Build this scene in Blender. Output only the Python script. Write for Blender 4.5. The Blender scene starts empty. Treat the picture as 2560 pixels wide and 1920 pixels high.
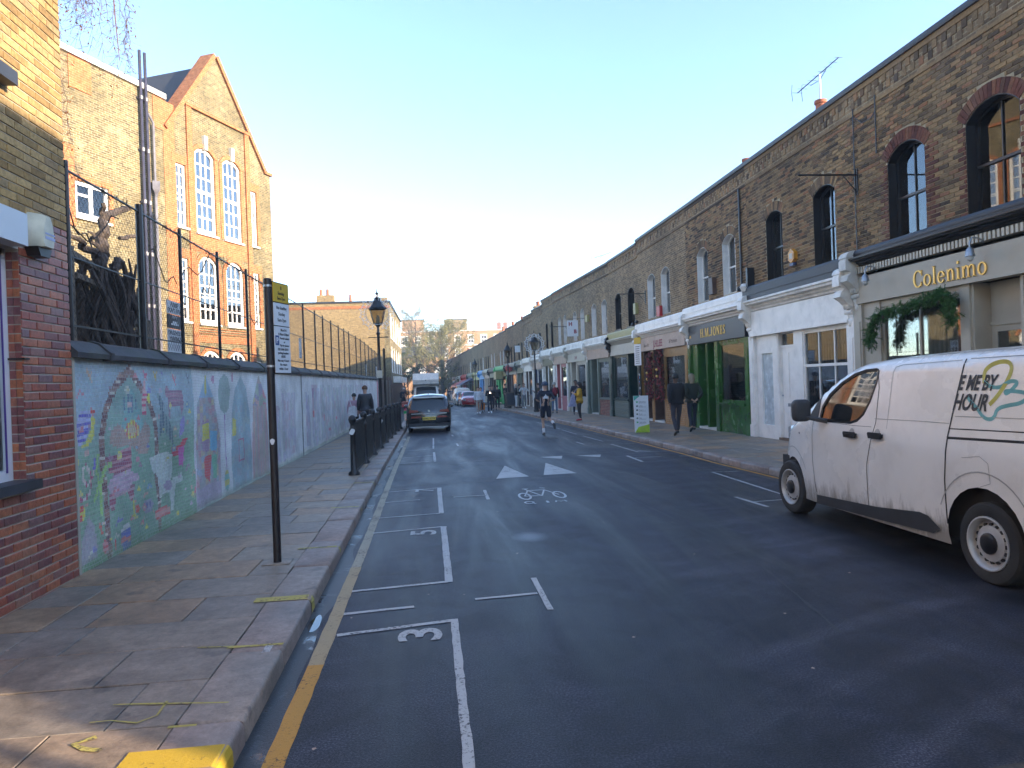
import bpy, math, random
import numpy as np
from mathutils import Vector, Matrix, geometry
from math import sin, cos, pi, radians, sqrt, atan2, hypot
random.seed(7)
S = bpy.context.scene
COL = S.collection
# ------------------------------------------------ camera, sky, sun, exposure
cam_d = bpy.data.cameras.new('camera'); cam = bpy.data.objects.new('camera', cam_d); COL.objects.link(cam)
cam_d.sensor_width = 36; cam_d.lens = 24.96; cam_d.clip_end = 3000; cam_d.clip_start = .05
yaw, pitch, roll = radians(6.1), radians(-.2), radians(2.0)
f_ = Vector((sin(yaw)*cos(pitch), cos(yaw)*cos(pitch), sin(pitch)))
r_ = Vector((cos(yaw), -sin(yaw), 0)); u_ = r_.cross(f_)
r2 = r_*cos(roll) - u_*sin(roll); u2 = u_*cos(roll) + r_*sin(roll)
cam.matrix_world = Matrix(((r2.x, u2.x, -f_.x, 0), (r2.y, u2.y, -f_.y, 0), (r2.z, u2.z, -f_.z, 1.8), (0, 0, 0, 1)))
S.camera = cam
SUN_AZ, SUN_EL = 120.0, 13.6        # degrees clockwise from +Y, and above the horizon
W = bpy.data.worlds.new('World'); S.world = W; W.use_nodes = True
wn = W.node_tree.nodes; wn.clear()
sky = wn.new('ShaderNodeTexSky'); sky.sky_type = 'NISHITA'; sky.sun_disc = False
sky.sun_elevation = radians(SUN_EL); sky.sun_rotation = radians(SUN_AZ)
sky.altitude = 0; sky.air_density = .72; sky.dust_density = .25; sky.ozone_density = 1.7
bg = wn.new('ShaderNodeBackground'); bg.inputs[1].default_value = .15
wo = wn.new('ShaderNodeOutputWorld')
W.node_tree.links.new(sky.outputs[0], bg.inputs[0]); W.node_tree.links.new(bg.outputs[0], wo.inputs[0])
sd = bpy.data.lights.new('sun', 'SUN'); sd.energy = 3.3; sd.angle = radians(.55); sd.color = (1, .83, .62)
sun = bpy.data.objects.new('sun', sd); COL.objects.link(sun)
sdir = Vector((sin(radians(SUN_AZ))*cos(radians(SUN_EL)), cos(radians(SUN_AZ))*cos(radians(SUN_EL)), sin(radians(SUN_EL))))
sun.rotation_euler = sdir.to_track_quat('Z', 'Y').to_euler()
S.view_settings.view_transform = 'Standard'; S.view_settings.look = 'None'
S.view_settings.exposure = 2.28; S.view_settings.gamma = 1; S.view_settings.use_curve_mapping = False
S.render.engine = 'CYCLES'
S.cycles.max_bounces = 8; S.cycles.diffuse_bounces = 5; S.cycles.glossy_bounces = 3; S.cycles.transparent_max_bounces = 12
S.cycles.caustics_reflective = False; S.cycles.caustics_refractive = False; S.cycles.use_denoising = True
S.cycles.use_adaptive_sampling = True; S.cycles.adaptive_threshold = .02

# ------------------------------------------------ helpers
def tag(o, label=None, cat=None, group=None, kind=None):
    if label: o['label'] = label
    if cat: o['category'] = cat
    if group: o['group'] = group
    if kind: o['kind'] = kind
    return o
def empty(name, loc=(0, 0, 0), rz=0, parent=None):
    o = bpy.data.objects.new(name, None); COL.objects.link(o); o.location = loc; o.rotation_euler = (0, 0, rz)
    o.empty_display_size = .2
    if parent: o.parent = parent
    return o
def thing(name, label, cat, loc=(0, 0, 0), rz=0, group=None):
    return tag(empty(name, loc, rz), label, cat, group)
def link(name, me, parent=None, loc=None, rot=None):
    o = bpy.data.objects.new(name, me); COL.objects.link(o)
    if parent: o.parent = parent
    if loc: o.location = loc
    if rot: o.rotation_euler = rot
    return o
def copy_tree(o, parent=None):
    c = o.copy(); COL.objects.link(c)
    if parent: c.parent = parent
    for ch in list(o.children): copy_tree(ch, c)
    return c
class MB:
    def __init__(s): s.v = []; s.f = []; s.m = []
    def add(s, vs, fs, m=0, T=None):
        n = len(s.v)
        if T is not None: vs = [T @ Vector(p) for p in vs]
        s.v.extend([tuple(p) for p in vs]); s.f.extend([tuple(i+n for i in f) for f in fs]); s.m.extend([m]*len(fs)); return s
    def box(s, x0, x1, y0, y1, z0, z1, m=0, T=None):
        if x0 > x1: x0, x1 = x1, x0
        if y0 > y1: y0, y1 = y1, y0
        if z0 > z1: z0, z1 = z1, z0
        return s.add([(x0, y0, z0), (x1, y0, z0), (x1, y1, z0), (x0, y1, z0), (x0, y0, z1), (x1, y0, z1), (x1, y1, z1), (x0, y1, z1)],
              [(0, 3, 2, 1), (4, 5, 6, 7), (0, 1, 5, 4), (1, 2, 6, 5), (2, 3, 7, 6), (3, 0, 4, 7)], m, T)
    def prism(s, poly, a, b, ax='y', m=0, T=None):
        # poly of (p,q): ax 'y' -> (x,z), 'x' -> (y,z), 'z' -> (x,y)
        g = {'y': lambda p, t: (p[0], t, p[1]), 'x': lambda p, t: (t, p[0], p[1]), 'z': lambda p, t: (p[0], p[1], t)}[ax]
        n = len(poly); A = sum(poly[i][0]*poly[(i+1) % n][1]-poly[(i+1) % n][0]*poly[i][1] for i in range(n))
        if a > b: a, b = b, a
        pl = list(poly) if (A > 0) != (ax == 'y') else list(poly)[::-1]
        vs = [g(p, a) for p in pl]+[g(p, b) for p in pl]
        fs = [tuple(range(n-1, -1, -1)), tuple(range(n, 2*n))]+[(i, (i+1) % n, (i+1) % n+n, i+n) for i in range(n)]
        return s.add(vs, fs, m, T)
    def tube(s, pts, r, n=8, m=0, cap=True, T=None, sq=1):
        pts = [Vector(p) for p in pts]; R = r if isinstance(r, (list, tuple)) else [r]*len(pts)
        vs = []; up = None
        for i, p in enumerate(pts):
            d = (pts[min(i+1, len(pts)-1)]-pts[max(i-1, 0)])
            d = d.normalized() if d.length > 1e-9 else Vector((0, 0, 1))
            if up is None: up = Vector((0, 0, 1)) if abs(d.z) < .9 else Vector((1, 0, 0))
            a = d.cross(up); a = a.normalized() if a.length > 1e-6 else d.orthogonal().normalized()
            b = a.cross(d).normalized(); up = b
            for k in range(n):
                t = 2*pi*(k+.5)/n; vs.append(p+(a*cos(t)+b*sin(t)*sq)*R[i])
        fs = [(i*n+k, i*n+(k+1) % n, (i+1)*n+(k+1) % n, (i+1)*n+k) for i in range(len(pts)-1) for k in range(n)]
        if cap: fs += [tuple(range(n-1, -1, -1)), tuple((len(pts)-1)*n+k for k in range(n))]
        return s.add(vs, fs, m, T)
    def lathe(s, prof, n=16, m=0, T=None, c=(0, 0, 0), ax='z', cap=True):
        vs = []
        for r, z in prof:
            for k in range(n):
                t = 2*pi*k/n
                vs.append((c[0]+r*cos(t), c[1]+r*sin(t), c[2]+z) if ax == 'z' else (c[0]+z, c[1]+r*cos(t), c[2]+r*sin(t)))
        L = len(prof)
        fs = [(i*n+k, i*n+(k+1) % n, (i+1)*n+(k+1) % n, (i+1)*n+k) for i in range(L-1) for k in range(n)]
        if cap and prof[0][0] > 1e-4: fs.append(tuple(range(n-1, -1, -1)))
        if cap and prof[-1][0] > 1e-4: fs.append(tuple((L-1)*n+k for k in range(n)))
        return s.add(vs, fs, m, T)
    def ball(s, c, r, n=10, k=6, m=0, T=None):
        if not isinstance(r, (tuple, list)): r = (r, r, r)
        vs = [(c[0]+r[0]*sin(pi*j/k)*cos(2*pi*i/n), c[1]+r[1]*sin(pi*j/k)*sin(2*pi*i/n), c[2]-r[2]*cos(pi*j/k)) for j in range(k+1) for i in range(n)]
        fs = [(j*n+i, j*n+(i+1) % n, (j+1)*n+(i+1) % n, (j+1)*n+i) for j in range(k) for i in range(n)]
        return s.add(vs, fs, m, T)
    def mesh(s, name, mats, smooth=False, ang=40, merge=False):
        me = bpy.data.meshes.new(name); me.from_pydata(s.v, [], s.f)
        for m in (mats if isinstance(mats, (list, tuple)) else [mats]): me.materials.append(m)
        if len(me.materials) > 1: me.polygons.foreach_set('material_index', s.m)
        if smooth:
            me.polygons.foreach_set('use_smooth', [True]*len(me.polygons))
            me.set_sharp_from_angle(angle=radians(ang))
        me.update(); return me
    def build(s, name, mats, parent=None, smooth=False, ang=40, loc=None, label=None, kind=None):
        o = link(name, s.mesh(name, mats, smooth, ang), parent, loc)
        return tag(o, label, kind=kind)
def cbox(name, m, parent, *a, **k):
    return MB().box(*a).build(name, m, parent, **k)
def rot_mesh_box(cx, cy, cz, lx, ly, lz, R):
    T = Matrix.Translation((cx, cy, cz)) @ R
    return T, (-lx/2, lx/2, -ly/2, ly/2, -lz/2, lz/2)
def ipl(Y, t):
    return float(np.interp(Y, [a for a, b in t], [b for a, b in t]))
def gz(Y): return ipl(Y, [(-50, 0), (16, 0), (30, -.13), (45, -.2), (60, -.3), (80, -.52), (100, -.72), (135, -.9), (400, -.9)])
FAC = [(-20, 8.5), (27, 8.5), (33, 8.35), (42, 7.75), (48, 7.4), (56, 6.9), (66, 6.2), (88, 4.6), (102, 3.6), (130, 2.0)]
KR = [(-30, 6.4), (7.5, 6.4), (10, 5.95), (13, 5.72), (20, 5.7), (28, 5.67), (33, 5.5), (40, 5.3), (48, 4.95), (59, 4.4), (70, 3.5), (84, 2.6), (100, 1.5), (130, -.3), (400, -20)]
KL = [(-30, -1.02), (3, -1.03), (8, -1.08), (12, -1.14), (24, -1.27), (35, -1.38), (45, -1.5), (58, -1.95), (70, -2.8), (90, -4.4), (110, -6.1), (130, -8), (400, -36)]

# ------------------------------------------------ materials
class NT:
    def __init__(s, name):
        s.mat = bpy.data.materials.new(name); s.mat.use_nodes = True; s.t = s.mat.node_tree; s.n = s.t.nodes; s.n.clear()
        s.out = s.n.new('ShaderNodeOutputMaterial')
    def node(s, ty, ins=None, **kw):
        x = s.n.new('ShaderNode'+ty)
        for k, v in kw.items(): setattr(x, k, v)
        for k, v in (ins or {}).items(): s.set(x, k, v)
        return x
    def set(s, x, k, v):
        i = x.inputs[k]
        if hasattr(v, 'node') or hasattr(v, 'outputs'): s.t.links.new(v.outputs[0] if hasattr(v, 'outputs') else v, i)
        elif isinstance(v, tuple) and len(v) == 3 and i.type == 'RGBA': i.default_value = (*v, 1)
        else: i.default_value = v
    def math(s, op, a, b=0., c=False):
        x = s.node('Math', {0: a, 1: b}, operation=op); x.use_clamp = c; return x
    def mix(s, f, a, b, mode='MIX'):
        x = s.n.new('ShaderNodeMix'); x.data_type = 'RGBA'; x.blend_type = mode
        s.set(x, 0, f); s.set(x, 6, a); s.set(x, 7, b); return x.outputs[2]
    def noise(s, scale, vec=None, detail=4, rough=.55, dist=0.):
        x = s.node('TexNoise', {'Scale': float(scale), 'Detail': float(detail), 'Roughness': rough, 'Distortion': dist})
        if vec is not None: s.set(x, 'Vector', vec)
        return x
    def ramp(s, f, stops, interp='LINEAR'):
        x = s.node('ValToRGB', {0: f}); e = x.color_ramp.elements; x.color_ramp.interpolation = interp
        while len(e) < len(stops): e.new(.5)
        for q, (p, c) in zip(e, stops): q.position = p; q.color = (*c, 1) if isinstance(c, tuple) else (c, c, c, 1)
        return x
    def objco(s): return s.node('TexCoord').outputs['Object']
    def geo(s): return s.node('NewGeometry').outputs['Position']
    def rnd(s):
        a = s.node('ObjectInfo').outputs['Random']; b = s.node('NewGeometry').outputs['Random Per Island']
        return s.math('FRACT', s.math('ADD', a, b))
    def bsdf(s, color, rough=.6, metal=0., spec=.5, bump=None, bs=.3, bd=.01, **kw):
        p = s.node('BsdfPrincipled', {'Base Color': color, 'Roughness': rough, 'Metallic': metal, 'Specular IOR Level': spec})
        for k, v in kw.items(): s.set(p, k.replace('_', ' '), v)
        if bump is not None:
            b = s.node('Bump', {'Strength': bs, 'Distance': bd, 'Height': bump}); s.set(p, 'Normal', b.outputs[0])
        s.t.links.new(p.outputs[0], s.out.inputs[0]); return s.mat
def M(name, c, rough=.6, metal=0., spec=.5, ns=6., na=.25, rn=0., bs=.15, bscale=40., bd=.004, dirt=None, low=None, **kw):
    """plain painted / stone / cloth surface: colour with broad mottling, optional per-piece variation and fine relief"""
    n = NT(name); g = n.geo()
    v = n.noise(ns, g, 5); f = n.ramp(v.outputs[0], [(.3, 1-na), (.7, 1+na*.6)])
    col = n.mix(1., c, f, 'MULTIPLY')
    if rn:
        r = n.ramp(n.rnd(), [(0, 1-rn), (1, 1+rn)]); col = n.mix(1., col, r, 'MULTIPLY')
    if dirt:
        d = n.noise(2.2, g, 8, .65); dm = n.ramp(d.outputs[0], [(.48, 0.), (.68, dirt[1])]); col = n.mix(dm.outputs[0], col, dirt[0])
    if low:      # road grime thrown up by the wheels, ragged at its upper edge
        z_ = n.node('SeparateXYZ', {0: g}).outputs[2]; q = n.noise(5., n.node('Mapping', {'Vector': g, 'Scale': (1., 1.6, .35)}), 8, .75)
        d2 = n.math('SUBTRACT', n.math('MULTIPLY', q.outputs[0], low[2]), z_); col = n.mix(n.ramp(d2, [(0., 0.), (.22, low[1])]).outputs[0], col, low[0])
    rr = n.math('ADD', n.math('MULTIPLY', v.outputs[0], .2), rough-.1, True)
    b = n.noise(bscale, g, 4)
    return n.bsdf(col, rr, metal, spec, b.outputs[0] if bs else None, bs, bd, **kw)
def brickmat(name, c1, c2, mortar, soot=.5, sootc=(.03, .025, .02), bw=.225, bh=.075, bs=.6, light=None, ms=.01):
    n = NT(name); o = n.objco(); sp = n.node('SeparateXYZ', {0: o})
    u = n.math('ADD', sp.outputs[0], sp.outputs[1]); vec = n.node('CombineXYZ', {0: u, 1: sp.outputs[2], 2: 0.})
    b = n.node('TexBrick', {'Vector': vec, 'Color1': c1, 'Color2': c2, 'Mortar': mortar, 'Scale': 1., 'Mortar Size': ms, 'Mortar Smooth': .25,
                            'Bias': -.1, 'Brick Width': bw, 'Row Height': bh})
    g = n.geo(); big = n.noise(.55, g, 7, .6); d = n.ramp(big.outputs[0], [(.42, 0.), (.72, soot)])
    col = n.mix(d.outputs[0], b.outputs[0], sootc)
    med = n.noise(7., g, 6, .7); col = n.mix(1., col, n.ramp(med.outputs[0], [(.3, .62), (.7, 1.35)]).outputs[0], 'MULTIPLY')
    if light:
        l = n.noise(1.3, g, 6, .6); lm = n.ramp(l.outputs[0], [(.58, 0.), (.72, .5)]); col = n.mix(lm.outputs[0], col, light)
    h = n.math('SUBTRACT', n.math('MULTIPLY', med.outputs[0], .35), b.outputs[1])
    return n.bsdf(col, .88, 0., .25, h, bs, .012)
def piece_brick(name, stops, soot=.45, rough=.85, spec=.25, sootc=(.03, .026, .022), big=.55):
    """colour per real brick, weathered"""
    n = NT(name); g = n.geo(); c = n.ramp(n.rnd(), stops)
    bg_ = n.noise(big, g, 7, .6); d = n.ramp(bg_.outputs[0], [(.4, 0.), (.72, soot)])
    col = n.mix(d.outputs[0], c.outputs[0], sootc)
    sm = n.noise(.8, n.node('Mapping', {'Vector': g, 'Scale': (1., 1.3, .45)}), 6, .6); col = n.mix(n.ramp(sm.outputs[0], [(.55, 0.), (.68, .42)]).outputs[0], col, (.27, .19, .125))
    m2 = n.noise(28., g, 6, .7); col = n.mix(1., col, n.ramp(m2.outputs[0], [(.3, .6), (.7, 1.3)]).outputs[0], 'MULTIPLY')
    return n.bsdf(col, rough, 0., spec, m2.outputs[0], .5, .006)
def glassmat(name, tint=(.75, .8, .8), ior=1.55, refl=1., bump=.0):
    n = NT(name)
    fr = n.node('Fresnel', {'IOR': ior}); fac = n.math('MULTIPLY', fr, refl, True)
    tr = n.node('BsdfTransparent', {0: tint}); gl = n.node('BsdfGlossy', {'Color': (.95, .97, 1.), 'Roughness': .015})
    if bump:
        b = n.node('Bump', {'Strength': bump, 'Distance': .05, 'Height': n.noise(1.6, n.geo(), 1).outputs[0]}); n.set(gl, 'Normal', b.outputs[0])
    mx = n.node('MixShader', {0: fac}); n.t.links.new(tr.outputs[0], mx.inputs[1]); n.t.links.new(gl.outputs[0], mx.inputs[2])
    n.t.links.new(mx.outputs[0], n.out.inputs[0]); return n.mat
def emitmat(name, c, s):
    n = NT(name); e = n.node('Emission', {0: c, 1: s}); n.t.links.new(e.outputs[0], n.out.inputs[0]); return n.mat

m_stock = piece_brick('stock_brick', [(0, (.065, .044, .030)), (.25, (.155, .098, .054)), (.5, (.25, .16, .08)), (.8, (.36, .225, .105)), (.92, (.32, .145, .07)), (1, (.17, .105, .06))], .42)
m_redbrick = piece_brick('red_rubbed_brick', [(0, (.085, .03, .024)), (.6, (.17, .055, .035)), (.85, (.24, .10, .05)), (1, (.12, .06, .04))], .35)
m_ysbrick = piece_brick('yellow_brick', [(0, (.24, .15, .06)), (.4, (.40, .255, .10)), (.75, (.48, .32, .14)), (1, (.28, .19, .10))], .3)
m_glazed = piece_brick('glazed_red_brick', [(0, (.17, .055, .06)), (.3, (.26, .07, .06)), (.5, (.37, .095, .05)), (.7, (.45, .14, .06)), (.85, (.20, .11, .12)), (1, (.32, .075, .05))], .12, .38, .5)
m_mortar = M('lime_mortar', (.42, .34, .22), .9, ns=3, na=.4, bs=.4)
m_mortar2 = M('pale_mortar', (.46, .42, .35), .9, ns=4, na=.35, bs=.4)
m_twall = brickmat('terrace_brickwork', (.32, .205, .105), (.12, .08, .048), (.38, .30, .19), .45)
m_swall = brickmat('school_yellow_brickwork', (.215, .16, .072), (.08, .059, .029), (.30, .265, .185), .72, (.075, .06, .03), light=(.38, .33, .20))
m_sred = brickmat('school_red_brickwork', (.39, .135, .048), (.30, .095, .036), (.42, .22, .12), .2, (.2, .1, .05))
m_farwall = brickmat('far_yellow_brickwork', (.34, .235, .105), (.22, .15, .068), (.27, .21, .13), .3, (.1, .07, .04))
m_nearwall = brickmat('near_brickwork', (.40, .28, .12), (.26, .18, .08), (.40, .36, .28), .3)
m_lowred = brickmat('stallriser_red_brick', (.30, .11, .07), (.20, .07, .05), (.3, .26, .22), .2)
m_stone = M('painted_stone', (.62, .60, .55), .7, ns=5, na=.2)
m_coping = M('dark_coping_stone', (.055, .052, .055), .75, ns=5, na=.5, rn=.2, dirt=((.07, .085, .03), .6))
m_slate = M('roof_slate', (.045, .045, .05), .6, ns=9, na=.4)
m_lead = M('lead_grey', (.028, .032, .042), .5, ns=3, na=.4, rn=.15)
m_black = M('black_paint', (.008, .008, .01), .35, ns=8, na=.3, bs=.05)
m_iron = M('black_iron', (.010, .011, .014), .4, ns=12, na=.4, bs=.1)
m_white = M('white_gloss_paint', (.88, .83, .77), .4, ns=3, na=.08, bs=.05, dirt=((.45, .43, .4), .35))
m_wht2 = M('old_white_paint', (.82, .77, .70), .5, ns=4, na=.15, bs=.1, dirt=((.3, .28, .25), .45))
m_cream = M('cream_paint', (.47, .43, .35), .45, ns=3, na=.1, bs=.05)
m_taupe = M('taupe_paint', (.40, .352, .275), .45, ns=3, na=.1, bs=.05)
m_green = M('bottle_green_gloss', (.028, .115, .018), .25, ns=2, na=.3, bs=.1)
m_dkgreen = M('dark_green_paint', (.012, .035, .03), .3, ns=2, na=.3, bs=.05)
m_sage = M('sage_paint', (.13, .155, .125), .45, ns=3, na=.1, bs=.05)
m_pink = M('pink_paint', (.48, .17, .18), .45, ns=3, na=.1, bs=.05)
m_peach = M('peach_board', (.46, .32, .24), .5, ns=2, na=.2, bs=.05)
m_gold = M('gold_leaf', (.75, .50, .14), .35, .6, ns=9, na=.15, bs=.05)
m_orange = M('orange_timber', (.32, .16, .04), .4, ns=5, na=.35, bs=.1)
m_grey = M('dark_grey_board', (.05, .053, .06), .4, ns=2, na=.15, bs=.03)
m_navy = M('navy_paint', (.02, .035, .12), .4, ns=3, na=.2)
m_lblue = M('sky_blue_paint', (.07, .30, .60), .4, ns=3, na=.1)
m_bgreen = M('bright_green_paint', (.03, .45, .12), .4, ns=3, na=.15)
m_yellowp = M('yellow_paint', (.38, .33, .13), .45, ns=3, na=.1)
m_redp = M('red_paint', (.45, .02, .02), .4, ns=3, na=.1)
m_brownp = M('brown_paint', (.09, .05, .035), .5, ns=4, na=.3)
m_olive = M('olive_paint', (.16, .14, .08), .5, ns=3, na=.15)
m_terra = M('terracotta', (.38, .12, .06), .8, ns=8, na=.25)
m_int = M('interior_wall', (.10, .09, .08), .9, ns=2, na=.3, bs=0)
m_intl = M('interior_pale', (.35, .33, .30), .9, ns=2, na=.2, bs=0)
m_curt = M('net_curtain', (.60, .63, .64), .9, ns=3, na=.15, bs=.0)
m_glass = glassmat('window_glass', (.7, .75, .75), 1.6, 1.35, .0)
m_skyglass = glassmat('bright_window_glass', (.8, .85, .9), 1.7, 3.2)
m_shopglass = glassmat('shop_glass', (.88, .9, .9), 1.5, .85, .0)
m_steel = M('galvanised_steel', (.35, .36, .38), .35, .7, ns=9, na=.25)
m_timber = M('grey_timber', (.17, .135, .10), .85, ns=7, na=.45, bs=.5, bscale=30, bd=.02)
m_vine = M('gnarled_bark', (.085, .065, .055), .9, ns=7, na=.5, bs=.8, bscale=18, bd=.04)
m_paper = M('white_sign_face', (.74, .75, .76), .45, ns=2, na=.05, bs=0)
m_signy = M('yellow_sign_face', (.62, .40, .03), .45, ns=2, na=.08, bs=0)
m_ink = M('black_lettering', (.012, .012, .014), .5, ns=2, na=.05, bs=0)
m_bluei = M('blue_symbol', (.02, .08, .25), .5, ns=2, na=.05, bs=0)
m_redi = M('dark_red_lettering', (.25, .012, .03), .5, ns=2, na=.05, bs=0)
m_rubber = M('tyre_rubber', (.018, .018, .019), .75, ns=14, na=.3, dirt=((.06, .055, .05), .5))
m_skin = M('skin', (.50, .30, .21), .55, ns=9, na=.1, bs=0)
m_hairb = M('brown_hair', (.045, .025, .015), .6, ns=30, na=.3)

def textmesh(txt, size, mat, depth=.006, name='lettering', align='CENTER', bold=0., sx=1.):
    cu = bpy.data.curves.new(name, 'FONT'); cu.body = txt; cu.size = size; cu.extrude = depth/2; cu.align_x = align; cu.offset = bold
    cu.resolution_u = 3; cu.space_line = .95
    o = bpy.data.objects.new(name, cu); COL.objects.link(o); me = o.to_mesh().copy(); o.to_mesh_clear()
    bpy.data.objects.remove(o); bpy.data.curves.remove(cu); me.name = name
    if sx != 1.: me.transform(Matrix.Diagonal((sx, 1, 1, 1)))
    me.materials.clear(); me.materials.append(mat)
    return me
def text_on(txt, size, mat, parent, loc, R=None, depth=.006, bold=0., name='lettering', align='CENTER', sx=1.):
    """text whose reading direction is R's x, up is R's y (3x3 or euler); default: upright on a plane facing local +y"""
    me = textmesh(txt, size, mat, depth, name, align, bold, sx)
    if R is None: R = Matrix(((-1, 0, 0), (0, 0, 1), (0, 1, 0)))   # read towards -x, up z, facing +y
    me.transform(Matrix.Translation(loc) @ R.to_4x4())
    return link(name, me, parent)
# ------------------------------------------------ the ground, road and pavements
n = NT('asphalt'); g = n.geo()
fine = n.noise(80., g, 5, .7); med = n.noise(1.7, g, 6, .6, 1.2); bigw = n.noise(.33, g, 5, .6, .8)
sp = n.node('SeparateXYZ', {0: g})
strk = n.node('Mapping', {'Vector': g, 'Scale': (1.4, .16, 1.)}); stn = n.noise(1.1, strk, 5, .6, .6)
base = n.ramp(fine.outputs[0], [(.38, (.004, .005, .010)), (.5, (.013, .0145, .025)), (.60, (.045, .048, .062))])
col = n.mix(1., base.outputs[0], n.ramp(med.outputs[0], [(.4, .7), (.6, 1.35)]).outputs[0], 'MULTIPLY')
col = n.mix(1., col, n.ramp(stn.outputs[0], [(.4, .7), (.6, 1.4)]).outputs[0], 'MULTIPLY')
rg = n.math('ADD', n.math('MULTIPLY', n.ramp(stn.outputs[0], [(.35, 0.), (.62, 1.)]).outputs[0], .20), .34)
rg = n.math('ADD', rg, n.math('MULTIPLY', bigw.outputs[0], .14))
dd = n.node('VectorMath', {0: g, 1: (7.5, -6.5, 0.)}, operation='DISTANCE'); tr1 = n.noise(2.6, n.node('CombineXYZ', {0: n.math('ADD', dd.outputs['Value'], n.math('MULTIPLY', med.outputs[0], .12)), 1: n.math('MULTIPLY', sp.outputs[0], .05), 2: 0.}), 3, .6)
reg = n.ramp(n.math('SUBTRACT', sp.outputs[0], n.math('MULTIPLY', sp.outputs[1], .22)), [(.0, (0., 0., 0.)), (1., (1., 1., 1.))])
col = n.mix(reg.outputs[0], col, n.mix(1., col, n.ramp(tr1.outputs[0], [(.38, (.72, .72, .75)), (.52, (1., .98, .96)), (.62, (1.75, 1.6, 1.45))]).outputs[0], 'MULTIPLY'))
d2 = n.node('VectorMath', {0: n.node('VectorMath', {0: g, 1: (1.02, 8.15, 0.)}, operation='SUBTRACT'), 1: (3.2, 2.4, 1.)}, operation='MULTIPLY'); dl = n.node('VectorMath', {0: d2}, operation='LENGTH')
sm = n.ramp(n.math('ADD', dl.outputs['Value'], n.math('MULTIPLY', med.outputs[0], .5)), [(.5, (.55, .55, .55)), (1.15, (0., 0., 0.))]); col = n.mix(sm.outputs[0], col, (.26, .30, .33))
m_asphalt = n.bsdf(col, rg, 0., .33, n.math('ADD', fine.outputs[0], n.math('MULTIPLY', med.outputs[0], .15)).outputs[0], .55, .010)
m_asph2 = M('patched_asphalt', (.022, .022, .027), .5, ns=30, na=.5, bs=.6, bscale=90, bd=.01)
def stonemat(name, stops, rough=.55, ns=5):
    n = NT(name); g = n.geo(); c = n.ramp(n.rnd(), stops)
    a = n.noise(1.6, g, 7, .65, .7); b = n.noise(60., g, 5, .7)
    col = n.mix(1., c.outputs[0], n.ramp(a.outputs[0], [(.3, .6), (.5, 1.), (.7, 1.35)]).outputs[0], 'MULTIPLY')
    col = n.mix(1., col, n.ramp(b.outputs[0], [(.3, .82), (.7, 1.15)]).outputs[0], 'MULTIPLY')
    c3 = n.noise(11., g, 7, .7); col = n.mix(1., col, n.ramp(c3.outputs[0], [(.35, .78), (.65, 1.18)]).outputs[0], 'MULTIPLY')
    st = n.noise(3.3, g, 4, .5); s2 = n.ramp(st.outputs[0], [(.64, 0.), (.70, .5)]); col = n.mix(s2.outputs[0], col, (.05, .045, .045))
    rr = n.math('ADD', n.math('MULTIPLY', a.outputs[0], .35), rough-.18, True)
    return n.bsdf(col, rr, 0., .45, b.outputs[0], .35, .006)
m_slab = stonemat('york_stone', [(0, (.20, .165, .135)), (.35, (.245, .192, .145)), (.55, (.215, .178, .14)), (.68, (.30, .195, .118)), (.85, (.33, .205, .12)), (1, (.27, .21, .152))], .52)
m_kerb = stonemat('granite_kerb', [(0, (.20, .165, .145)), (.3, (.31, .215, .17)), (.6, (.24, .195, .17)), (1, (.28, .215, .17))], .6)
m_bed = M('sand_bed', (.05, .045, .04), .9)
def linemat(name, c, wear=.5):
    n = NT(name); g = n.geo(); a = n.noise(38., g, 6, .8); b = n.noise(2.5, g, 5, .6)
    s_ = n.math('ADD', n.math('MULTIPLY', a.outputs[0], .75), n.math('MULTIPLY', b.outputs[0], .35))
    w = n.ramp(s_, [(wear, (1., 1., 1.)), (wear+.07, (0., 0., 0.))])
    col = n.mix(w.outputs[0], (.035, .035, .04), c)
    return n.bsdf(col, .65, 0., .3, a.outputs[0], .6, .008)
m_line = linemat('worn_white_marking', (.46, .46, .45), .585)
m_yline = linemat('worn_yellow_marking', (.52, .26, .05), .60)
m_yspray = linemat('yellow_spray_paint', (.46, .38, .10), .56)
m_yblock = linemat('thick_yellow_paint', (.55, .35, .03), .63)

def strip(name, fl, fr, zoff, mat, y0, y1, step=1.5, parent=None, nx=2, zf=None):
    ys = [y0]
    while ys[-1] < y1: ys.append(min(y1, ys[-1]+step*(1 if ys[-1] < 60 else 4)))
    mb = MB(); vs = []; fs = []
    for y in ys:
        a, b = fl(y), fr(y)
        for i in range(nx): vs.append((a+(b-a)*i/(nx-1), y, gz(y)+zoff))
    for j in range(len(ys)-1):
        for i in range(nx-1): q = j*nx+i; fs.append((q, q+1, q+1+nx, q+nx))
    return mb.add(vs, fs).build(name, mat, parent)
kl = lambda y: ipl(y, KL); kr = lambda y: ipl(y, KR); fc = lambda y: ipl(y, FAC)
gm = MB(); s_ = 1500
gm.add([(-s_, -s_, -1.1), (s_, -s_, -1.1), (s_, s_, -1.1), (-s_, s_, -1.1)], [(0, 1, 2, 3)])
tag(gm.build('ground', M('ground_earth', (.10, .09, .07), .9, ns=.2)), kind='structure')
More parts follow.
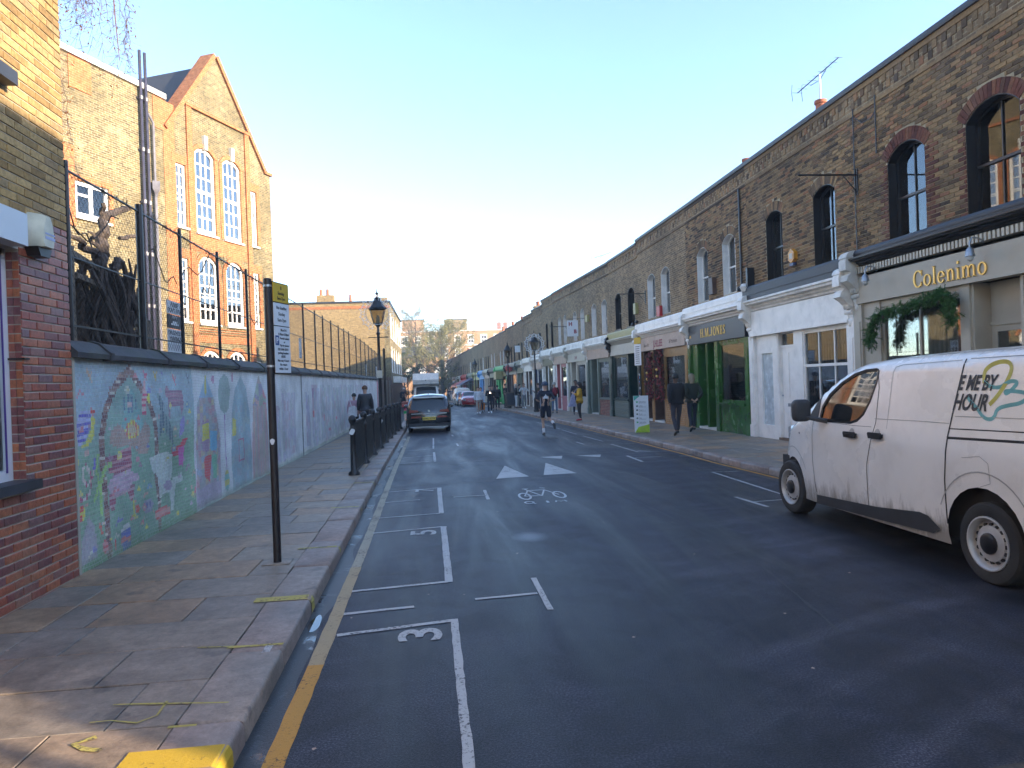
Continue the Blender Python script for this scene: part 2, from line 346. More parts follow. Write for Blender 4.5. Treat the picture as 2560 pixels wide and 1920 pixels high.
# yards behind the buildings, level with the street
for nm, a, b in (('yard_ground', -60, -3.55), ('yard_ground', 10.6, 60)):
    tag(strip(nm, lambda y, a=a: a+min(0, kl(y)+1.5)*(a < 0), lambda y, b=b: b+(min(0, kl(y)+1.5) if b < 0 else 0), -.02, M('yard_tarmac', (.09, .085, .08), .85), -40, 200, 4), kind='structure')
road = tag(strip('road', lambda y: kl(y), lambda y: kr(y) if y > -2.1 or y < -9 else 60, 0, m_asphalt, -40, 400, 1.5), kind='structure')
pl = tag(strip('pavement', lambda y: -3.8+min(0, kl(y)+1.5), lambda y: kl(y)-.32, .095, m_bed, -40, 200), kind='structure')
pr = tag(strip('pavement', lambda y: kr(y)+.15, lambda y: fc(y)+.35, .095, m_bed, -2.1, 140), kind='structure')
# slabs: rows across the pavement; near ones are single stones
def slab(parent, x0, x1, y0, y1, xa=0, h=.12, name='paving_slab', m=None, g=.005):
    d = random.uniform(-.0025, .0025); j = lambda: random.uniform(-.0015, .0015)
    x0 += g; x1 -= g; y0 += g; y1 -= g
    t = h+d; b = .004
    P = [(x0, y0), (x1, y0), (x1, y1), (x0, y1)]; ins = [(x0+b, y0+b), (x1-b, y0+b), (x1-b, y1-b), (x0+b, y1-b)]
    vs = [(x, y, .097+gz(y)) for x, y in P]+[(x, y, t-b+gz(y)) for x, y in P]+[(x, y, t+j()+gz(y)) for x, y in ins]
    fs = [(i, (i+1) % 4, 4+(i+1) % 4, 4+i) for i in range(4)]+[(4+i, 4+(i+1) % 4, 8+(i+1) % 4, 8+i) for i in range(4)]+[(8, 9, 10, 11)]
    return (vs, fs)
rowsL = [2.6, 3.18, 3.76, 4.33, 4.9, 5.46, 6.05, 6.67, 7.28]
while rowsL[-1] < 34: rowsL.append(rowsL[-1]+random.choice([.56, .6, .62, .66]))
joints = {3.18: [-3.4, -2.6, -1.97], 3.76: [-3.4, -2.75, -1.72], 4.33: [-3.4, -2.68, -2.03], 4.9: [-3.4, -2.92, -2.51], 5.46: [-3.4, -2.92, -2.61, -1.93],
          6.05: [-3.4, -2.93, -2.33], 6.67: [-3.4, -2.89, -1.77], 7.28: [-3.4, -2.6, -2.1]}
cnt = 0; rest = MB()
for a, b in zip(rowsL, rowsL[1:]):
    xr = kl((a+b)/2)-.335
    js = joints.get(a)
    if not js:
        js = [-3.4]
        while js[-1] < xr-.75: js.append(js[-1]+random.uniform(.45, 1.0))
        if len(js) > 1 and xr-js[-1] < .3: js.pop()
    js = [-3.62]+js[1:]+[xr]
    for x0, x1 in zip(js, js[1:]):
        v, f = slab(pl, x0, x1, a, b)
        if a < 26: MB().add(v, f).build('paving_slab', m_slab, pl); cnt += 1
        else: rest.add(v, f)
rest.build('paving_slab', m_slab, pl, kind='stuff')
rest = MB(); y = 9.0; c2 = 0; rows = []
while y < 62:
    d = random.uniform(.5, .68); x0 = kr(y+d/2)+.16; x1 = fc(y+d/2)+.2; x = x0
    while x < x1-.1:
        w = random.uniform(.5, .85)
        if x1-x-w < .25: w = x1-x
        v, f = slab(pr, x, x+w, y, y+d)
        if y < 33 and c2 < 260: MB().add(v, f).build('paving_slab', m_slab, pr); c2 += 1
        else: rest.add(v, f)
        x += w
    y += d
rest.build('paving_slab', m_slab, pr, kind='stuff')
# kerb stones
def kerbs(name, fn, side, w, ya, yb, mat, lens, limit):
    root = tag(strip(name, (lambda y: fn(y)-w+.01) if side < 0 else (lambda y: fn(y)+.01), (lambda y: fn(y)-.01) if side < 0 else (lambda y: fn(y)+w-.01), .06, m_bed, ya, 190), kind='structure')
    y = ya; far = MB(); i = 0
    while y < 190:
        L = lens[i] if i < len(lens) else random.uniform(.75, 1.15)
        if y > 60: L *= 4
        i += 1; g = .009; r = .028; h = .122
        y0, y1 = y+g, y+L-g; vs = []; fs = []
        ys = [y0, y0+.01, (y0+y1)/2, y1-.01, y1]
        for k, yy in enumerate(ys):
            e = .010 if k in (0, 4) else random.uniform(-.004, .004)
            if side < 0: pr_ = [(fn(yy)-w+.003, .06), (fn(yy)-w+.003+e, h-e), (fn(yy)-.016, h+.001-e), (fn(yy)-.003, h-.008-e), (fn(yy)-e+.004, h-.024), (fn(yy)+.008, -.02)]
            else: pr_ = [(fn(yy)-.008, -.02), (fn(yy)+e-.006, h-.035), (fn(yy)+.008, h-.01-e), (fn(yy)+r, h+.001-e), (fn(yy)+w-.003-e, h-e), (fn(yy)+w-.003, .06)]
            vs += [(a, yy, b+gz(yy)+random.uniform(-.0015, .0015)*(b > .05)) for a, b in pr_]
        for k in range(4):
            for q in range(5): fs.append((k*6+q, k*6+q+1, (k+1)*6+q+1, (k+1)*6+q))
        fs += [tuple(range(6)), tuple(range(29, 23, -1))]
        if i <= limit: MB().add(vs, fs).build('kerb_stone', mat, root, True, 50)
        else: far.add(vs, fs)
        y += L
    far.build('kerb_stone', mat, root, True, 50, kind='stuff')
kerbs('kerb', kl, -1, .33, 2.75, 190, m_kerb, [1.0, .98, 1.06, 1.1, 1.1, 1.2], 34)
kerbs('kerb', kr, 1, .16, 8.2, 190, m_kerb, [], 34)

# painted markings: thin sheets a few mm above the road
marks = empty('road_marking'); tag(marks, kind='structure')
def flat(pts, z, mat, name='marking', parent=None):
    mb = MB(); mb.add([(x, y, gz(y)+z) for x, y in pts], [tuple(range(len(pts)))])
    o = mb.build(name, mat, parent or marks)
    if o.data.polygons[0].normal.z < 0: o.data.flip_normals()
    return o
def ribbon(pts, w, z, mat, name='marking', parent=None, rough=.004, yw=None, closed=False):
    """a painted line of ragged edge following pts on the ground"""
    P = []
    pts = list(pts)+([pts[0]] if closed else [])
    for (a, b), (c, d) in zip(pts, pts[1:]):
        k = max(1, int(hypot(c-a, d-b)/.12))
        for i in range(k): P.append((a+(c-a)*i/k, b+(d-b)*i/k))
    P.append(pts[-1]); L = []
    for i, (x, y) in enumerate(P):
        p, q = P[max(0, i-1)], P[min(len(P)-1, i+1)]; dx, dy = q[0]-p[0], q[1]-p[1]; l = hypot(dx, dy) or 1
        nx, ny = -dy/l, dx/l
        wx, wy = w/2*nx, (yw if yw else w)/2*ny; j1, j2 = random.uniform(-rough, rough), random.uniform(-rough, rough)
        L.append((x+wx+nx*j1, y+wy+ny*j1)); L.append((x-wx+nx*j2, y-wy+ny*j2))
    vs = [(x, y, gz(y)+z) for x, y in L]; fs = [(2*i, 2*i+1, 2*i+3, 2*i+2) for i in range(len(P)-1)]
    o = MB().add(vs, fs).build(name, mat, parent or marks)
    return o
Z = .004
YL = [(-.84, 2.9), (-.84, 5), (-.87, 8.9), (-.94, 15), (-1.0, 21.8), (-1.06, 26.4)]
for (a, b), (c, d) in zip(YL, YL[1:]): pass
m_yold = linemat('faded_yellow_marking', (.40, .30, .17), .60)
ribbon([(-.84, 2.9), (-.84, 4.75)], .105, Z, m_yline, 'yellow_line'); ribbon([(-.84, 4.72), (-.845, 5.6), (-.855, 7.2)], .105, Z+.0006, m_yold, 'yellow_line'); ribbon([(-.855, 7.19)]+YL[2:], .10, Z, linemat('worn_pale_marking', (.38, .33, .24), .58), 'yellow_line')
ribbon([(kr(y)-.14, y) for y in (9.4, 11, 14, 17, 20, 24, 28, 33, 40, 48, 58)], .07, Z, m_yline, 'yellow_line')
WL = [((-.78, 5.26), (.06, 5.41), .055), ((.075, 5.44), (.095, 2.9), .055), ((-.80, 5.74), (-.24, 5.81), .05), ((-.80, 6.36), (.04, 6.48), .05),
      ((.055, 6.46), (.03, 9.0), .07), ((-.83, 8.82), (.02, 8.99), .05), ((-.84, 9.8), (0, 9.93), .05), ((.01, 9.9), (-.01, 12.38), .07), ((-.85, 12.17), (-.02, 12.37), .05),
      ((-.84, 11.09), (-.31, 11.19), .045), ((.82, 6.42), (.83, 5.5), .05), ((.26, 5.9), (.79, 5.95), .05), ((.74, 11.86), (.735, 10.88), .05), ((.21, 11.27), (.71, 11.31), .045),
      ((-.12, 19.2), (-.09, 16.65), .06), ((-.16, 25.0), (-.14, 20.4), .05), ((-.88, 16.5), (-.12, 16.8), .05), ((-.90, 17.9), (-.14, 18.3), .045), ((-.92, 19.95), (-.17, 20.36), .045),
      ((.57, 21.95), (.58, 21.0), .05), ((.51, 26.3), (.54, 25.5), .05),
      ((5.02, 12.62), (5.48, 12.56), .04), ((5.0, 12.62), (5.0, 10.0), .05), ((4.28, 9.95), (4.36, 9.1), .06), ((4.36, 9.5), (5.4, 9.6), .04),
      ((4.68, 26.6), (4.69, 23.8), .05), ((4.71, 22.9), (4.78, 20.3), .05), ((4.75, 19.25), (4.78, 16.7), .055), ((4.79, 19.23), (5.4, 19.1), .04), ((4.8, 16.8), (5.45, 16.6), .04),
      ((4.3, 15.95), (4.3, 14.7), .07), ((4.36, 15.5), (4.95, 15.45), .045), ((5.35, 15.4), (5.6, 15.3), .045), ((4.03, 20.5), (4.06, 19.55), .05), ((4.84, 20.5), (5.3, 20.3), .04), ((4.84, 17.0), (5.1, 16.75), .1),
      ((4.72, 23.7), (5.4, 23.6), .04), ((4.7, 27), (4.62, 33), .04)]
for a, b, w in WL: ribbon([a, b], w, Z+.0005*random.random(), m_line, 'white_line')
for t in ([(1.05, 13.16), (1.68, 13.26), (1.4, 15.15)], [(1.97, 13.35), (2.62, 13.41), (2.31, 15.3)], [(2.36, 16.55), (2.92, 16.62), (2.78, 15.95)], [(3.22, 16.5), (3.82, 16.5), (3.67, 15.92)]):
    flat(t, Z, m_line, 'triangle_marking')
for ch, x, y in (('3', -.03, 5.0), ('5', -.07, 8.54), ('7', -.11, 12.02)):
    R = Matrix(((0, -1, 0), (1, 0, 0), (0, 0, 1))); me = textmesh(ch, .43, m_line, 0., 'bay_number', 'LEFT', .008, 1.45)
    me.transform(Matrix.Translation((x, y, Z+gz(y))) @ R.to_4x4()); link('bay_number', me, marks)
def ell(cx, cy, rx, ry, n=20, a0=0, a1=2*pi): return [(cx+rx*cos(a0+(a1-a0)*i/n), cy+ry*sin(a0+(a1-a0)*i/n)) for i in range(n+1)]
bk = dict(z=Z, mat=linemat('fresh_white_marking', (.5, .52, .53), .63), name='cycle_symbol', rough=.002)
ribbon(ell(1.315, 11.0, .085, .30), .035, yw=.1, **bk); ribbon(ell(1.86, 11.0, .085, .30), .035, yw=.1, **bk)
for L in ([(1.315, 11.0), (1.43, 11.55), (1.70, 11.55), (1.86, 11.0)], [(1.43, 11.55), (1.585, 10.98), (1.315, 11.0)], [(1.585, 10.98), (1.70, 11.55)], [(1.40, 11.72), (1.43, 11.55)], [(1.36, 11.74), (1.46, 11.74)], [(1.66, 11.78), (1.74, 11.72)]):
    ribbon(L, .028, yw=.05, **bk)
ribbon(ell(1.31, 10.42, .065, .09, 12), .03, yw=.05, **bk); ribbon([(1.35, 10.38), (1.39, 10.28)], .03, **bk); ribbon([(1.58, 10.48), (1.58, 10.32)], .04, **bk)
ribbon([(1.70, 10.34), (1.72, 10.46), (1.78, 10.38), (1.84, 10.46), (1.86, 10.34)], .03, **bk)
# tar joints of the raised table
for L, w in (([(-1.0, 12.8), (1.5, 13.0), (4.2, 13.0), (5.6, 12.9)], .05), ([(-1.0, 16.3), (1.6, 16.5), (2.3, 16.75), (5.6, 17.2)], .07), ([(2.6, 13.3), (2.9, 9.0), (3.0, 6.6), (2.7, 4.6)], .02)):
    ribbon(L, w, Z-.001, m_asph2, 'tar_joint', rough=.01)
flat([(2.15, 2.9), (2.9, 2.98), (4.2, 3.25), (5.6, 3.4), (5.6, 2.0), (2.0, 2.0)], .002, M('brown_worn_patch', (.075, .062, .05), .8, ns=30, na=.5, bs=.7, bscale=80, bd=.012), 'worn_patch')
# standing water, rings of the wet
n = NT('puddle_water'); m_water = n.bsdf((.02, .022, .028), .03, 0., .8)
def blob(cx, cy, rx, ry, z, mat, name, k=22):
    ph = [random.uniform(0, 6.3) for _ in range(3)]
    P = [(cx+rx*cos(t)*(1+.12*sin(2*t+ph[0])+.1*sin(3*t+ph[1])+.05*sin(5*t+ph[2])), cy+ry*sin(t)*(1+.12*sin(2*t+ph[1])+.1*sin(3*t+ph[2]))) for t in [2*pi*i/k for i in range(k)]]
    o = MB().add([(x, y, gz(y)+z) for x, y in P], [tuple(range(k))]).build(name, mat); return tag(o, kind='structure')

n = NT('wet_gutter'); g = n.geo(); a = n.noise(3.2, g, 4, .6, .5); f = n.noise(80., g, 5, .7); rr = n.ramp(a.outputs[0], [(.56, .45), (.66, .12)]); hh = n.math('MULTIPLY', f.outputs[0], n.ramp(a.outputs[0], [(.56, 1.), (.66, .1)]).outputs[0])
m_gut = n.bsdf(n.ramp(f.outputs[0], [(.4, (.004, .005, .008)), (.6, (.02, .021, .028))]).outputs[0], rr.outputs[0], 0., .6, hh, .4, .008)
tag(strip('gutter', lambda y: kl(y), lambda y: kl(y)+.15+.03*sin(y*2.1)+.02*sin(y*5.3), .0022, m_gut, 2.5, 60, .25), kind='structure')
blob(-.985, 5.55, .045, .18, .0035, m_water, 'puddle')
# paint on the kerb and spray marks on the slabs
pm = tag(empty('pavement_marking'), kind='structure')
def kflat(y0, y1, x0, x1, mat):
    h = .124; mb = MB(); k = kl(y0)
    pts = [(x0, h+.001), (k-.336, h+.001), (k-.33, h+.001), (k-.029, h+.003), (k-.004, h-.006), (k+.011, h-.036), (k+.013, .02 if y1-y0 > .1 else .06)] if x1 is None else [(x0, h+.002), (x1, h+.002)]
    pts = [p for p in pts if p[0] >= x0]
    vs = [(a, y, b) for y in (y0, y1) for a, b in pts]; q = len(pts)
    mb.add(vs, [(i, i+1, i+1+q, i+q) for i in range(q-1)]).build('yellow_bar', mat, pm)
kflat(3.30, 3.50, -1.49, None, m_yblock); kflat(5.80, 5.92, -1.5, None, m_yspray)
for y, a in ((7.62, -1.5), (10.1, -1.52), (12.6, -1.5), (13.9, -1.5)): kflat(y, y+.06, a, None, m_yspray)
kflat(4.80, 4.835, -1.42, -1.06+0, m_yspray)
SP = lambda pts, w=.014, m=m_yspray: ribbon([(x, y) for x, y in pts], w, .1255, m, 'spray_mark', pm, .005)
kflat(4.68, 4.80, -1.17, -1.12, m_line)
SP([(-1.80, 4.06), (-1.17, 3.97)]); SP([(-1.83, 3.86), (-1.73, 3.86), (-1.58, 3.81), (-1.51, 3.88), (-1.52, 4.05)]); SP([(-1.40, 3.73), (-1.26, 3.73)], .025)
SP([(-1.72, 3.69), (-1.80, 3.63), (-1.72, 3.57), (-1.64, 3.55)], .035); SP([(-1.62, 4.86), (-1.3, 4.83)], .012)
# ------------------------------------------------ building kit (local frame: x along the wall, +y out towards the street)
def arc_pts(a, b, zs, h, n=10, off=0.):
    w = b-a
    if h < 1e-3: return [(a-off, zs+off), (b+off, zs+off)]
    R = (w*w/4+h*h)/(2*h); cx = (a+b)/2; cz = zs+h-R; t = math.asin(min(1, w/2/R))
    if h > w/2: t = pi-t
    return [(cx+(R+off)*sin(-t+2*t*i/n), cz+(R+off)*cos(-t+2*t*i/n)) for i in range(n+1)]
def wall_ops(mb, u0, u1, z0, z1, ops, ya, yb, m=0):
    """wall slab with arched openings; ops (a, b, c, d, rise), d = crown height"""
    cols = {}
    for o in ops: cols.setdefault((o[0], o[1]), []).append(o)
    x = u0
    for (a, b), L in sorted(cols.items()):
        if a > x: mb.box(x, a, ya, yb, z0, z1, m)
        z = z0
        for o in sorted(L, key=lambda q: q[2]):
            if o[2] > z: mb.box(a, b, ya, yb, z, o[2], m)
            z = o[3]
            if o[4] > .01:
                P = arc_pts(a, b, o[3]-o[4], o[4]); k = len(P)//2; cx, top = (a+b)/2, o[3]+.012
                mb.prism(P[:k+1]+[(cx, top), (a, top)], ya, yb, 'y', m); mb.prism([(cx, top)]+P[k:]+[(b, top)], ya, yb, 'y', m); z = o[3]+.012
        if z < z1: mb.box(a, b, ya, yb, z, z1, m)
        x = b
    if x < u1: mb.box(x, u1, ya, yb, z0, z1, m)
    return mb
UNIT = {}
def unit_brick(mat):
    if mat.name not in UNIT:
        c = .03
        mb = MB(); mb.v = [(0, 0, 0), (1, 0, 0), (1, 0, 1), (0, 0, 1), (.0, .8, .0), (1., .8, .0), (1., .8, 1.), (0., .8, 1.), (c, 1, c*2), (1-c, 1, c*2), (1-c, 1, 1-c*2), (c, 1, 1-c*2)]
        mb.f = [(4, 5, 1, 0), (5, 6, 2, 1), (6, 7, 3, 2), (7, 4, 0, 3), (8, 9, 5, 4), (9, 10, 6, 5), (10, 11, 7, 6), (11, 8, 4, 7), (11, 10, 9, 8)]; mb.m = [0]*9
        UNIT[mat.name] = (mb, mb.mesh('brick', mat))
    return UNIT[mat.name]
def bricks(parent, u0, u1, z0, z1, ops, mat, quoin=None, nind=0, origin=None, bw=.225, bh=.075, yb=0., dep=.012, key=None, zoff=0., flem=False, alt=None):
    """real bricks standing proud of the mortar, cut round the openings; the first nind (largest in view) are objects of their own"""
    L = []; k = 0; z = z0
    while z < z1-.03:
        zt = min(z+bh-.013, z1-.002); iv = [(u0, u1)]
        for a, b, c, d, h in ops:
            if zt <= c or z >= d+.235: continue
            zs = d-h; cut = None
            if z < zs: cut = (a, b)
            if h > .01 and z+.03 > zs:
                w = b-a; R = (w*w/4+h*h)/(2*h)+.232; cz = zs+h-(R-.232); q = R*R-(z+.0-cz)**2
                if q > 0:
                    hw = min(sqrt(q), w/2+.045); cut = ((a+b)/2-hw, (a+b)/2+hw)
            elif h <= .01 and z >= d-.01: cut = (a-.08, b+.08)
            if cut:
                iv = [p for s, e in iv for p in ((s, min(e, cut[0])), (max(s, cut[1]), e)) if p[1]-p[0] > .02]
        off = (k % 2)*bw/2
        for s, e in iv:
            if flem:
                per = bw*1.5; x = math.floor((s-(k % 2)*per/2)/per)*per+(k % 2)*per/2; seq = []
                while x < e: seq += [(x, x+bw-.01), (x+bw, x+per-.01)]; x += per
            else:
                x = math.floor((s-off)/bw)*bw+off; seq = []
                while x < e: seq.append((x, x+bw-.01)); x += bw
            for p, q in seq:
                p, q = max(p, s+.002), min(q, e-.002)
                if q-p > .025:
                    m = mat
                    if quoin:
                        for a, b, c, d, h in ops:
                            if z > c-.1 and z < d-h+.02 and (abs(q-a) < .02 or abs(p-b) < .02 or (k % 2 and (0 < a-q < .12 or 0 < p-b < .12))): m = quoin
                    if alt and alt(p, z): m = alt(p, z)
                    L.append((p, q, z, zt, m))
        z += bh; k += 1
    for a, b, c, d, h in ops:   # voussoirs
        if quoin is not None or h > .01:
            w = b-a; hh = max(h, .001); R = (w*w/4+hh*hh)/(2*hh); cx = (a+b)/2; cz = d-R; t = math.asin(min(1, w/2/R)); nv = max(7, int(2*t*(R+.11)/.078)); 
            mv = quoin or mat; mb = MB()
            for i in range(nv):
                t0, t1 = -t+2*t*i/nv+.0035/R, -t+2*t*(i+1)/nv-.0035/R
                P = [(cx+(R+.004)*sin(t0), cz+(R+.004)*cos(t0)), (cx+(R+.004)*sin(t1), cz+(R+.004)*cos(t1)), (cx+(R+.225)*sin(t1), cz+(R+.225)*cos(t1)), (cx+(R+.225)*sin(t0), cz+(R+.225)*cos(t0))]
                if nind and h > .01: MB().prism(P, yb, yb+dep+.004, 'y').build('brick', mv, parent); nind -= 1
                else: mb.prism(P, yb, yb+dep+.004, 'y')
            if mb.v: mb.build('arch_brick', mv, parent, kind='stuff')
    if key: L.sort(key=key)
    rest = {}
    for i, (p, q, a, b, m) in enumerate(L):
        um, me = unit_brick(m); jit = random.uniform(-.0025, .0025)
        if i < nind:
            o = link('brick', me, parent, (p, yb, a)); o.scale = (q-p, dep+jit, b-a)
        else:
            T = Matrix.Translation((p, yb, a)) @ Matrix.Diagonal((q-p, dep+jit, b-a, 1)); rest.setdefault(m.name, (MB(), m))[0].add(um.v, um.f, 0, T)
    for mb, m in rest.values(): mb.build('brick', m, parent, kind='stuff')
def window(parent, u0, u1, z0, z1, h, frame, reveal=None, cols=2, rows=1, sash=True, y=-.15, sill=None, glass=None, lab=None, fw=.05, curtain=None, bar=.022, sillp=.06, dep=.2, cw=0.):
    fr = MB(); zs = z1-h; P = arc_pts(u0, u1, zs, h, 12)
    inner = [(min(max(p, u0+fw), u1-fw), q-fw) for p, q in P]
    fr.prism(P+inner[::-1], y-.07, y) if h < .01 else [fr.prism([P[i], P[i+1], inner[i+1], inner[i]], y-.07, y) for i in range(len(P)-1)]
    fr.box(u0, u0+fw, y-.07, y, z0, zs+.01); fr.box(u1-fw, u1, y-.07, y, z0, zs+.01); fr.box(u0+fw, u1-fw, y-.07, y-.002, z0, z0+fw*1.3)
    zm = (z0+zs)/2+.04 if sash else None
    if sash: fr.box(u0+fw, u1-fw, y-.075, y+.004, zm-.022, zm+.022)
    top = lambda u: (lambda w, R: (zs+h-R+sqrt(max(0, R*R-(u-(u0+u1)/2)**2))))(u1-u0, ((u1-u0)**2/4+h*h)/(2*h)) if h > .01 else z1
    for i in range(1, cols):
        u = u0+fw+(u1-u0-2*fw)*i/cols; fr.box(u-bar/2, u+bar/2, y-.055, y-.012, z0+fw, top(u)-fw*.6)
    for i in range(1, rows):
        z = z0+fw+(zs-z0)*i/rows
        if sash and abs(z-zm) < .05: continue
        fr.box(u0+fw, u1-fw, y-.05, y-.016, z-bar/2, z+bar/2)
    o = fr.build('window', frame, parent, label=lab)
    pn = MB().box(u0+.01, u1-.01, y-.04, y-.034, z0+.02, z1-.01 if h < .05 else zs+h*.35)
    if h >= .05: 
        Q = arc_pts(u0+.01, u1-.01, zs, h*.97, 10); pn = MB().prism([(u0+.01, z0+.02)]+Q+[(u1-.01, z0+.02)], y-.04, y-.034)
    pn.build('pane', glass or m_glass, o)
    if reveal:
        rv = MB(); rv.box(u0-.001, u0+.012, y, -.001, z0, zs); rv.box(u1-.012, u1+.001, y, -.001, z0, zs)
        if h > .01:
            I2 = [((p-(u0+u1)/2)*.975+(u0+u1)/2, q-.012) for p, q in P]
            for i in range(len(P)-1): rv.prism([P[i], P[i+1], I2[i+1], I2[i]], y, -.001)
        else: rv.box(u0, u1, y, -.001, z1-.012, z1+.001)
        rv.build('reveal', reveal, o)
    if sill: MB().box(u0-.05, u1+.05, y-.02, sillp, z0-.075, z0+.002).build('sill', sill, o)
    if curtain:
        if cw > 0: MB().box(u0+.02, u0+(u1-u0)*cw, y-.16, y-.15, z0, z1).build('curtain', curtain, o)
        else: MB().box(u0+.02, u1-.02, y-.16, y-.15, z0+(z1-z0)*abs(cw), z1).build('curtain', curtain, o)
    return o
def corbel(parent, u, w, z0, z1, proj, mat, name='corbel'):
    mb = MB(); H = z1-z0
    prof = [(0, z0), (.03, z0+.02), (.06, z0+H*.12), (.05, z0+H*.22), (.09, z0+H*.34), (.07, z0+H*.42), (proj*.62, z0+H*.55), (proj*.95, z0+H*.62), (proj*.9, z0+H*.70), (proj*.7, z0+H*.73), (proj*.74, z0+H*.78), (proj, z0+H*.80), (proj, z0+H*.95), (proj*.9, z1), (0, z1)]
    mb.prism(prof, u-w/2, u+w/2, 'x')
    mb.lathe([(.001, -w/2-.015), (H*.085, -w/2-.015), (H*.085, w/2+.015), (.001, w/2+.015)], 14, 0, None, (u, proj*.62, z0+H*.66), 'x')
    mb.lathe([(.001, -w/2-.01), (H*.05, -w/2-.01), (H*.05, w/2+.01), (.001, w/2+.01)], 12, 0, None, (u, .06, z0+H*.37), 'x')
    for q in (-.3, 0, .3): mb.ball((u+q*w, proj*.35, z0+H*.5), (w*.14, .05, H*.09), 8, 5)
    mb.ball((u, .06, z0+H*.2), (w*.3, .04, H*.08), 8, 5)
    A = [(proj*cos(pi*i/8)*.95+0, z1+.14*sin(pi*i/8)) for i in range(9)]
    mb.prism([(max(0, (p+proj)/2), q) for p, q in A], u-w/2-.02, u+w/2+.02, 'x')
    return mb.build(name, mat, parent, True, 35)
def moulding(parent, u0, u1, prof, mat, name='cornice', **k):
    return MB().prism(prof, u0, u1, 'x').build(name, mat, parent, **k)
def corn_prof(z0, z1, p):
    H = z1-z0
    return [(0, z0), (p*.25, z0), (p*.3, z0+H*.18), (p*.45, z0+H*.30), (p*.5, z0+H*.48), (p*.85, z0+H*.55), (p*.88, z0+H*.72), (p, z0+H*.80), (p, z0+H*.92), (p*.93, z1), (0, z1+.015)]
def door(parent, u0, u1, z0, z1, mat, y=-.12, glazed=0, label=None, panels=2, letter=False, fan=None, fanmat=None):
    d = MB(); d.box(u0, u1, y-.05, y, z0, z1); w = u1-u0; st = w*.13
    zt = z0+(z1-z0)*.42
    for j, (a, b) in enumerate(((z0+.18, zt-.08), (zt+.06, z1-.13))):
        for i in range(panels):
            p = u0+st+(w-2*st+.04)*i/panels; q = u0+st+(w-2*st+.04)*(i+1)/panels-.04
            if not (glazed and j == 1):
                for e, s in ((.0, .018), (.03, .009)): d.box(p+e, q-e, y, y+s-(.012 if e else 0), a+e, b-e)
    o = d.build('door', mat, parent, label=label)
    if glazed: MB().box(u0+st, u1-st, y+.001, y+.006, zt+.03, z1-.1).build('pane', m_shopglass, o); MB().box(u0+st, u1-st, y+.0003, y+.0008, zt+.03, z1-.1).build('dark_backing', m_int, o)
    k = MB(); k.ball((u1-.07, y+.04, z0+(z1-z0)*.47), .022, 8, 5); k.lathe([(.009, 0), (.009, .04)], 8, 0, None, (0, 0, 0)) if False else None
    k.build('handle', m_steel, o, True)
    if letter: cbox('letterbox', m_steel, o, u0+w*.35, u0+w*.65, y+.004, y+.02, z0+.78, z0+.86)
    return o
TER = []
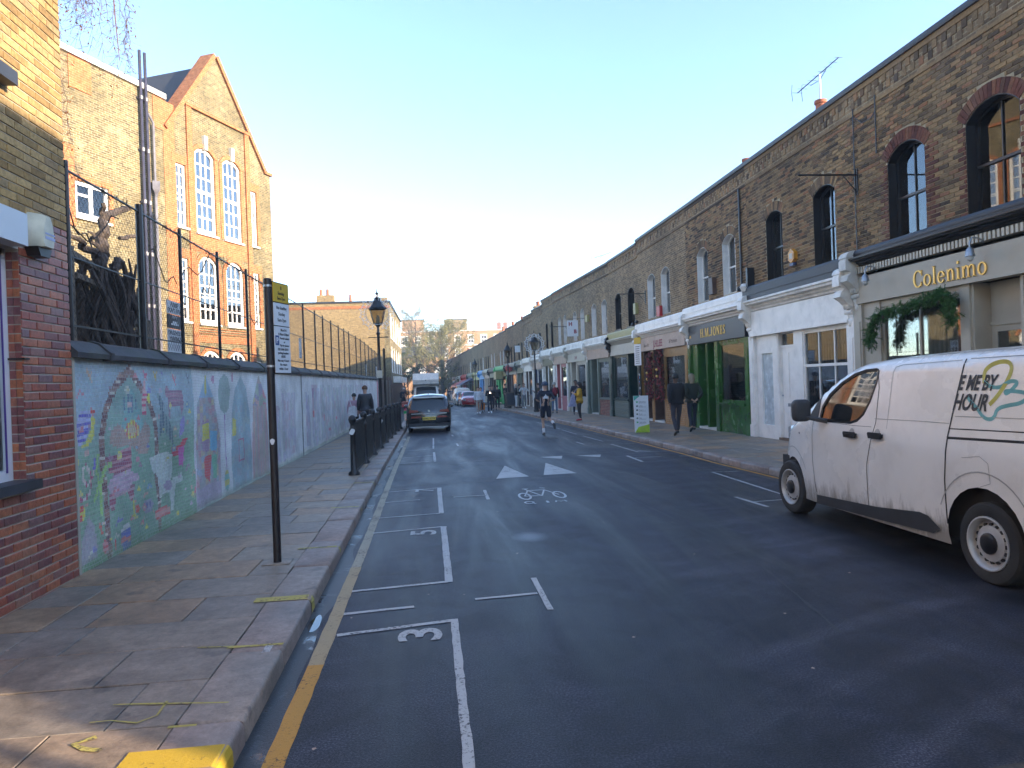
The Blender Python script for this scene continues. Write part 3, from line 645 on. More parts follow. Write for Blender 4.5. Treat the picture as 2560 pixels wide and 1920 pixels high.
def terraced(y0, y1, label, eave, wins, sp, detail=2, wall=None, quoin=None, nind=0, below=None):
    x0, x1 = fc(y0), fc(y1); L = hypot(y1-y0, x1-x0); rz = atan2(y1-y0, x1-x0); g0 = gz(y0); drop = gz(y1)-g0
    t = thing('terraced_house', label, 'house', (x0, y0, g0), rz, 'terraced houses with shops on the right of the street')
    hs = (eave-g0)/7.48; zw0 = 4.12*hs; zc = sp.get('top', 4.05)*hs if hs < .99 else sp.get('top', 4.05)
    e = eave-g0; ops = []
    for w in wins:
        ops.append((w['u']-w['w']/2, w['u']+w['w']/2, w.get('z0', 4.12)*hs, w.get('z1', 5.82)*hs, w.get('h', .16)))
    zb = 3.6*hs; geo = detail >= 2
    wall_ops(MB(), 0, L, zb, e-.62, ops, -.25, 0.).build('wall', m_mortar if geo else m_twall, t)
    if geo: bricks(t, .0, L, zb+.35, e-.62, ops, m_stock, quoin, nind, key=(lambda b: (b[4] is m_stock)*0+b[0]))
    # parapet: band of projecting headers under a flat coping
    pb = MB(); pb.box(0, L, -.25, .012 if geo else .01, e-.62, e-.08); pb.build('parapet', m_twall, t)
    if detail >= 1:
        db = MB(); u = .05
        db.box(0, L, .012, .028, e-.62, e-.56); db.box(0, L, .012, .035, e-.20, e-.08)
        while u < L-.1: db.box(u, u+.11, .012, .026, e-.34, e-.20); db.box(u+.11, u+.22, .012, .02, e-.48, e-.34); u += .225*(1 if detail > 1 else 2)
        db.build('corbelled_brick', m_stock, t)
    cp = MB(); nc = max(3, int(L/.6)) if detail else 2
    for i in range(nc):
        a, b = L*i/nc+.003, L*(i+1)/nc-.003; cp.prism([(-.27, e-.10), (.075, e-.10), (.085, e-.06), (.085, e+.0), (-.05, e+.05), (-.27, e-.0)], a, b, 'x')
    cp.build('coping', m_lead, t)
    # roof, party walls and back
    MB().prism([(-.25, e-.35), (-4.2, e-.05), (-8, e-1.0), (-8, e-1.2), (-.25, e-.6)], 0, L, 'x').build('roof', m_slate, t)
    bk = MB(); bk.box(0, L, -8, -7.8, -.5, e-1.15); bk.box(0, .11, -7.8, -.25, -.5, e-.75); bk.box(L-.11, L, -7.8, -.25, -.5, e-.75); bk.build('party_wall', m_twall, t)
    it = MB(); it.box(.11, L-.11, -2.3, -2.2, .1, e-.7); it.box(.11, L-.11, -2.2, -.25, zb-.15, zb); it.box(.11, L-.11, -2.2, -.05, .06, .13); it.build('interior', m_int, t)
    for w, o in zip(wins, ops):
        window(t, *o, w.get('f', m_white), w.get('r'), w.get('c', 2), 1, True, w.get('y', -.16), w.get('s'), None, w.get('lab'), curtain=w.get('cur'), cw=w.get('cw', -.0), fw=.05)
    # ---- shopfront
    f0, f1 = sp['fascia']; yp = .10; P = sp.get('pil', m_white); k = hs if hs < .99 else 1.
    f0 *= k; f1 *= k
    MB().box(.16, L-.16, -.1, yp, f0, f1).build('fascia', sp['fm'], t)
    if sp.get('ftrim') is not None:
        MB().box(.16, L-.16, yp, yp+.02, f0-.03, f0+.02).build('fascia_trim', sp['ftrim'], t)
    c0, c1 = [q*k for q in sp['cornice']]; moulding(t, .0, L, corn_prof(c0, c1, .30), sp['cm'])
    b1 = sp.get('block', zc/ k if k else zc)*k
    if b1 > c1+.03:
        moulding(t, .0, L, [(0, c1+.015), (.20, c1+.0), (.20, b1-.05), (.17, b1), (0, b1+.03)], sp.get('bm', sp['cm']), 'blocking_course')
        if detail >= 1: MB().box(.0, L, .20, .214, c1+(b1-c1)*.38, c1+(b1-c1)*.45).build('moulding', sp.get('bm', sp['cm']), t)
    for s in sp.get('corb', ('b',)):
        corbel(t, L-.13, .24, f0-.28, c1+.02, .36, sp.get('cbm', P)) if s == 'b' else corbel(t, .13, .24, f0-.28, c1+.02, .36, sp.get('cbm', P))
    for a, b in ((0, .27), (L-.27, L)):
        pm_ = MB()
        pm_.box(a, b, -.1, .07, .1, f0-.02); pm_.box(a-.0, b+.0, .07, .10, .1, .42); pm_.box(a+.05, b-.05, .07, .085, .6, f0-.35)
        pm_.build('pilaster', P, t)
    MB().box(.16, L-.16, -.1, 0., f1, c0+.01).build('frieze', sp.get('fr', sp['cm']), t) if c0 > f1 else None
    for b in sp['bays']:
        shop_bay(t, b, sp, f0, P)
    TER.append((t, L, e)); return t, L, e
def shop_bay(t, b, sp, f0, P):
    kind, a, c = b[0], b[1], b[2]; o = b[3] if len(b) > 3 else {}
    fm = o.get('m', P); top = f0-.0
    if kind == 'panel':
        MB().box(a, c, -.12, o.get('y', -.02), .1, top).build('panel', fm, t)
    if kind == 'window':
        z0, z1 = o.get('z0', .85), o.get('z1', f0-.12); y = -.02
        sr = MB(); sr.box(a, c, -.14, -.01, .1, z0-.06); 
        sk = o.get('riser', 'plain')
        if sk == 'boards':
            z = .16
            while z < z0-.12: sr.prism([(-.01, z), (.028, z+.01), (.02, z+.085), (-.01, z+.09)], a+.02, c-.02, 'x'); z += .1
        elif sk == 'panels':
            for i in range(2): p = a+.06+(c-a-.06)*i/2; q = p+(c-a)/2-.1; sr.box(p, q, -.01, .012, .22, z0-.18)
        sr.build('stallriser', o.get('rm', fm), t); MB().box(a-.0, c+.0, -.14, .05, z0-.06, z0).build('sill', o.get('sm', fm), t)
        if z1 < top: MB().box(a, c, -.12, -.0, z1, top).build('window_head', o.get('hm', fm), t)
        w = MB(); fw = o.get('fw', .05)
        w.box(a, a+fw, -.1, y, z0, z1); w.box(c-fw, c, -.1, y, z0, z1); w.box(a+fw, c-fw, -.1, y-.002, z0, z0+fw); w.box(a+fw, c-fw, -.1, y-.002, z1-fw, z1)
        n = o.get('cols', 1)
        for i in range(1, n): u = a+(c-a)*i/n; w.box(u-.018, u+.018, -.085, y-.012, z0+fw, z1-fw)
        for zz in o.get('rails', ()): w.box(a+fw, c-fw, -.095, y-.004, zz-.03, zz+.03)
        wo_ = w.build('shop_window', o.get('frame', fm), t)
        MB().box(a+.02, c-.02, -.06, -.054, z0+.02, z1-.02).build('pane', m_shopglass, wo_)
        back = o.get('back')
        if back == 'net':
            nb = MB(); n_ = int((c-a)/.06); vs = []
            for i in range(n_+1): u = a+.03+(c-a-.06)*i/n_; vs += [(u, -.14+.015*sin(i*1.9), z0), (u, -.14+.015*sin(i*1.9), z1)]
            nb.add(vs, [(2*i, 2*i+2, 2*i+3, 2*i+1) for i in range(n_)]); nb.build('curtain', o.get('cm', m_curt), wo_)
        if back == 'gate':      # folding lattice gate behind the glass
            gt = MB(); n_ = int((c-a)/.11)
            for i in range(n_+1): u = a+.04+(c-a-.08)*i/n_; gt.box(u-.012, u+.012, -.115, -.10, z0, z1-.05)
            s_ = (c-a-.08)/n_
            for i in range(n_):
                for zb_ in (z1-.42, z0+.25, (z0+z1)/2-.15):
                    u = a+.04+s_*i
                    for d in (0, 1):
                        for q in range(2): 
                            za = zb_+q*.16; p, r = ((u, za), (u+s_, za+.16)) if d else ((u, za+.16), (u+s_, za))
                            gt.tube([(p[0], -.092-.008*d, p[1]), (r[0], -.092-.008*d, r[1])], .008, 4)
            gt.build('folding_gate', o.get('gm', M('gate_steel', (.52, .48, .42), .5)), wo_)
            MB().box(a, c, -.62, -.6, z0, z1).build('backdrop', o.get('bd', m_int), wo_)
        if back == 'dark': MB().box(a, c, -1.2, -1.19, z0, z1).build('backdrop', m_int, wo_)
    if kind == 'door':
        y = o.get('y', -.25); dz = o.get('z1', 2.35); z0 = .17
        MB().box(a, c, -.9, .02, .1, z0).build('step', o.get('stepm', m_stone), t)
        j = MB(); j.box(a, a+.05, y-.05, -.01, z0, top); j.box(c-.05, c, y-.05, -.01, z0, top)
        if dz+.06 < top:
            j.box(a+.05, c-.05, y-.05, y+.02, dz, dz+.06)
            if o.get('fan'):
                j.box(a+.05, c-.05, y-.05, y+.01, top-.06, top); MB().box(a+.05, c-.05, y-.03, y-.025, dz+.06, top-.06).build('pane', m_shopglass, t)
                MB().box(a+.05, c-.05, y-.5, y-.49, dz+.06, top).build('backdrop', m_int, t)
            else: j.box(a+.05, c-.05, y-.05, y, dz+.06, top)
        j.build('door_frame', fm, t)
        if o.get('open'): MB().box(a, c, -1.6, -1.59, .13, top).build('backdrop', o.get('bm', m_int), t)
        else: door(t, a+.05, c-.05, z0, dz, o.get('dm', fm), y, o.get('glazed', 0), o.get('lab'), letter=o.get('letter', False))
    if kind == 'light':   # narrow frosted light
        z0, z1 = .45, o.get('z1', 2.3)
        MB().box(a, c, -.12, 0, .1, z0).build('panel', fm, t); MB().box(a, c, -.12, -0., z1, top).build('panel', fm, t)
        fr = MB(); fr.box(a, a+.12, -.12, 0, z0, z1); fr.box(c-.12, c, -.12, 0, z0, z1); fo = fr.build('frame', fm, t)
        MB().box(a+.12, c-.12, -.06, -.05, z0, z1).build('frosted_pane', M('frosted_glass', (.52, .58, .60), .25, spec=.6, bs=0), fo)
def lettering(t, txt, uc, z, size, mat, depth=.02, y=.11, bold=.0, sx=1., name='lettering'):
    return text_on(txt, size, mat, t, (uc, y, z), None, depth, bold, name, 'CENTER', sx)

W_ = lambda u, w=1.0, **k: dict(u=u, w=w, **k)
blk = dict(f=m_black, r=m_black, s=m_black)
wht = dict(f=m_white, r=m_white)
# 1 nearest full unit: taupe shop with gilt name
t1, L1, e1 = terraced(8.7, 13.53, 'dark brick house above the taupe shop whose gilt sign reads Colenimo', 7.48,
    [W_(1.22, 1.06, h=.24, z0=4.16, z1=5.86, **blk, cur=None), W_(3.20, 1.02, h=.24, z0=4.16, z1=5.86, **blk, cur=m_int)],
    dict(fascia=(3.10, 3.62), fm=m_taupe, cornice=(3.84, 4.0), cm=m_black, block=4.15, bm=m_lead, fr=m_cream, pil=m_taupe, cbm=m_stone, corb=('b',),
         bays=[('door', .75, 1.75, dict(m=m_taupe, y=-.3, z1=2.42, glazed=1)), ('panel', .27, .75), ('panel', 1.75, 1.95, dict(y=.03)),
               ('window', 1.95, 4.05, dict(z0=.8, z1=2.98, fw=.07, cols=2, back='gate', bd=m_intl, riser='panels', m=m_taupe)), ('panel', 4.05, 4.56, dict(y=0.02))]),
    2, quoin=m_redbrick, nind=290)
dn = MB(); u = .2
while u < L1-.2: dn.box(u, u+.05, .0, .15, 3.69, 3.81); u += .085
dn.build('dentil_course', m_cream, t1)
cbox('shelf', m_orange, t1, 2.0, 4.0, -.16, -.30, 2.03, 2.07)
# serifed gilt name, letter by letter (strokes with a swelling and slab ends)
def serif(parent, txt, u, z, h, mat, y=.10, d=.022, w=.05):
    """draws roman capitals/minuscules from strokes; u is the left end, reading towards -x"""
    x = 0; xh = h*.66; th = w*.45
    def bar(mb, a, b, c, e): mb.box(u-a, u-b, y, y+d, z+c, z+e)
    def ring(mb, cx, cz, rx, rz, a0, a1, thick=w, n=22):
        for i in range(n):
            q = [a0+(a1-a0)*(i+k)/n for k in (0, 1)]; pts = []
            for t_ in q:
                tk = th+(thick-th)*abs(cos(t_)); pts.append((cx+rx*cos(t_), cz+rz*sin(t_), tk))
            (xa, za, ta), (xb, zb, tb) = pts
            def off(px, pz, t_, tk): return (px-tk*cos(t_), pz-tk*sin(t_))
            A, B = off(xa, za, q[0], ta), off(xb, zb, q[1], tb)
            mb.prism([(u-xa, z+za), (u-xb, z+zb), (u-B[0], z+B[1]), (u-A[0], z+A[1])], y, y+d)
    for ch in txt:
        mb = MB()
        if ch == 'C': ring(mb, h*.42, h*.5, h*.42, h*.52, radians(42), radians(318), w*1.1); bar(mb, h*.72, h*.76, h*.66, h*.98); bar(mb, h*.70, h*.74, h*.04, h*.30); adv = h*.84
        elif ch == 'o': ring(mb, xh*.48, xh*.5, xh*.48, xh*.53, 0, 2*pi, w); adv = xh*1.05
        elif ch == 'e': ring(mb, xh*.46, xh*.5, xh*.45, xh*.53, radians(0), radians(325), w); bar(mb, xh*.1, xh*.88, xh*.48, xh*.48+th*.9); adv = xh*1.0
        elif ch in 'lI': bar(mb, w*.6, w*1.6, 0, h*1.05); bar(mb, 0, w*2.2, 0, th*.8); bar(mb, 0, w*1.6, h*1.05-th*.8, h*1.05); adv = w*2.7
        elif ch == 'i': bar(mb, w*.6, w*1.6, 0, xh); bar(mb, 0, w*2.2, 0, th*.8); bar(mb, 0, w*1.6, xh-th*.8, xh); mb.box(u-w*.55, u-w*1.6, y, y+d, z+h*.86, z+h*1.02); adv = w*2.7
        elif ch in 'nm':
            k = 1 if ch == 'n' else 2; wd = xh*.60
            bar(mb, w*.6, w*1.5, 0, xh); bar(mb, 0, w*.8, xh-th*.8, xh); bar(mb, 0, w*2.1, 0, th*.8)
            for i in range(k):
                x0 = w*1.0+i*wd; ring(mb, x0+wd*.55, xh*.62, wd*.56, xh*.42, radians(0), radians(150), w); bar(mb, x0+wd*1.1-w*.9, x0+wd*1.1, 0, xh*.64); bar(mb, x0+wd*1.1-w*1.5, x0+wd*1.1+w*.6, 0, th*.8)
            adv = w*1.7+wd*k+w*.7
        elif ch == 'H': bar(mb, w*.5, w*1.5, 0, h); bar(mb, h*.62, h*.62+w, 0, h); bar(mb, w, h*.64, h*.46, h*.46+th); [bar(mb, a, a+w*2, c, c+th*.7) for a in (0, h*.62-w*.5) for c in (0, h-th*.7)]; adv = h*.62+w*2
        elif ch == 'M': 
            bar(mb, w*.4, w*.8, 0, h); bar(mb, h*.8, h*.8+w, 0, h); [bar(mb, a, a+w*1.8, 0, th*.7) for a in (0, h*.8-w*.4)]; bar(mb, 0, w*1.2, h-th*.7, h); bar(mb, h*.8, h*.8+w*1.5, h-th*.7, h)
            mb.prism([(u-w*.4, z+h), (u-w*1.6, z+h), (u-h*.48, z+.02), (u-h*.40, z+.0)], y, y+d-.002); mb.prism([(u-h*.8-w*.2, z+h), (u-h*.8+w*.3, z+h), (u-h*.40, z), (u-h*.47, z)], y, y+d-.004); adv = h*.8+w*2
        elif ch == '.': bar(mb, 0, w, 0, w); adv = w*1.9
        elif ch == 'J': bar(mb, h*.26, h*.26+w, h*.2, h); bar(mb, h*.26-w*.5, h*.26+w*1.5, h-th*.7, h); ring(mb, h*.16, h*.2, h*.10+w, h*.2, radians(180), radians(360), w*.8, 10); adv = h*.26+w*2.1
        elif ch == 'O': ring(mb, h*.42, h*.5, h*.42, h*.52, 0, 2*pi, w*1.1); adv = h*.92
        elif ch == 'N': bar(mb, w*.4, w*.9, 0, h); bar(mb, h*.66, h*.66+w*.5, 0, h); bar(mb, 0, w*1.6, 0, th*.7); bar(mb, h*.66-w*.5, h*.66+w, h-th*.7, h); bar(mb, 0, w, h-th*.7, h); mb.prism([(u-w*.3, z+h), (u-w*1.5, z+h), (u-h*.66-w*.4, z), (u-h*.66+w*.4, z)], y, y+d-.003); adv = h*.66+w*1.8
        elif ch == 'E': bar(mb, w*.5, w*1.5, 0, h); [bar(mb, 0, h*.5, c, c+th*.8) for c in (0, h*.47, h-th*.8)]; bar(mb, h*.5-th*.5, h*.5, 0, h*.25); bar(mb, h*.5-th*.5, h*.5, h*.75, h); bar(mb, h*.36, h*.40, h*.36, h*.62); adv = h*.5+w*.8
        elif ch == 'S': ring(mb, h*.25, h*.73, h*.23, h*.27, radians(20), radians(270), w*.9, 14); ring(mb, h*.25, h*.27, h*.25, h*.27, radians(90), radians(-160), w*.9, 14); bar(mb, h*.44, h*.48, h*.68, h*.98); bar(mb, .0, .04*h, .02, h*.3); adv = h*.56
        else: adv = h*.3
        if mb.v: mb.build('gilt_letter', mat, parent)
        u -= adv+w*.55
serif(t1, 'Colenimo', 11.64-8.7, 3.19, .29, m_gold, .102, .02, .036)
# goose-neck lamps over the fascia
for u in (3.95, 1.3):
    lp = MB(); lp.tube([(u, .12, 3.66), (u, .2, 3.74), (u, .32, 3.74), (u, .36, 3.66), (u, .36, 3.60)], .014, 6); lp.lathe([(.02, 3.60), (.055, 3.56), (.07, 3.46)], 12, 0, None, (u, .36, 0)); lo = lp.build('sign_lamp', m_steel, t1, True)
    MB().ball((u, .36, 3.44), (.052, .052, .06), 10, 6).build('bulb_cover', M('frosted_lamp', (.5, .5, .48), .3), lo, True)
# 2 white shop
t2, L2, e2 = terraced(13.53, 18.4, 'dark brick house above the white painted shopfront with a four panel door', 7.48,
    [W_(1.07, .88, h=.16, **blk, cur=m_int), W_(3.36, .86, h=.16, **blk, cur=m_int)],
    dict(fascia=(2.80, 3.42), fm=m_white, cornice=(3.45, 3.72), cm=m_wht2, block=4.1, bm=m_lead, pil=m_white, cbm=m_wht2, corb=('b', 'a'), ftrim=m_white,
         bays=[('window', .27, 2.16, dict(z0=.75, z1=2.72, cols=3, rails=(1.93,), back='gate', riser='panels')), ('panel', 2.16, 2.56, dict(y=.01)),
               ('door', 2.56, 3.42, dict(y=-.10, z1=2.40, fan=1, letter=True, stepm=M('brown_step', (.16, .10, .06), .7))), ('panel', 3.42, 3.55, dict(y=.0)), ('light', 3.55, 4.40), ('panel', 4.40, 4.62)]),
    2, nind=200)
# 3 green shop
t3, L3, e3 = terraced(18.4, 23.1, 'dark brick house above the bottle green shop signed H.M. JONES', 7.48,
    [W_(1.25, .92, h=.2, **wht, y=-.18), W_(3.28, .92, h=.2, **wht, y=-.18)],
    dict(fascia=(2.83, 3.42), fm=m_grey, cornice=(3.45, 3.72), cm=m_white, block=4.05, pil=m_green, cbm=m_wht2, corb=('b',),
         bays=[('window', .42, 2.25, dict(z0=.98, z1=2.76, back='dark', m=m_green, fw=.08, riser='plain')), ('panel', .27, .42, dict(y=.01)), ('panel', 2.25, 2.50, dict(y=.03)),
               ('door', 2.50, 3.20, dict(y=-.35, z1=2.5, m=m_green)), ('door', 3.24, 3.95, dict(y=-.55, z1=2.5, m=m_green)), ('panel', 3.95, 4.45, dict(y=.01))]), 2, nind=0)
serif(t3, 'H.M.JONES', 21.78-18.4, 3.0, .27, m_gold, .102, .012, .046)
text_on('64', .16, m_gold, t3, (4.3, .104, 3.02), None, .006)
# 4 timber shop with red wreath garlands
t4, L4, e4 = terraced(23.1, 28.7, 'dark brick house above the orange timber shop signed J.H. LEE with red garlands', 7.48,
    [W_(2.20, .95, h=.2, **wht, y=-.18), W_(3.86, .95, h=.2, **wht, y=-.18)],
    dict(fascia=(2.9, 3.42), fm=m_peach, cornice=(3.45, 3.68), cm=m_white, block=4.02, pil=m_orange, cbm=m_wht2, corb=('b',),
         bays=[('window', .45, 2.6, dict(z0=1.0, z1=2.62, back='net', m=m_orange, rm=brickmat('orange_brick', (.42, .22, .08), (.34, .17, .06), (.35, .28, .2), .1), hm=m_orange)), ('panel', .27, .45, dict(y=.01)),
               ('door', 2.75, 3.9, dict(y=-.7, z1=2.6, m=m_brownp, dm=m_brownp)), ('panel', 3.9, 4.2, dict(y=.01, m=m_orange)), ('door', 4.2, 5.2, dict(y=-.5, z1=2.6, m=m_brownp)), ('panel', 2.6, 2.75, dict(m=m_orange))]), 1)
lettering(t4, 'J.H.LEE', 3.0, 3.0, .36, m_redi, .01, .102, .006); lettering(t4, '& Partners', 1.3, 3.05, .2, m_brownp, .004, .102); lettering(t4, 'Since 18', 4.45, 3.05, .18, m_brownp, .004, .102)
# further units
def gsp(fm, pil, wm, cm=m_white, bm=None, door_m=None, top=4.02, net=None, riser='plain', rm=None, flip=False, cbm=None, fascia=(2.95, 3.42), corn=(3.45, 3.70)):
    return lambda L: dict(fascia=fascia, fm=fm, cornice=corn, cm=cm, block=top, bm=bm or cm, pil=pil, cbm=cbm or pil, corb=('b',),
        bays=[('window', .3, L*.52, dict(z0=.95, z1=2.8, back=net or 'dark', m=wm, riser=riser, rm=rm or wm)), ('panel', L*.52, L*.57, dict(m=pil, y=.02)), ('door', L*.57, L*.9-.2, dict(y=-.3, z1=2.4, m=wm, dm=door_m or wm, fan=1)), ('panel', L*.9-.2, L-.27, dict(m=pil))]
        if not flip else [('door', .3, L*.38, dict(y=-.8, z1=2.8, m=wm, open=1)), ('panel', L*.38, L*.42, dict(m=pil, y=.02)), ('window', L*.42, L-.3, dict(z0=.95, z1=2.9, back=net or 'dark', m=wm, riser=riser, rm=rm or wm))])
UN = [
 (28.7, 33.1, 'dark brick house above the dark green shop with an open doorway', 7.36, [(1.02, .95, blk), (3.0, .95, blk)], gsp(m_cream, m_dkgreen, m_dkgreen, m_cream, m_yellowp, flip=True, net='net', riser='boards', rm=m_sage, cbm=m_black), 1),
 (33.1, 37.2, 'dark brick house above the sage green shop with a red brick stallriser', 7.34, [(.9, .85, wht), (2.65, .85, wht)], gsp(m_peach, m_sage, m_sage, m_wht2, net='net', rm=m_lowred, cbm=m_wht2), 1),
 (37.2, 41.3, 'dark brick house above the cream shopfront with a glazed door', 7.34, [(.75, .75, wht), (2.3, .75, wht)], gsp(m_cream, m_cream, m_cream, m_wht2), 1),
 (41.3, 44.9, 'dark brick house above the pink shopfront', 7.34, [(.5, .7, wht), (1.9, .7, wht)], gsp(m_peach, m_wht2, m_pink, m_wht2, rm=m_pink), 1),
 (44.9, 48.3, 'dark brick house above the olive shop with a black door', 7.30, [(.4, .6, blk), (1.95, .6, blk)], gsp(m_olive, m_wht2, m_olive, m_wht2, door_m=m_black), 1),
 (48.3, 51.8, 'lower brick house above the shop with deep blue doors', 6.98, [(.8, .6, blk), (2.3, .6, wht)], gsp(m_peach, m_wht2, m_navy, m_wht2), 1),
 (51.8, 55.3, 'lower brick house above the brown shop hung with red decorations', 6.80, [(.8, .6, wht), (2.3, .6, blk)], gsp(m_wht2, m_wht2, m_brownp, m_wht2), 1),
 (55.3, 58.3, 'lower brick house above the grey green shop beside the people queueing', 6.66, [(.8, .55, blk), (2.1, .55, blk)], gsp(m_olive, m_sage, m_sage, m_sage), 0),
 (58.3, 63.6, 'lower brick house above the dark shop with red flowers over it', 6.55, [(1.2, .6, blk), (2.6, .6, blk), (4.0, .6, blk)], gsp(m_grey, m_brownp, m_brownp, m_grey), 0),
 (63.6, 69.4, 'lower brick house above the bright green shopfront', 6.42, [(1.5, .6, wht), (3.2, .6, wht)], gsp(m_yellowp, m_bgreen, m_bgreen, m_bgreen), 0),
 (69.4, 73.8, 'lower brick house above the black shop next to the bright green one', 6.36, [(1.2, .6, wht), (3.0, .6, wht)], gsp(m_olive, m_black, m_black, m_brownp), 0),
 (73.8, 77.5, 'lower brick house above the beige shop with a hanging plant', 6.32, [(1., .6, blk), (2.6, .6, blk)], gsp(m_peach, m_cream, m_cream, m_cream), 0),
 (77.5, 81.7, 'lower brick house above the sky blue shopfront', 6.27, [(1.2, .6, wht), (3.0, .6, blk)], gsp(m_lblue, m_lblue, m_lblue, m_lblue), 0),
 (81.7, 87, 'far brick house above the mustard yellow shop', 6.2, [(1.2, .6, blk), (3.4, .6, blk)], gsp(m_yellowp, m_yellowp, m_sage, m_yellowp), 0),
 (87, 93, 'far brick house behind the blue green awning', 6.12, [(1.2, .6, blk), (3.4, .6, wht)], gsp(m_navy, m_sage, m_dkgreen, m_sage), 0),
 (93, 100, 'far brick house behind the red awning with a lit window', 6.05, [(1.2, .6, blk), (3.4, .6, blk), (5.6, .6, blk)], gsp(m_redp, m_redp, m_redp, m_redp), 0),
 (100, 108, 'far brick house with a pale shopfront near the end of the terrace', 5.98, [(1.2, .7, blk), (3.4, .7, blk), (5.6, .7, blk)], gsp(m_wht2, m_wht2, m_wht2, m_wht2), 0),
 (108, 118, 'far plain brick house second from the end of the terrace', 5.95, [(1.5, .8, blk), (4.4, .8, blk), (7.3, .8, blk)], gsp(m_grey, m_brownp, m_brownp, m_brownp), 0),
 (118, 129, 'end house of the brick terrace beside the trees', 5.9, [(1.5, .8, blk), (4.4, .8, blk), (7.3, .8, blk)], gsp(m_wht2, m_wht2, m_grey, m_wht2), 0)]
for y0, y1, lab, ev, ws, spf, dt in UN:
    L = hypot(y1-y0, fc(y1)-fc(y0))
    r = terraced(y0, y1, lab, ev, [W_(u, w, h=.22 if y0 < 48 else .1, z1=5.78 if y0 < 48 else 5.6, y=-.18 if y0 < 48 else -.12, **k) for u, w, k in ws], spf(L), dt)
    if y0 == 37.2: lettering(r[0], 'CAFE', L*.5, 3.08, .26, m_redi, .006, .102)
# the unit beside and behind the camera (seen only in part, it throws the street's shadow)
terraced(3.3, 8.7, 'dark brick house with a black doorway at the picture edge', 7.48, [W_(1.3, 1.05, h=.24, **blk), W_(3.8, 1.05, h=.24, **blk)],
    dict(fascia=(3.10, 3.62), fm=m_grey, cornice=(3.86, 4.12), cm=m_black, block=4.12, pil=m_grey, corb=(), bays=[('window', .4, 3.6, dict(z0=.8, z1=2.98, m=m_grey, back='dark')), ('door', 3.7, 4.9, dict(m=m_grey, y=-.3))]), 1)
terraced(-2.1, 3.3, 'corner house of the brick terrace at the side street', 7.48, [W_(1.3, 1.05, h=.24, **blk), W_(3.8, 1.05, h=.24, **blk)],
    dict(fascia=(3.10, 3.62), fm=m_green, cornice=(3.86, 4.12), cm=m_wht2, block=4.12, pil=m_green, corb=(), bays=[('window', .4, 3.6, dict(z0=.8, z1=2.98, m=m_green, back='dark')), ('door', 3.7, 4.9, dict(m=m_green, y=-.3))]), 1)
# house across the side street
cb = thing('corner_house', 'plain brick corner house across the side street', 'house', (8.5, -23.0, 0), pi/2)
wall_ops(MB(), 0, 14, 0, 7.6, [(1.5, 2.7, 4.2, 6.0, .2), (4.5, 5.7, 4.2, 6.0, .2), (8.5, 9.7, 4.2, 6.0, .2), (11, 12.2, 4.2, 6.0, .2)], -.3, 0).box(0, .3, -8, -.3, 0, 7.6).box(13.7, 14, -8, -.3, 0, 7.6).box(.3, 13.7, -8, -7.7, 0, 7.6).build('wall', m_twall, cb)
for u in (1.5, 4.5, 8.5, 11): window(cb, u, u+1.2, 4.2, 6.0, .2, m_white, m_white)
MB().prism([(.0, 7.6), (-4, 8.2), (-8, 7.6)], 0, 14, 'x').build('roof', m_slate, cb)
# ------------------------------------------------ left side: near corner building
nb = thing('brick_building', 'near corner building of glazed red brick below and yellow brick above', 'building', (-3.38, 7.02, 0), -pi/2)
# local x runs back towards the camera (-Y), +y out to the street
D = 21.0; nops = [(.78, 2.3, 1.13, 3.03, 0), (3.1, 4.7, 1.13, 3.03, 0), (6.0, 7.5, .15, 3.03, 0), (8.6, 10.2, 1.13, 3.03, 0)]
up1 = [(u, u+1.5, 4.85+1.0, 8.3, .75) for u in (1.9, 4.6, 7.3, 10.0, 12.7, 15.4, 18.1)]
wall_ops(MB(), 0, D, 0, 3.4, nops, -.3, 0).build('wall', m_mortar2, nb)
wall_ops(MB(), 0, D, 3.4, 9.4, up1, -.3, 0).build('wall', m_mortar2, nb)
MB().box(0, .3, -9, -.3, 0, 9.4).box(D-.3, D, -9, -.3, 0, 9.4).box(.3, D-.3, -9, -8.7, 0, 9.4).build('wall', m_nearwall, nb)
MB().box(-.1, D, -9, .12, 9.4, 9.6).prism([(.1, 9.6), (-4.5, 11.2), (-9, 9.6)], 0, D, 'x').build('roof', m_slate, nb)
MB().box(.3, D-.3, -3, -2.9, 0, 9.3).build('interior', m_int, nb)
keyf = lambda b: b[0]+abs(b[2]-2.2)*.12
bricks(nb, 0.0, 2.4, .06, 3.34, nops, m_glazed, None, 235, key=keyf, dep=.010)
bricks(nb, 0.0, 2.4, 3.345, 6.6, up1[:1], m_ysbrick, None, 60, key=keyf, dep=.011)
wall_ops(MB(), 2.4, D, .06, 3.34, [o for o in nops if o[0] > 2.4], 0, .01).build('facing', brickmat('glazed_facing', (.32, .10, .06), (.2, .06, .06), (.4, .36, .3), .1), nb)
wall_ops(MB(), 2.4, D, 3.345, 9.4, [o for o in up1 if o[0] > 2.4], 0, .01).build('facing', m_nearwall, nb)
MB().box(0, 2.4, 0, .01, 6.6, 9.4).build('facing', m_nearwall, nb) if False else None
m_ceil = M('white_upvc', (.74, .75, .78), .35, ns=3, na=.05, bs=0)
for o in nops:
    if o[2] > 1: window(nb, *o, m_ceil, None, 2, 1, False, -.10, m_lead, sillp=.10, fw=.07)
    else: MB().box(o[0], o[1], -.2, -.15, .1, o[3]).build('door', m_navy, nb)
for o in up1: window(nb, *o, m_white, m_white, 3, 5, True, -.08, m_stone, fw=.11, bar=.05, glass=m_skyglass)
jb = MB(); z = 1.14
while z < 3.0:
    for a in (0, 1): jb.box(.782, .788, -.094+.05*a*2*.5, -.048+.05*a*2*.5, z, z+.065)
    z += .075
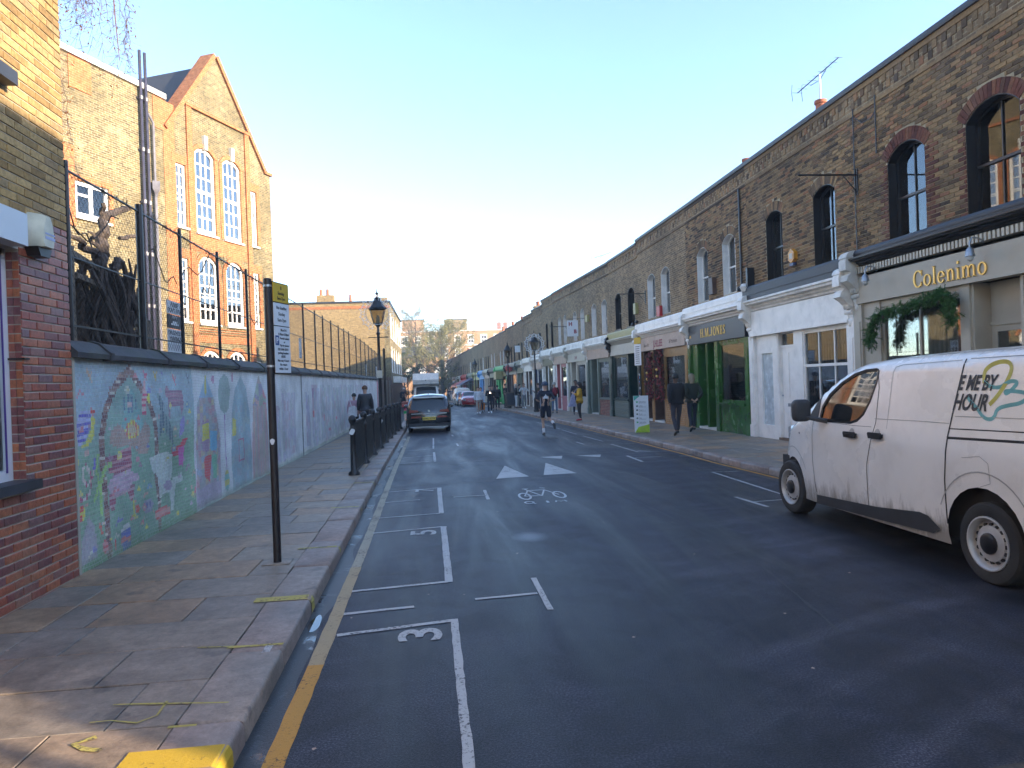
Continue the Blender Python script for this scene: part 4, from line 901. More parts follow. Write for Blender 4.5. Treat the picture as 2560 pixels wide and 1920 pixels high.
jb.build('brick', m_glazed, nb, kind='stuff')
cbox('purple_trim', M('purple_strip', (.08, .04, .25), .4), nb, .86, .875, -.10, -.092, 1.2, 2.98)
MB().box(.89, 7.9, .0, .14, 3.03, 3.29).build('sign_board', M('pale_sign_board', (.60, .65, .68), .5, ns=2, na=.06, bs=0), nb)
cbox('wall_light', m_lead, nb, .93, 1.6, .01, .13, 4.31, 4.42)
cbox('window_latch', m_black, nb, .72, .80, -.1, .03, 2.12, 2.135)
ab = MB(); P = [(.0, 3.42), (-.03, 3.42)]
AX, AZ = .60, 3.04    # alarm box: bell shaped, with a dark base
pr_ = [(-.11, .03), (-.135, .10), (-.13, .17), (-.10, .26), (-.055, .325), (-.02, .335), (.02, .335), (.055, .325), (.10, .26), (.13, .17), (.135, .10), (.11, .03)]
bp = [(AX+a, AZ+b) for a, b in pr_]; fp = [(AX+a*.62, AZ+b*.86+.01) for a, b in pr_]
n_ = len(bp); vs = [(a, .012, b) for a, b in bp]+[(a*1.0, .10, b) for a, b in [(AX+p*.8, AZ+q*.95) for p, q in pr_]]+[(a, .155, b) for a, b in fp]
fs = [(i, (i+1) % n_, n_+(i+1) % n_, n_+i) for i in range(n_)]+[(n_+i, n_+(i+1) % n_, 2*n_+(i+1) % n_, 2*n_+i) for i in range(n_)]+[tuple(range(2*n_, 3*n_))]
al = thing('alarm_box', 'cream bell shaped alarm box on the red brick corner', 'alarm', (-3.38, 7.02, 0), -pi/2)
MB().add(vs, fs).build('cover', M('cream_plastic', (.58, .55, .42), .5, bs=0), al, True, 30)
MB().prism([(AX-.11, AZ+.03), (AX+.11, AZ+.03), (AX+.07, AZ-.045), (AX-.07, AZ-.045)], .012, .12, 'y').build('base', m_black, al)
cbox('label', M('blue_print', (.35, .40, .6), .5, bs=0), al, AX-.09, AX+.06, .1565, .158, AZ+.10, AZ+.125)
cbox('label', M('blue_print_b', (.35, .40, .6), .5, bs=0), al, AX-.09, AX+.06, .1565, .158, AZ+.14, AZ+.155)

# ------------------------------------------------ mosaic wall: each quad one tessera, colour is the mosaic's own
WX = -3.40; Y0, Y1, Z0, Z1 = 7.05, 44.5, .10, 2.17
rng = np.random.default_rng(3)
def inpoly(px, py, poly):
    r = np.zeros(px.shape, bool); n = len(poly)
    for i in range(n):
        (x1, y1), (x2, y2) = poly[i], poly[(i+1) % n]
        if y1 == y2: continue
        c = ((y1 > py) != (y2 > py)) & (px < (x2-x1)*(py-y1)/(y2-y1)+x1); r ^= c
    return r
def near(px, py, line, w):
    m = np.zeros(px.shape, bool)
    for (x1, y1), (x2, y2) in zip(line, line[1:]):
        dx, dy = x2-x1, y2-y1; L = dx*dx+dy*dy+1e-9; t = np.clip(((px-x1)*dx+(py-y1)*dy)/L, 0, 1)
        m |= (px-x1-t*dx)**2+(py-y1-t*dy)**2 < w*w
    return m
def elm(px, py, cx, cy, rx, ry): return ((px-cx)/rx)**2+((py-cy)/ry)**2 < 1
def mural(px, py):
    n = px.shape; c = np.zeros(n+(3,)); t = np.clip((py-1.15)/.55, 0, 1)[..., None]
    wob = np.sin(px*2.1)*.05
    sky_ = np.array((.30, .40, .47)); grn = np.array((.17, .29, .21)); c[:] = grn*(1-t)+sky_*t
    k = (np.floor((py+.012*np.sin(px*7))/.03) % 2 == 0); c[k & (py < 1.5)] *= 1.15
    def put(m, col, v=.12, alt=None, per=.06, ax=0):
        c[m] = np.array(col)
        if alt is not None:
            q = (np.floor((px if ax else py)/per) % 2 == 0); c[m & q] = np.array(alt)
    A = px < 10.4
    arch = [(7.71,.16),(7.69,.39),(7.66,.81),(7.61,1.16),(7.61,1.37),(7.67,1.5),(7.74,1.66),(7.88,1.82),(8.05,1.94),(8.33,2.08),(8.53,1.95),(8.75,1.8),(8.89,1.66),(9.0,1.49),(9.04,1.26),(9.04,1.06),(8.98,.85),(9.04,.57),(9.05,.47),(9.04,.17)]
    m = inpoly(px, py, arch); c[m] = c[m]*.35+np.array((.20, .34, .27))*.65
    put(near(px, py, [(8.15,1.36),(8.35,1.78),(8.6,1.4)], .09), (.20, .38, .38))
    put(elm(px, py, 8.31, 1.70, .2, .10), (.10, .16, .24), alt=(.2, .36, .36), per=.05, ax=1); put(elm(px, py, 8.31, 1.70, .07, .035), (.5, .36, .36))
    put(inpoly(px, py, [(7.82,1.44),(8.01,1.5),(8.17,1.41),(8.48,1.3),(8.72,1.5),(8.87,1.4),(8.76,1.12),(8.53,1.11),(8.33,1.22),(7.99,1.24),(7.8,1.3)]), (.34, .25, .22))
    put(elm(px, py, 8.36, 1.40, .19, .10), (.5, .16, .12), alt=(.62, .55, .15), per=.04, ax=1); put(elm(px, py, 8.36, 1.40, .10, .06), (.5, .42, .3))
    put(inpoly(px, py, [(7.67,1.18),(8.31,1.21),(8.3,.97),(8.2,.97),(7.75,.99)]), (.22, .05, .10), alt=(.42, .22, .25), per=.045)
    put(inpoly(px, py, [(7.74,.8),(8.38,.8),(8.32,.62),(8.25,.6),(8.2,.72),(7.9,.72),(7.85,.6),(7.76,.6)]), (.26, .07, .12), alt=(.42, .3, .34), per=.045)
    put(elm(px, py, 8.05, .87, .33, .115) | elm(px, py, 8.38, .86, .12, .05), (.44, .32, .42), alt=(.50, .40, .48), per=.03)
    put(near(px, py, arch[:10], .055), (.12, .04, .05), alt=(.24, .14, .12), per=.09); put(near(px, py, arch[9:], .055), (.11, .04, .05), alt=(.22, .13, .12), per=.09)
    for i in range(0, 19): 
        a = arch[i]; put(near(px, py, [(a[0]-.05, a[1]), (a[0]+.05, a[1]+.01)], .008), (.6, .55, .5))
    put(inpoly(px, py, [(7.15,1.61),(7.24,1.66),(7.4,1.65),(7.42,1.57),(7.38,1.46),(7.27,1.37),(7.17,1.32),(7.11,1.41),(7.14,1.47),(7.1,1.53)]), (.10, .09, .38), alt=(.36, .38, .58), per=.024)
    put(inpoly(px, py, [(7.43,1.61),(7.49,1.57),(7.48,1.43),(7.4,1.33),(7.26,1.28),(7.2,1.31),(7.32,1.36),(7.4,1.46)]), (.52, .50, .12))
    put(inpoly(px, py, [(7.41,1.68),(7.51,1.66),(7.46,1.61),(7.41,1.62)]), (.55, .08, .08))
    put(near(px, py, [(7.03,.99),(7.05,.9),(7.15,.82),(7.25,.81),(7.33,.85),(7.37,.91),(7.35,1.04),(7.28,1.13),(7.22,1.09),(7.21,1.0),(7.29,.93),(7.4,.98),(7.45,1.08)], .016), (.38, .05, .14), alt=(.6, .5, .5), per=.05, ax=1)
    put(inpoly(px, py, [(7.45,1.2),(7.49,1.04),(7.42,1.07)]), (.15, .12, .45))
    put(near(px, py, [(7.53,1.2),(7.49,1.04),(7.54,.91),(7.41,.73)], .02) | near(px, py, [(7.79,1.09),(7.66,1.05),(7.56,.91),(7.56,.62)], .03), (.28, .46, .16))
    put(elm(px, py, 7.14, .68, .09, .08), (.58, .52, .14)); put(elm(px, py, 7.16, .72, .05, .035) | elm(px, py, 7.13, .63, .05, .03), (.6, .07, .08))
    put(inpoly(px, py, [(7.29,.62),(7.40,.5),(7.46,.3),(7.43,.2),(7.11,.2),(7.14,.4)]), (.30, .29, .34)); put(near(px, py, [(7.52,.49),(7.56,.41)], .018), (.6, .12, .1)); put(elm(px, py, 7.62, .27, .06, .07), (.6, .30, .32), alt=(.45, .1, .12), per=.03)
    put(inpoly(px, py, [(7.98,.37),(8.23,.35),(8.21,.13),(8.0,.14)]), (.12, .16, .45)); put(inpoly(px, py, [(7.99,.27),(8.22,.26),(8.22,.21),(7.99,.22)]), (.6, .2, .2)); put(elm(px, py, 8.11, .36, .12, .035), (.62, .66, .62))
    put(inpoly(px, py, [(8.66,1.84),(8.79,1.84),(8.76,1.57),(8.64,1.57)]), (.65, .10, .18), alt=(.68, .45, .45), per=.035); put(inpoly(px, py, [(8.75,2.03),(8.77,1.84),(8.67,1.84)]), (.62, .34, .36)); put(elm(px, py, 8.84, 1.75, .05, .06), (.6, .55, .12))
    put(inpoly(px, py, [(9.35,1.78),(9.39,1.92),(9.49,1.85),(9.95,1.84),(10.01,1.68),(9.97,1.55),(9.92,1.5),(9.88,1.63),(9.49,1.62),(9.52,1.46),(9.46,1.5),(9.44,1.74)]), (.24, .13, .20), alt=(.34, .2, .27), per=.04)
    put(inpoly(px, py, [(9.07,1.82),(9.18,1.78),(9.3,1.68),(9.25,1.57),(9.35,1.54),(9.56,1.36),(9.56,1.15),(9.45,1.23),(9.33,1.34),(9.1,1.25),(9.07,1.34),(9.19,1.48),(9.2,1.6)]), (.06, .11, .16), alt=(.2, .3, .32), per=.05, ax=1)
    put(inpoly(px, py, [(9.86,1.45),(10.02,1.48),(10.0,1.29),(9.79,1.2)]), (.28, .24, .5))
    put(inpoly(px, py, [(9.49,1.12),(9.78,1.11),(9.94,1.19),(10.12,1.18),(9.98,1.08),(9.85,1.0),(9.72,.99),(9.53,1.01)]), (.6, .07, .10)); put(inpoly(px, py, [(9.74,1.08),(9.97,1.1),(9.9,.83),(9.75,.85)]), (.5, .12, .38))
    put(inpoly(px, py, [(8.8,1.05),(8.92,1.07),(9.53,1.04),(9.5,.79),(9.45,.71),(9.84,.75),(9.88,.65),(9.6,.63),(9.50,.3),(9.43,.3),(9.39,.55),(9.17,.55),(9.08,.5),(9.02,.8),(8.86,.9)]), (.50, .58, .56))
    put(elm(px, py, 9.35, .64, .14, .06), (.36, .30, .42)); put(elm(px, py, 8.72, .5, .15, .085), (.30, .30, .40)); put(elm(px, py, 8.68, .52, .02, .03) | elm(px, py, 8.78, .52, .02, .03), (.05, .05, .25))
    put(inpoly(px, py, [(8.9,.41),(9.37,.38),(9.41,.27),(8.93,.28)]), (.6, .13, .13), alt=(.62, .32, .3), per=.04); put(elm(px, py, 8.42, .5, .06, .05), (.58, .12, .1)); put(near(px, py, [(8.33, .6), (8.31, .42)], .02), (.5, .5, .1)); put(near(px, py, [(7.86, .3), (7.84, .2)], .015), (.6, .1, .1))
    for (a, b), q in zip([(7.11,1.19),(8.48,.72),(8.65,.27),(8.47,1.06),(9.64,.25),(10.2,.5),(9.95,.9),(7.3,1.24)], [(.55, .52, .12), (.55, .5, .12), (.55, .52, .12), (.5, .25, .3), (.55, .5, .1), (.5, .35, .3), (.4, .3, .4), (.5, .36, .33)]): put(elm(px, py, a, b, .045, .03), q)
    for a, b, q in ((7.42, 2.0, (.5, .36, .25)), (8.77, 2.02, (.5, .12, .2)), (9.05, 2.03, (.55, .4, .1)), (9.67, 2.02, (.45, .5, .45)), (9.7, 1.97, (.5, .15, .2)), (10.2, 2.0, (.1, .15, .2))):
        put(near(px, py, [(a-.05, b+.05), (a+.03, b-.05)], .016) | near(px, py, [(a+.05, b+.03), (a-.02, b-.01)], .014), q)
    rr_ = np.random.default_rng(77)       # many small figures between the large ones
    for i in range(80):
        x, z = rr_.uniform(7.1, 10.35), rr_.uniform(.2, 2.1); s = rr_.uniform(.025, .075); q = [(.5, .2, .24), (.5, .42, .5), (.56, .52, .18), (.2, .2, .42), (.52, .55, .5), (.3, .18, .26), (.46, .3, .25), (.16, .28, .4)][rr_.integers(8)]
        if z > 1.55 and rr_.random() < .6: continue
        k = rr_.integers(4)
        m = elm(px, py, x, z, s, s*.6) if k == 0 else inpoly(px, py, [(x-s, z), (x, z+s*.8), (x+s, z), (x, z-s*.4)]) if k == 1 else near(px, py, [(x-s, z-s*.5), (x, z+s*.4), (x+s*1.2, z)], .014) if k == 2 else inpoly(px, py, [(x-s, z-s*.5), (x+s, z-s*.4), (x+s*.7, z+s*.5), (x-s*.2, z+s*.7)])
        put(m, q)
        if k == 0: put(elm(px, py, x, z, s*.4, s*.25), (.55, .5, .3))
    # later panels
    wh = np.array((.60, .66, .70))
    B = (px > 10.38+.03*np.sin(py*5)) ; c[B] = wh
    a1 = [(10.42,.16),(10.43,.97),(10.55,1.65),(10.97,2.05),(11.33,1.68),(11.57,1.09),(11.54,.16)]
    a2 = [(12.17,.16),(12.16,.8),(12.24,1.43),(12.47,1.82),(12.84,2.06),(13.17,1.86),(13.37,1.44),(13.43,.68),(13.41,.16)]
    a3 = [(13.50,.16),(13.51,.81),(13.64,1.6),(14.13,2.08),(14.66,1.65),(14.75,.86),(14.77,.14)]
    def patch(m, cols, s, seed, base):
        r = np.random.default_rng(seed); gx = np.floor(px/s[0]).astype(int) % 64; gy = np.floor((py+.03*np.sin(px*9))/s[1]).astype(int) % 64
        tab = r.integers(0, len(cols), (64, 64)); q = np.array(cols)[tab[gx, gy]]; c[m] = (q*.55+np.array(base)*.45)[m]
    pal = [(.35, .28, .38), (.30, .24, .33), (.42, .33, .30), (.26, .38, .38), (.22, .36, .48), (.5, .45, .2), (.45, .16, .2), (.3, .35, .36), (.36, .32, .4)]
    M1 = inpoly(px, py, a1); patch(M1, pal, (.13, .09), 1, (.38, .34, .38)); c[M1 & (py > 1.72)] = (.28, .42, .56); c[M1 & (py < .42)] = (.38, .34, .44)
    M2 = inpoly(px, py, a2); patch(M2, [(.25, .36, .42), (.27, .38, .44), (.22, .32, .4), (.33, .38, .36), (.3, .3, .36)], (.15, .12), 2, (.24, .36, .42)); c[M2 & (py > 1.7)] = (.27, .38, .44)
    M3 = inpoly(px, py, a3); patch(M3, [(.4, .30, .30), (.36, .36, .30), (.5, .2, .22), (.34, .28, .36)], (.07, .5), 3, (.40, .36, .34))
    F = M3 & (py > 1.5) & (py < 1.93); patch(F, [(.55, .08, .14), (.5, .5, .2), (.15, .2, .4), (.2, .4, .3), (.55, .35, .35)], (.3, .09), 9, (.4, .3, .3))
    put(inpoly(px, py, [(11.89,2.09),(11.63,1.99),(11.53,1.75),(11.62,1.53),(11.85,1.42),(12.08,1.51),(12.2,1.82),(12.1,2.02)]), (.24, .33, .33))
    put(near(px, py, [(11.85,1.4),(11.83,.88),(11.87,.55)], .018), (.25, .1, .32)); put(elm(px, py, 11.86, .36, .13, .17), (.5, .48, .16), alt=(.2, .42, .4), per=.09)
    put(inpoly(px, py, [(10.75,1.38),(11.06,1.36),(11.01,.91),(10.7,.94)]), (.55, .52, .12), alt=(.32, .22, .34), per=.22); put(inpoly(px, py, [(11.08,1.22),(11.42,1.2),(11.38,.89),(11.05,.93)]), (.16, .40, .60)); put(inpoly(px, py, [(10.79,.86),(11.11,.85),(11.0,.45),(10.76,.57)]), (.55, .10, .12)); put(inpoly(px, py, [(11.13,.86),(11.38,.86),(11.34,.5),(11.16,.5)]), (.16, .42, .3))
    put(near(px, py, [(10.95, 2.0), (10.93, 1.8)], .04), (.45, .42, .1)); put(inpoly(px, py, [(12.28,1.35),(12.5,1.34),(12.46,1.06),(12.24,1.07)]), (.48, .46, .12))
    put(near(px, py, [(12.6, .95), (12.9, .95), (12.95, .6), (12.6, .6), (12.62, .95)], .02), (.35, .12, .2)); put(elm(px, py, 11.3, 2.0, .08, .06) | elm(px, py, 12.35, 2.03, .05, .08), (.4, .2, .32))
    for x in (10.4, 12.15, 13.46): put(near(px, py, [(x, .1), (x, 1.2)], .012) & (px > 10.3), (.5, .45, .5))
    C_ = px > 14.95; base = np.array((.68, .68, .69)); c[C_] = base
    def gen(x0, x1, z0, z1, seed, b): 
        m = (px > x0) & (px < x1) & (py > z0+.04*np.sin(px*3)) & (py < z1-.1*np.abs(np.sin((px-x0)*1.3))); patch(m, [(.52, .52, .6), (.56, .5, .54), (.45, .5, .56), (.50, .34, .40), (.46, .52, .48), (.6, .6, .64), (.40, .38, .50)], (.17, .22), seed, b)
    for i, (x0, x1) in enumerate([(15.2, 15.9), (16.1, 17.6), (19.0, 19.5), (19.9, 21.2), (21.3, 23.4), (23.6, 26.2), (26.6, 30), (30.4, 36)]): gen(x0, x1, .25, [1.5, 1.8, 1.7, 1.95, 1.95, 1.9, 1.95, 2.0][i], 20+i, [(.42, .42, .54), (.46, .44, .52), (.3, .3, .45), (.40, .44, .52), (.42, .48, .52), (.36, .44, .48), (.42, .50, .56), (.48, .52, .58)][i])
    put(inpoly(px, py, [(19.95, 1.8), (20.25, 1.8), (20.3, 1.0), (20.0, 1.0)]), (.22, .10, .22), alt=(.4, .3, .36), per=.3); put(elm(px, py, 20.15, 1.1, .15, .12), (.5, .1, .12)); put(elm(px, py, 23.0, .5, .25, .08) | elm(px, py, 24.6, .75, .2, .05) | elm(px, py, 22, .9, .1, .1), (.55, .18, .24))
    put((px > 41.5) & (px < 42.3), (.45, .12, .14)); 
    d = np.clip((.26-py)/.16, 0, 1)[..., None]; c = c*(1-d*.75)+np.array((.08, .15, .05))*d*.75   # algae at the foot
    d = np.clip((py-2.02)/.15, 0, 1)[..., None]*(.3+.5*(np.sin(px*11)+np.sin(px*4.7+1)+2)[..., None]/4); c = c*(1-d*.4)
    return c
def mosaic(ya, yb, s):
    ny, nz = int((yb-ya)/s), int((Z1-Z0)/s); ys = np.linspace(ya, yb, ny+1); zs = np.linspace(Z0, Z1, nz+1)
    Yg, Zg = np.meshgrid(ys, zs, indexing='ij'); jit = lambda: rng.uniform(-.18, .18, Yg.shape)*s
    Yv = Yg+jit()*(Yg > ya)*(Yg < yb); Zv = Zg+jit()*.5*(Zg > Z0)*(Zg < Z1)+.012*np.sin(Yg*7)*(Zg < 1.6)*(Zg > Z0)
    X = np.full(Yg.shape, WX+.002)
    V = np.stack([X, Yv, Zv], -1).reshape(-1, 3); idx = np.arange(Yg.size).reshape(Yg.shape)
    F = np.stack([idx[:-1, :-1], idx[1:, :-1], idx[1:, 1:], idx[:-1, 1:]], -1).reshape(-1, 4)
    me = bpy.data.meshes.new('mosaic'); me.vertices.add(len(V)); me.vertices.foreach_set('co', V.ravel()); me.loops.add(F.size); me.loops.foreach_set('vertex_index', F.ravel())
    me.polygons.add(len(F)); me.polygons.foreach_set('loop_start', np.arange(0, F.size, 4)); me.update(calc_edges=True)
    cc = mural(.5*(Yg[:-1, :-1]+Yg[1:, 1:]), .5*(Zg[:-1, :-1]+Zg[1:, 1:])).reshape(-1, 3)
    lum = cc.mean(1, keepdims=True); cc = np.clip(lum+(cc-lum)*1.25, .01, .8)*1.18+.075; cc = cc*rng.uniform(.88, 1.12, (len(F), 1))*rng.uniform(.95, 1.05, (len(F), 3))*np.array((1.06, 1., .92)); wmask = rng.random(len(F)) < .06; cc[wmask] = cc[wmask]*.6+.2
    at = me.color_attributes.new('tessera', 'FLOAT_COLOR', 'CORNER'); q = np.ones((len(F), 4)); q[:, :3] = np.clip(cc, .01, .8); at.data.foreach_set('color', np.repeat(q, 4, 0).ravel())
    return me
n = NT('mosaic_tesserae'); a = n.node('Attribute', attribute_name='tessera'); g = n.geo(); sp = n.node('SeparateXYZ', {0: g})
bz = n.math('ADD', sp.outputs[2], n.math('MULTIPLY', n.math('SINE', n.math('MULTIPLY', sp.outputs[1], 7.)), .012))
v2 = n.node('CombineXYZ', {0: sp.outputs[1], 1: bz, 2: 0.}); b = n.node('TexBrick', {'Vector': v2, 'Scale': 1., 'Brick Width': .05, 'Row Height': .04, 'Mortar Size': .0045, 'Mortar Smooth': .4, 'Color1': (0, 0, 0), 'Color2': (0, 0, 0), 'Mortar': (1, 1, 1)})
big = n.noise(1.2, g, 6, .6); dirt = n.ramp(big.outputs[0], [(.35, .72), (.7, 1.2)])
col = n.mix(n.math('MULTIPLY', b.outputs[1], .5), a, (.52, .54, .51)); col = n.mix(1., col, dirt.outputs[0], 'MULTIPLY')
m_mos = n.bsdf(col, .42, 0., .5, n.math('SUBTRACT', 1., b.outputs[1]), .5, .004)
mw = thing('mosaic_wall', 'long school wall covered in a pastel mosaic of animals and pointed arches', 'wall', (0, 0, 0))
MB().box(WX-.34, WX, Y0, 18.40, 0, Z1).box(WX-.34, WX, 18.55, Y1, -.3, Z1).box(WX-.34, WX-.08, 18.40, 18.55, 0, Z1).build('wall', M('wall_render', (.34, .34, .33), .9), mw)
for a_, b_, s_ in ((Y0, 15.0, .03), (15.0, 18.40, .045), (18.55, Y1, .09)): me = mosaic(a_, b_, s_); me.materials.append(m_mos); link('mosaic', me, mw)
MB().box(WX-.02, WX+.02, Y0, 7.09, 0, Z1).build('edge_strip', m_cream, mw)
# coping stones with roll joints
cy = [7.04, 7.75, 9.35, 10.85, 12.55, 14.35, 16.3, 17.9]
while cy[-1] < Y1: cy.append(min(Y1, cy[-1]+1.75))
for i, (a, b) in enumerate(zip(cy, cy[1:])):
    c = MB(); g_ = .004
    c.prism([(WX-.42, Z1), (WX+.075, Z1), (WX+.08, Z1+.05), (WX-.03, Z1+.155), (WX-.12, Z1+.185), (WX-.20, Z1+.155), (WX-.42, Z1+.05)], a+g_, b-g_, 'y') if False else None
    T = Matrix.Identity(4)
    pf = [(WX-.42, Z1), (WX+.075, Z1), (WX+.08, Z1+.05), (WX-.03, Z1+.155), (WX-.12, Z1+.185), (WX-.20, Z1+.155), (WX-.42, Z1+.05)]
    c.prism(pf, a+g_, b-.05, 'y')
    pf2 = [(WX-.17+(p+.17-WX)*1.05, q+(.016 if q > Z1+.001 else -.012)) for p, q in pf]; c.prism(pf2, b-.05, b+.03, 'y')
    c.build('coping_stone', m_coping, mw)

# chain-link fence on the wall
fn = thing('mesh_fence', 'tall chain link fence with black posts standing on the mosaic wall', 'fence')
FX = WX-.12; py_ = [7.35, 9.07, 10.44, 12.16, 13.95, 15.9, 17.47, 19.72, 21.6, 23.1, 24.85, 26.75, 28.32, 29.88, 32.45, 34.4, 36.5, 38.4, 40.4, 42.4, 44.3]
ftop = lambda y: 4.05 if y < 35 else 4.05-.028*(y-35)
post0 = None
for i, y in enumerate(py_):
    p = MB(); r = .024 if i != 1 else .042; p.tube([(FX, y, Z1+.1), (FX, y, ftop(y)+.06)], r, 8, 0); p.build('post', m_iron, fn, True)
for a, b in zip(py_, py_[1:]):
    if (a, b) == (15.9, 17.47): pass
    r = MB(); r.tube([(FX, a, ftop(a)-.03), (FX, b, ftop(b)-.03)], .014, 6); r.tube([(FX, a, 3.18), (FX, b, 3.18)], .009, 4); r.tube([(FX, a, 2.50), (FX, b, 2.50)], .012, 4)
    r.build('rail', m_iron, fn)
    k = MB(); L = b-a; nn = int(L/.05*1) # mesh wires: two families of diagonals
    vs = []; fs = []; z0, z1 = 2.38, ftop(a)-.03; H = z1-z0; st = .085 if a < 18 else .13
    for s_ in (1, -1):
        o = -H
        while o < L:
            y_a, y_b = o, o+H
            za, zb = (z0, z1) if s_ > 0 else (z1, z0)
            ta_, tb_ = max(0, -y_a/H), min(1, (L-y_a)/H)
            if tb_ > ta_:
                p, q = (a+y_a+H*ta_, za+(zb-za)*ta_), (a+y_a+H*tb_, za+(zb-za)*tb_); w = .0022
                n0 = len(vs); vs += [(FX, p[0], p[1]-w), (FX, p[0], p[1]+w), (FX, q[0], q[1]+w), (FX, q[0], q[1]-w), (FX+w, p[0], p[1]), (FX+w, q[0], q[1])]; fs += [(n0, n0+3, n0+2, n0+1), (n0+1, n0+2, n0+5, n0+4), (n0, n0+4, n0+5, n0+3)]
            o += st
    MB().add(vs, fs).build('wire_mesh', m_iron, fn, kind='stuff')
# dead creeper caught along the top rail
cr = MB(); 
for _ in range(260):
    y = random.uniform(7.1, 17.5); z = ftop(y)-.03+random.uniform(-.06, .02); p = [Vector((FX+random.uniform(-.03, .03), y, z))]
    for _ in range(3): p.append(p[-1]+Vector((random.uniform(-.03, .03), random.uniform(-.09, .09), random.uniform(-.03, .06))))
    cr.tube(p, [.004, .003, .003, .001], 3, cap=False)
for y0, z0, y1, z1 in ((7.2, 3.9, 7.9, 3.3), (10.5, 3.4, 12.1, 4.0), (11.4, 3.2, 12.0, 3.75), (14.0, 3.1, 15.2, 3.35), (9.4, 3.6, 10.4, 3.25), (7.1, 3.3, 8.6, 3.75)):
    pts = [Vector((FX-.03, y0+(y1-y0)*i/8+random.uniform(-.04, .04), z0+(z1-z0)*i/8+.12*sin(i*1.1))) for i in range(9)]; cr.tube(pts, .007, 4)
tag(cr.build('dead_creeper', m_vine), 'thin dead creeper tangled along the fence top rail', 'creeper', kind='stuff')
# school notice on the fence
nt = thing('notice_board', 'grey and white school parking notice fixed behind the fence', 'sign', (WX-.2, 10.62, 0), -pi/2)
for z0, z1, m, l in ((2.9, 3.08, m_paper, 'PLEASE|DON\'T STOP'), (2.70, 2.89, m_grey, ''), (2.52, 2.69, m_paper, 'ON SCHOOL|MARKINGS'), (2.30, 2.51, m_paper, '')):
    MB().box(.0, .52, -.01, .004, z0, z1).build('panel', m, nt)
    for i, w in enumerate(l.split('|')) if l else []: text_on(w, .088, m_grey, nt, (.26, .006, z1-.082-.08*i), None, .002)
text_on('SCHOOL', .05, m_paper, nt, (.26, .006, 2.84), None, .002)
cbox('car_symbol', m_paper, nt, .12, .40, .005, .008, 2.745, 2.77); cbox('car_symbol', m_paper, nt, .18, .34, .005, .008, 2.77, 2.80)

# gnarled dead vine over a timber frame, behind the wall
pg = thing('timber_pergola', 'weathered grey timber frame behind the fence carrying the dead vine', 'pergola', (0, 0, 0))
PX_ = -4.65
for y, zt in ((9.55, 3.72), (12.0, 2.98)):
    MB().tube([(PX_, y, 0), (PX_, y, zt)], .13, 8).build('post', m_timber, pg, True)
MB().tube([(PX_, 9.3, 3.72), (PX_+.05, 11.2, 3.42)], .07, 6).build('beam', m_timber, pg); MB().tube([(PX_, 10.9, 2.93), (PX_, 12.2, 2.95)], .08, 6).build('beam', m_timber, pg)
MB().tube([(PX_+.1, 9.6, 3.35), (PX_+.1, 10.6, 3.28)], .06, 6).build('beam', m_timber, pg)
dv = thing('dead_vine', 'massive dark gnarled vine trunk with bare crooked limbs', 'vine', (0, 0, 0))
vt = MB(); random.seed(11)
for i in range(95):
    y0 = random.uniform(9.8, 11.25); y1 = 10.45+random.gauss(0, .28); x = PX_+random.uniform(-.4, .4); zt = random.uniform(2.9, 3.75)
    pts = [Vector((x+.08*sin(j+i), y0+(y1-y0)*j/7+.09*sin(j*1.3+i), 1.6+(zt-1.6)*j/7)) for j in range(8)]
    vt.tube(pts, [q_*(1-.4*j/7)*(1+.25*sin(j*2.3+i)) for q_ in [random.uniform(.025, .075)] for j in range(8)], 6)
vt.build('trunk', m_vine, dv, True, kind='stuff')
def limb(pts, r0, r1, nm='limb'):
    p = []
    for (a, b), (c, d) in zip(pts, pts[1:]):
        for k in range(4): t = k/4; p.append(Vector((PX_+.06*sin(a*9+k), a+(c-a)*t+.02*sin(k*2.+a*5), b+(d-b)*t)))
    p.append(Vector((PX_, *pts[-1]))); n_ = len(p); MB().tube(p, [r0+(r1-r0)*i/(n_-1) for i in range(n_)], 7).build(nm, m_vine, dv, True)
for pts, a, b in (([(10.45,3.6),(10.55,3.83),(10.62,4.11),(10.85,4.39),(11.46,4.66),(11.66,4.72)], .10, .03), ([(10.85,4.39),(10.73,4.56)], .05, .03), ([(10.45,3.75),(10.23,3.81),(9.95,3.85),(9.77,3.95)], .06, .025), ([(10.47,3.8),(10.38,3.95),(10.25,4.05)], .04, .015),
        ([(10.67,3.79),(10.8,3.95),(10.91,4.15)], .05, .015), ([(10.82,3.5),(11.0,3.6),(11.2,3.83)], .09, .04), ([(11.07,3.2),(11.3,3.4),(11.57,3.68)], .06, .03), ([(10.9, 3.45), (11.1, 3.4), (11.2, 3.3)], .06, .04), ([(11.2, 4.15), (11.6, 4.25), (11.85, 4.32)], .03, .03),
        ([(11.0, 2.95), (11.4, 2.75), (11.9, 2.8)], .06, .04), ([(11.0, 2.7), (11.25, 2.85), (11.55, 2.9)], .05, .03)): limb(pts, a, b)
# ------------------------------------------------ the school
TH = radians(23); sc = thing('school_building', 'tall yellow and red brick Victorian school with a steep gable and white arched windows', 'school', (-7.2, 32.2, 0), -(pi/2+TH))
gop = [(3.20, 4.30, 7.93, 11.26, .26), (1.64, 2.74, 7.93, 11.26, .26), (4.80, 5.30, 7.97, 10.32, 0), (.62, 1.05, 7.97, 10.32, 0),
       (3.22, 4.30, 4.44, 7.07, .38), (1.66, 2.74, 4.44, 7.07, .38), (4.82, 5.32, 4.46, 6.82, 0), (.62, 1.06, 4.46, 6.82, 0),
       (3.20, 4.28, 1.3, 3.41, .33), (1.66, 2.74, 1.3, 3.41, .33), (.60, 1.0, 1.6, 3.05, 0)]
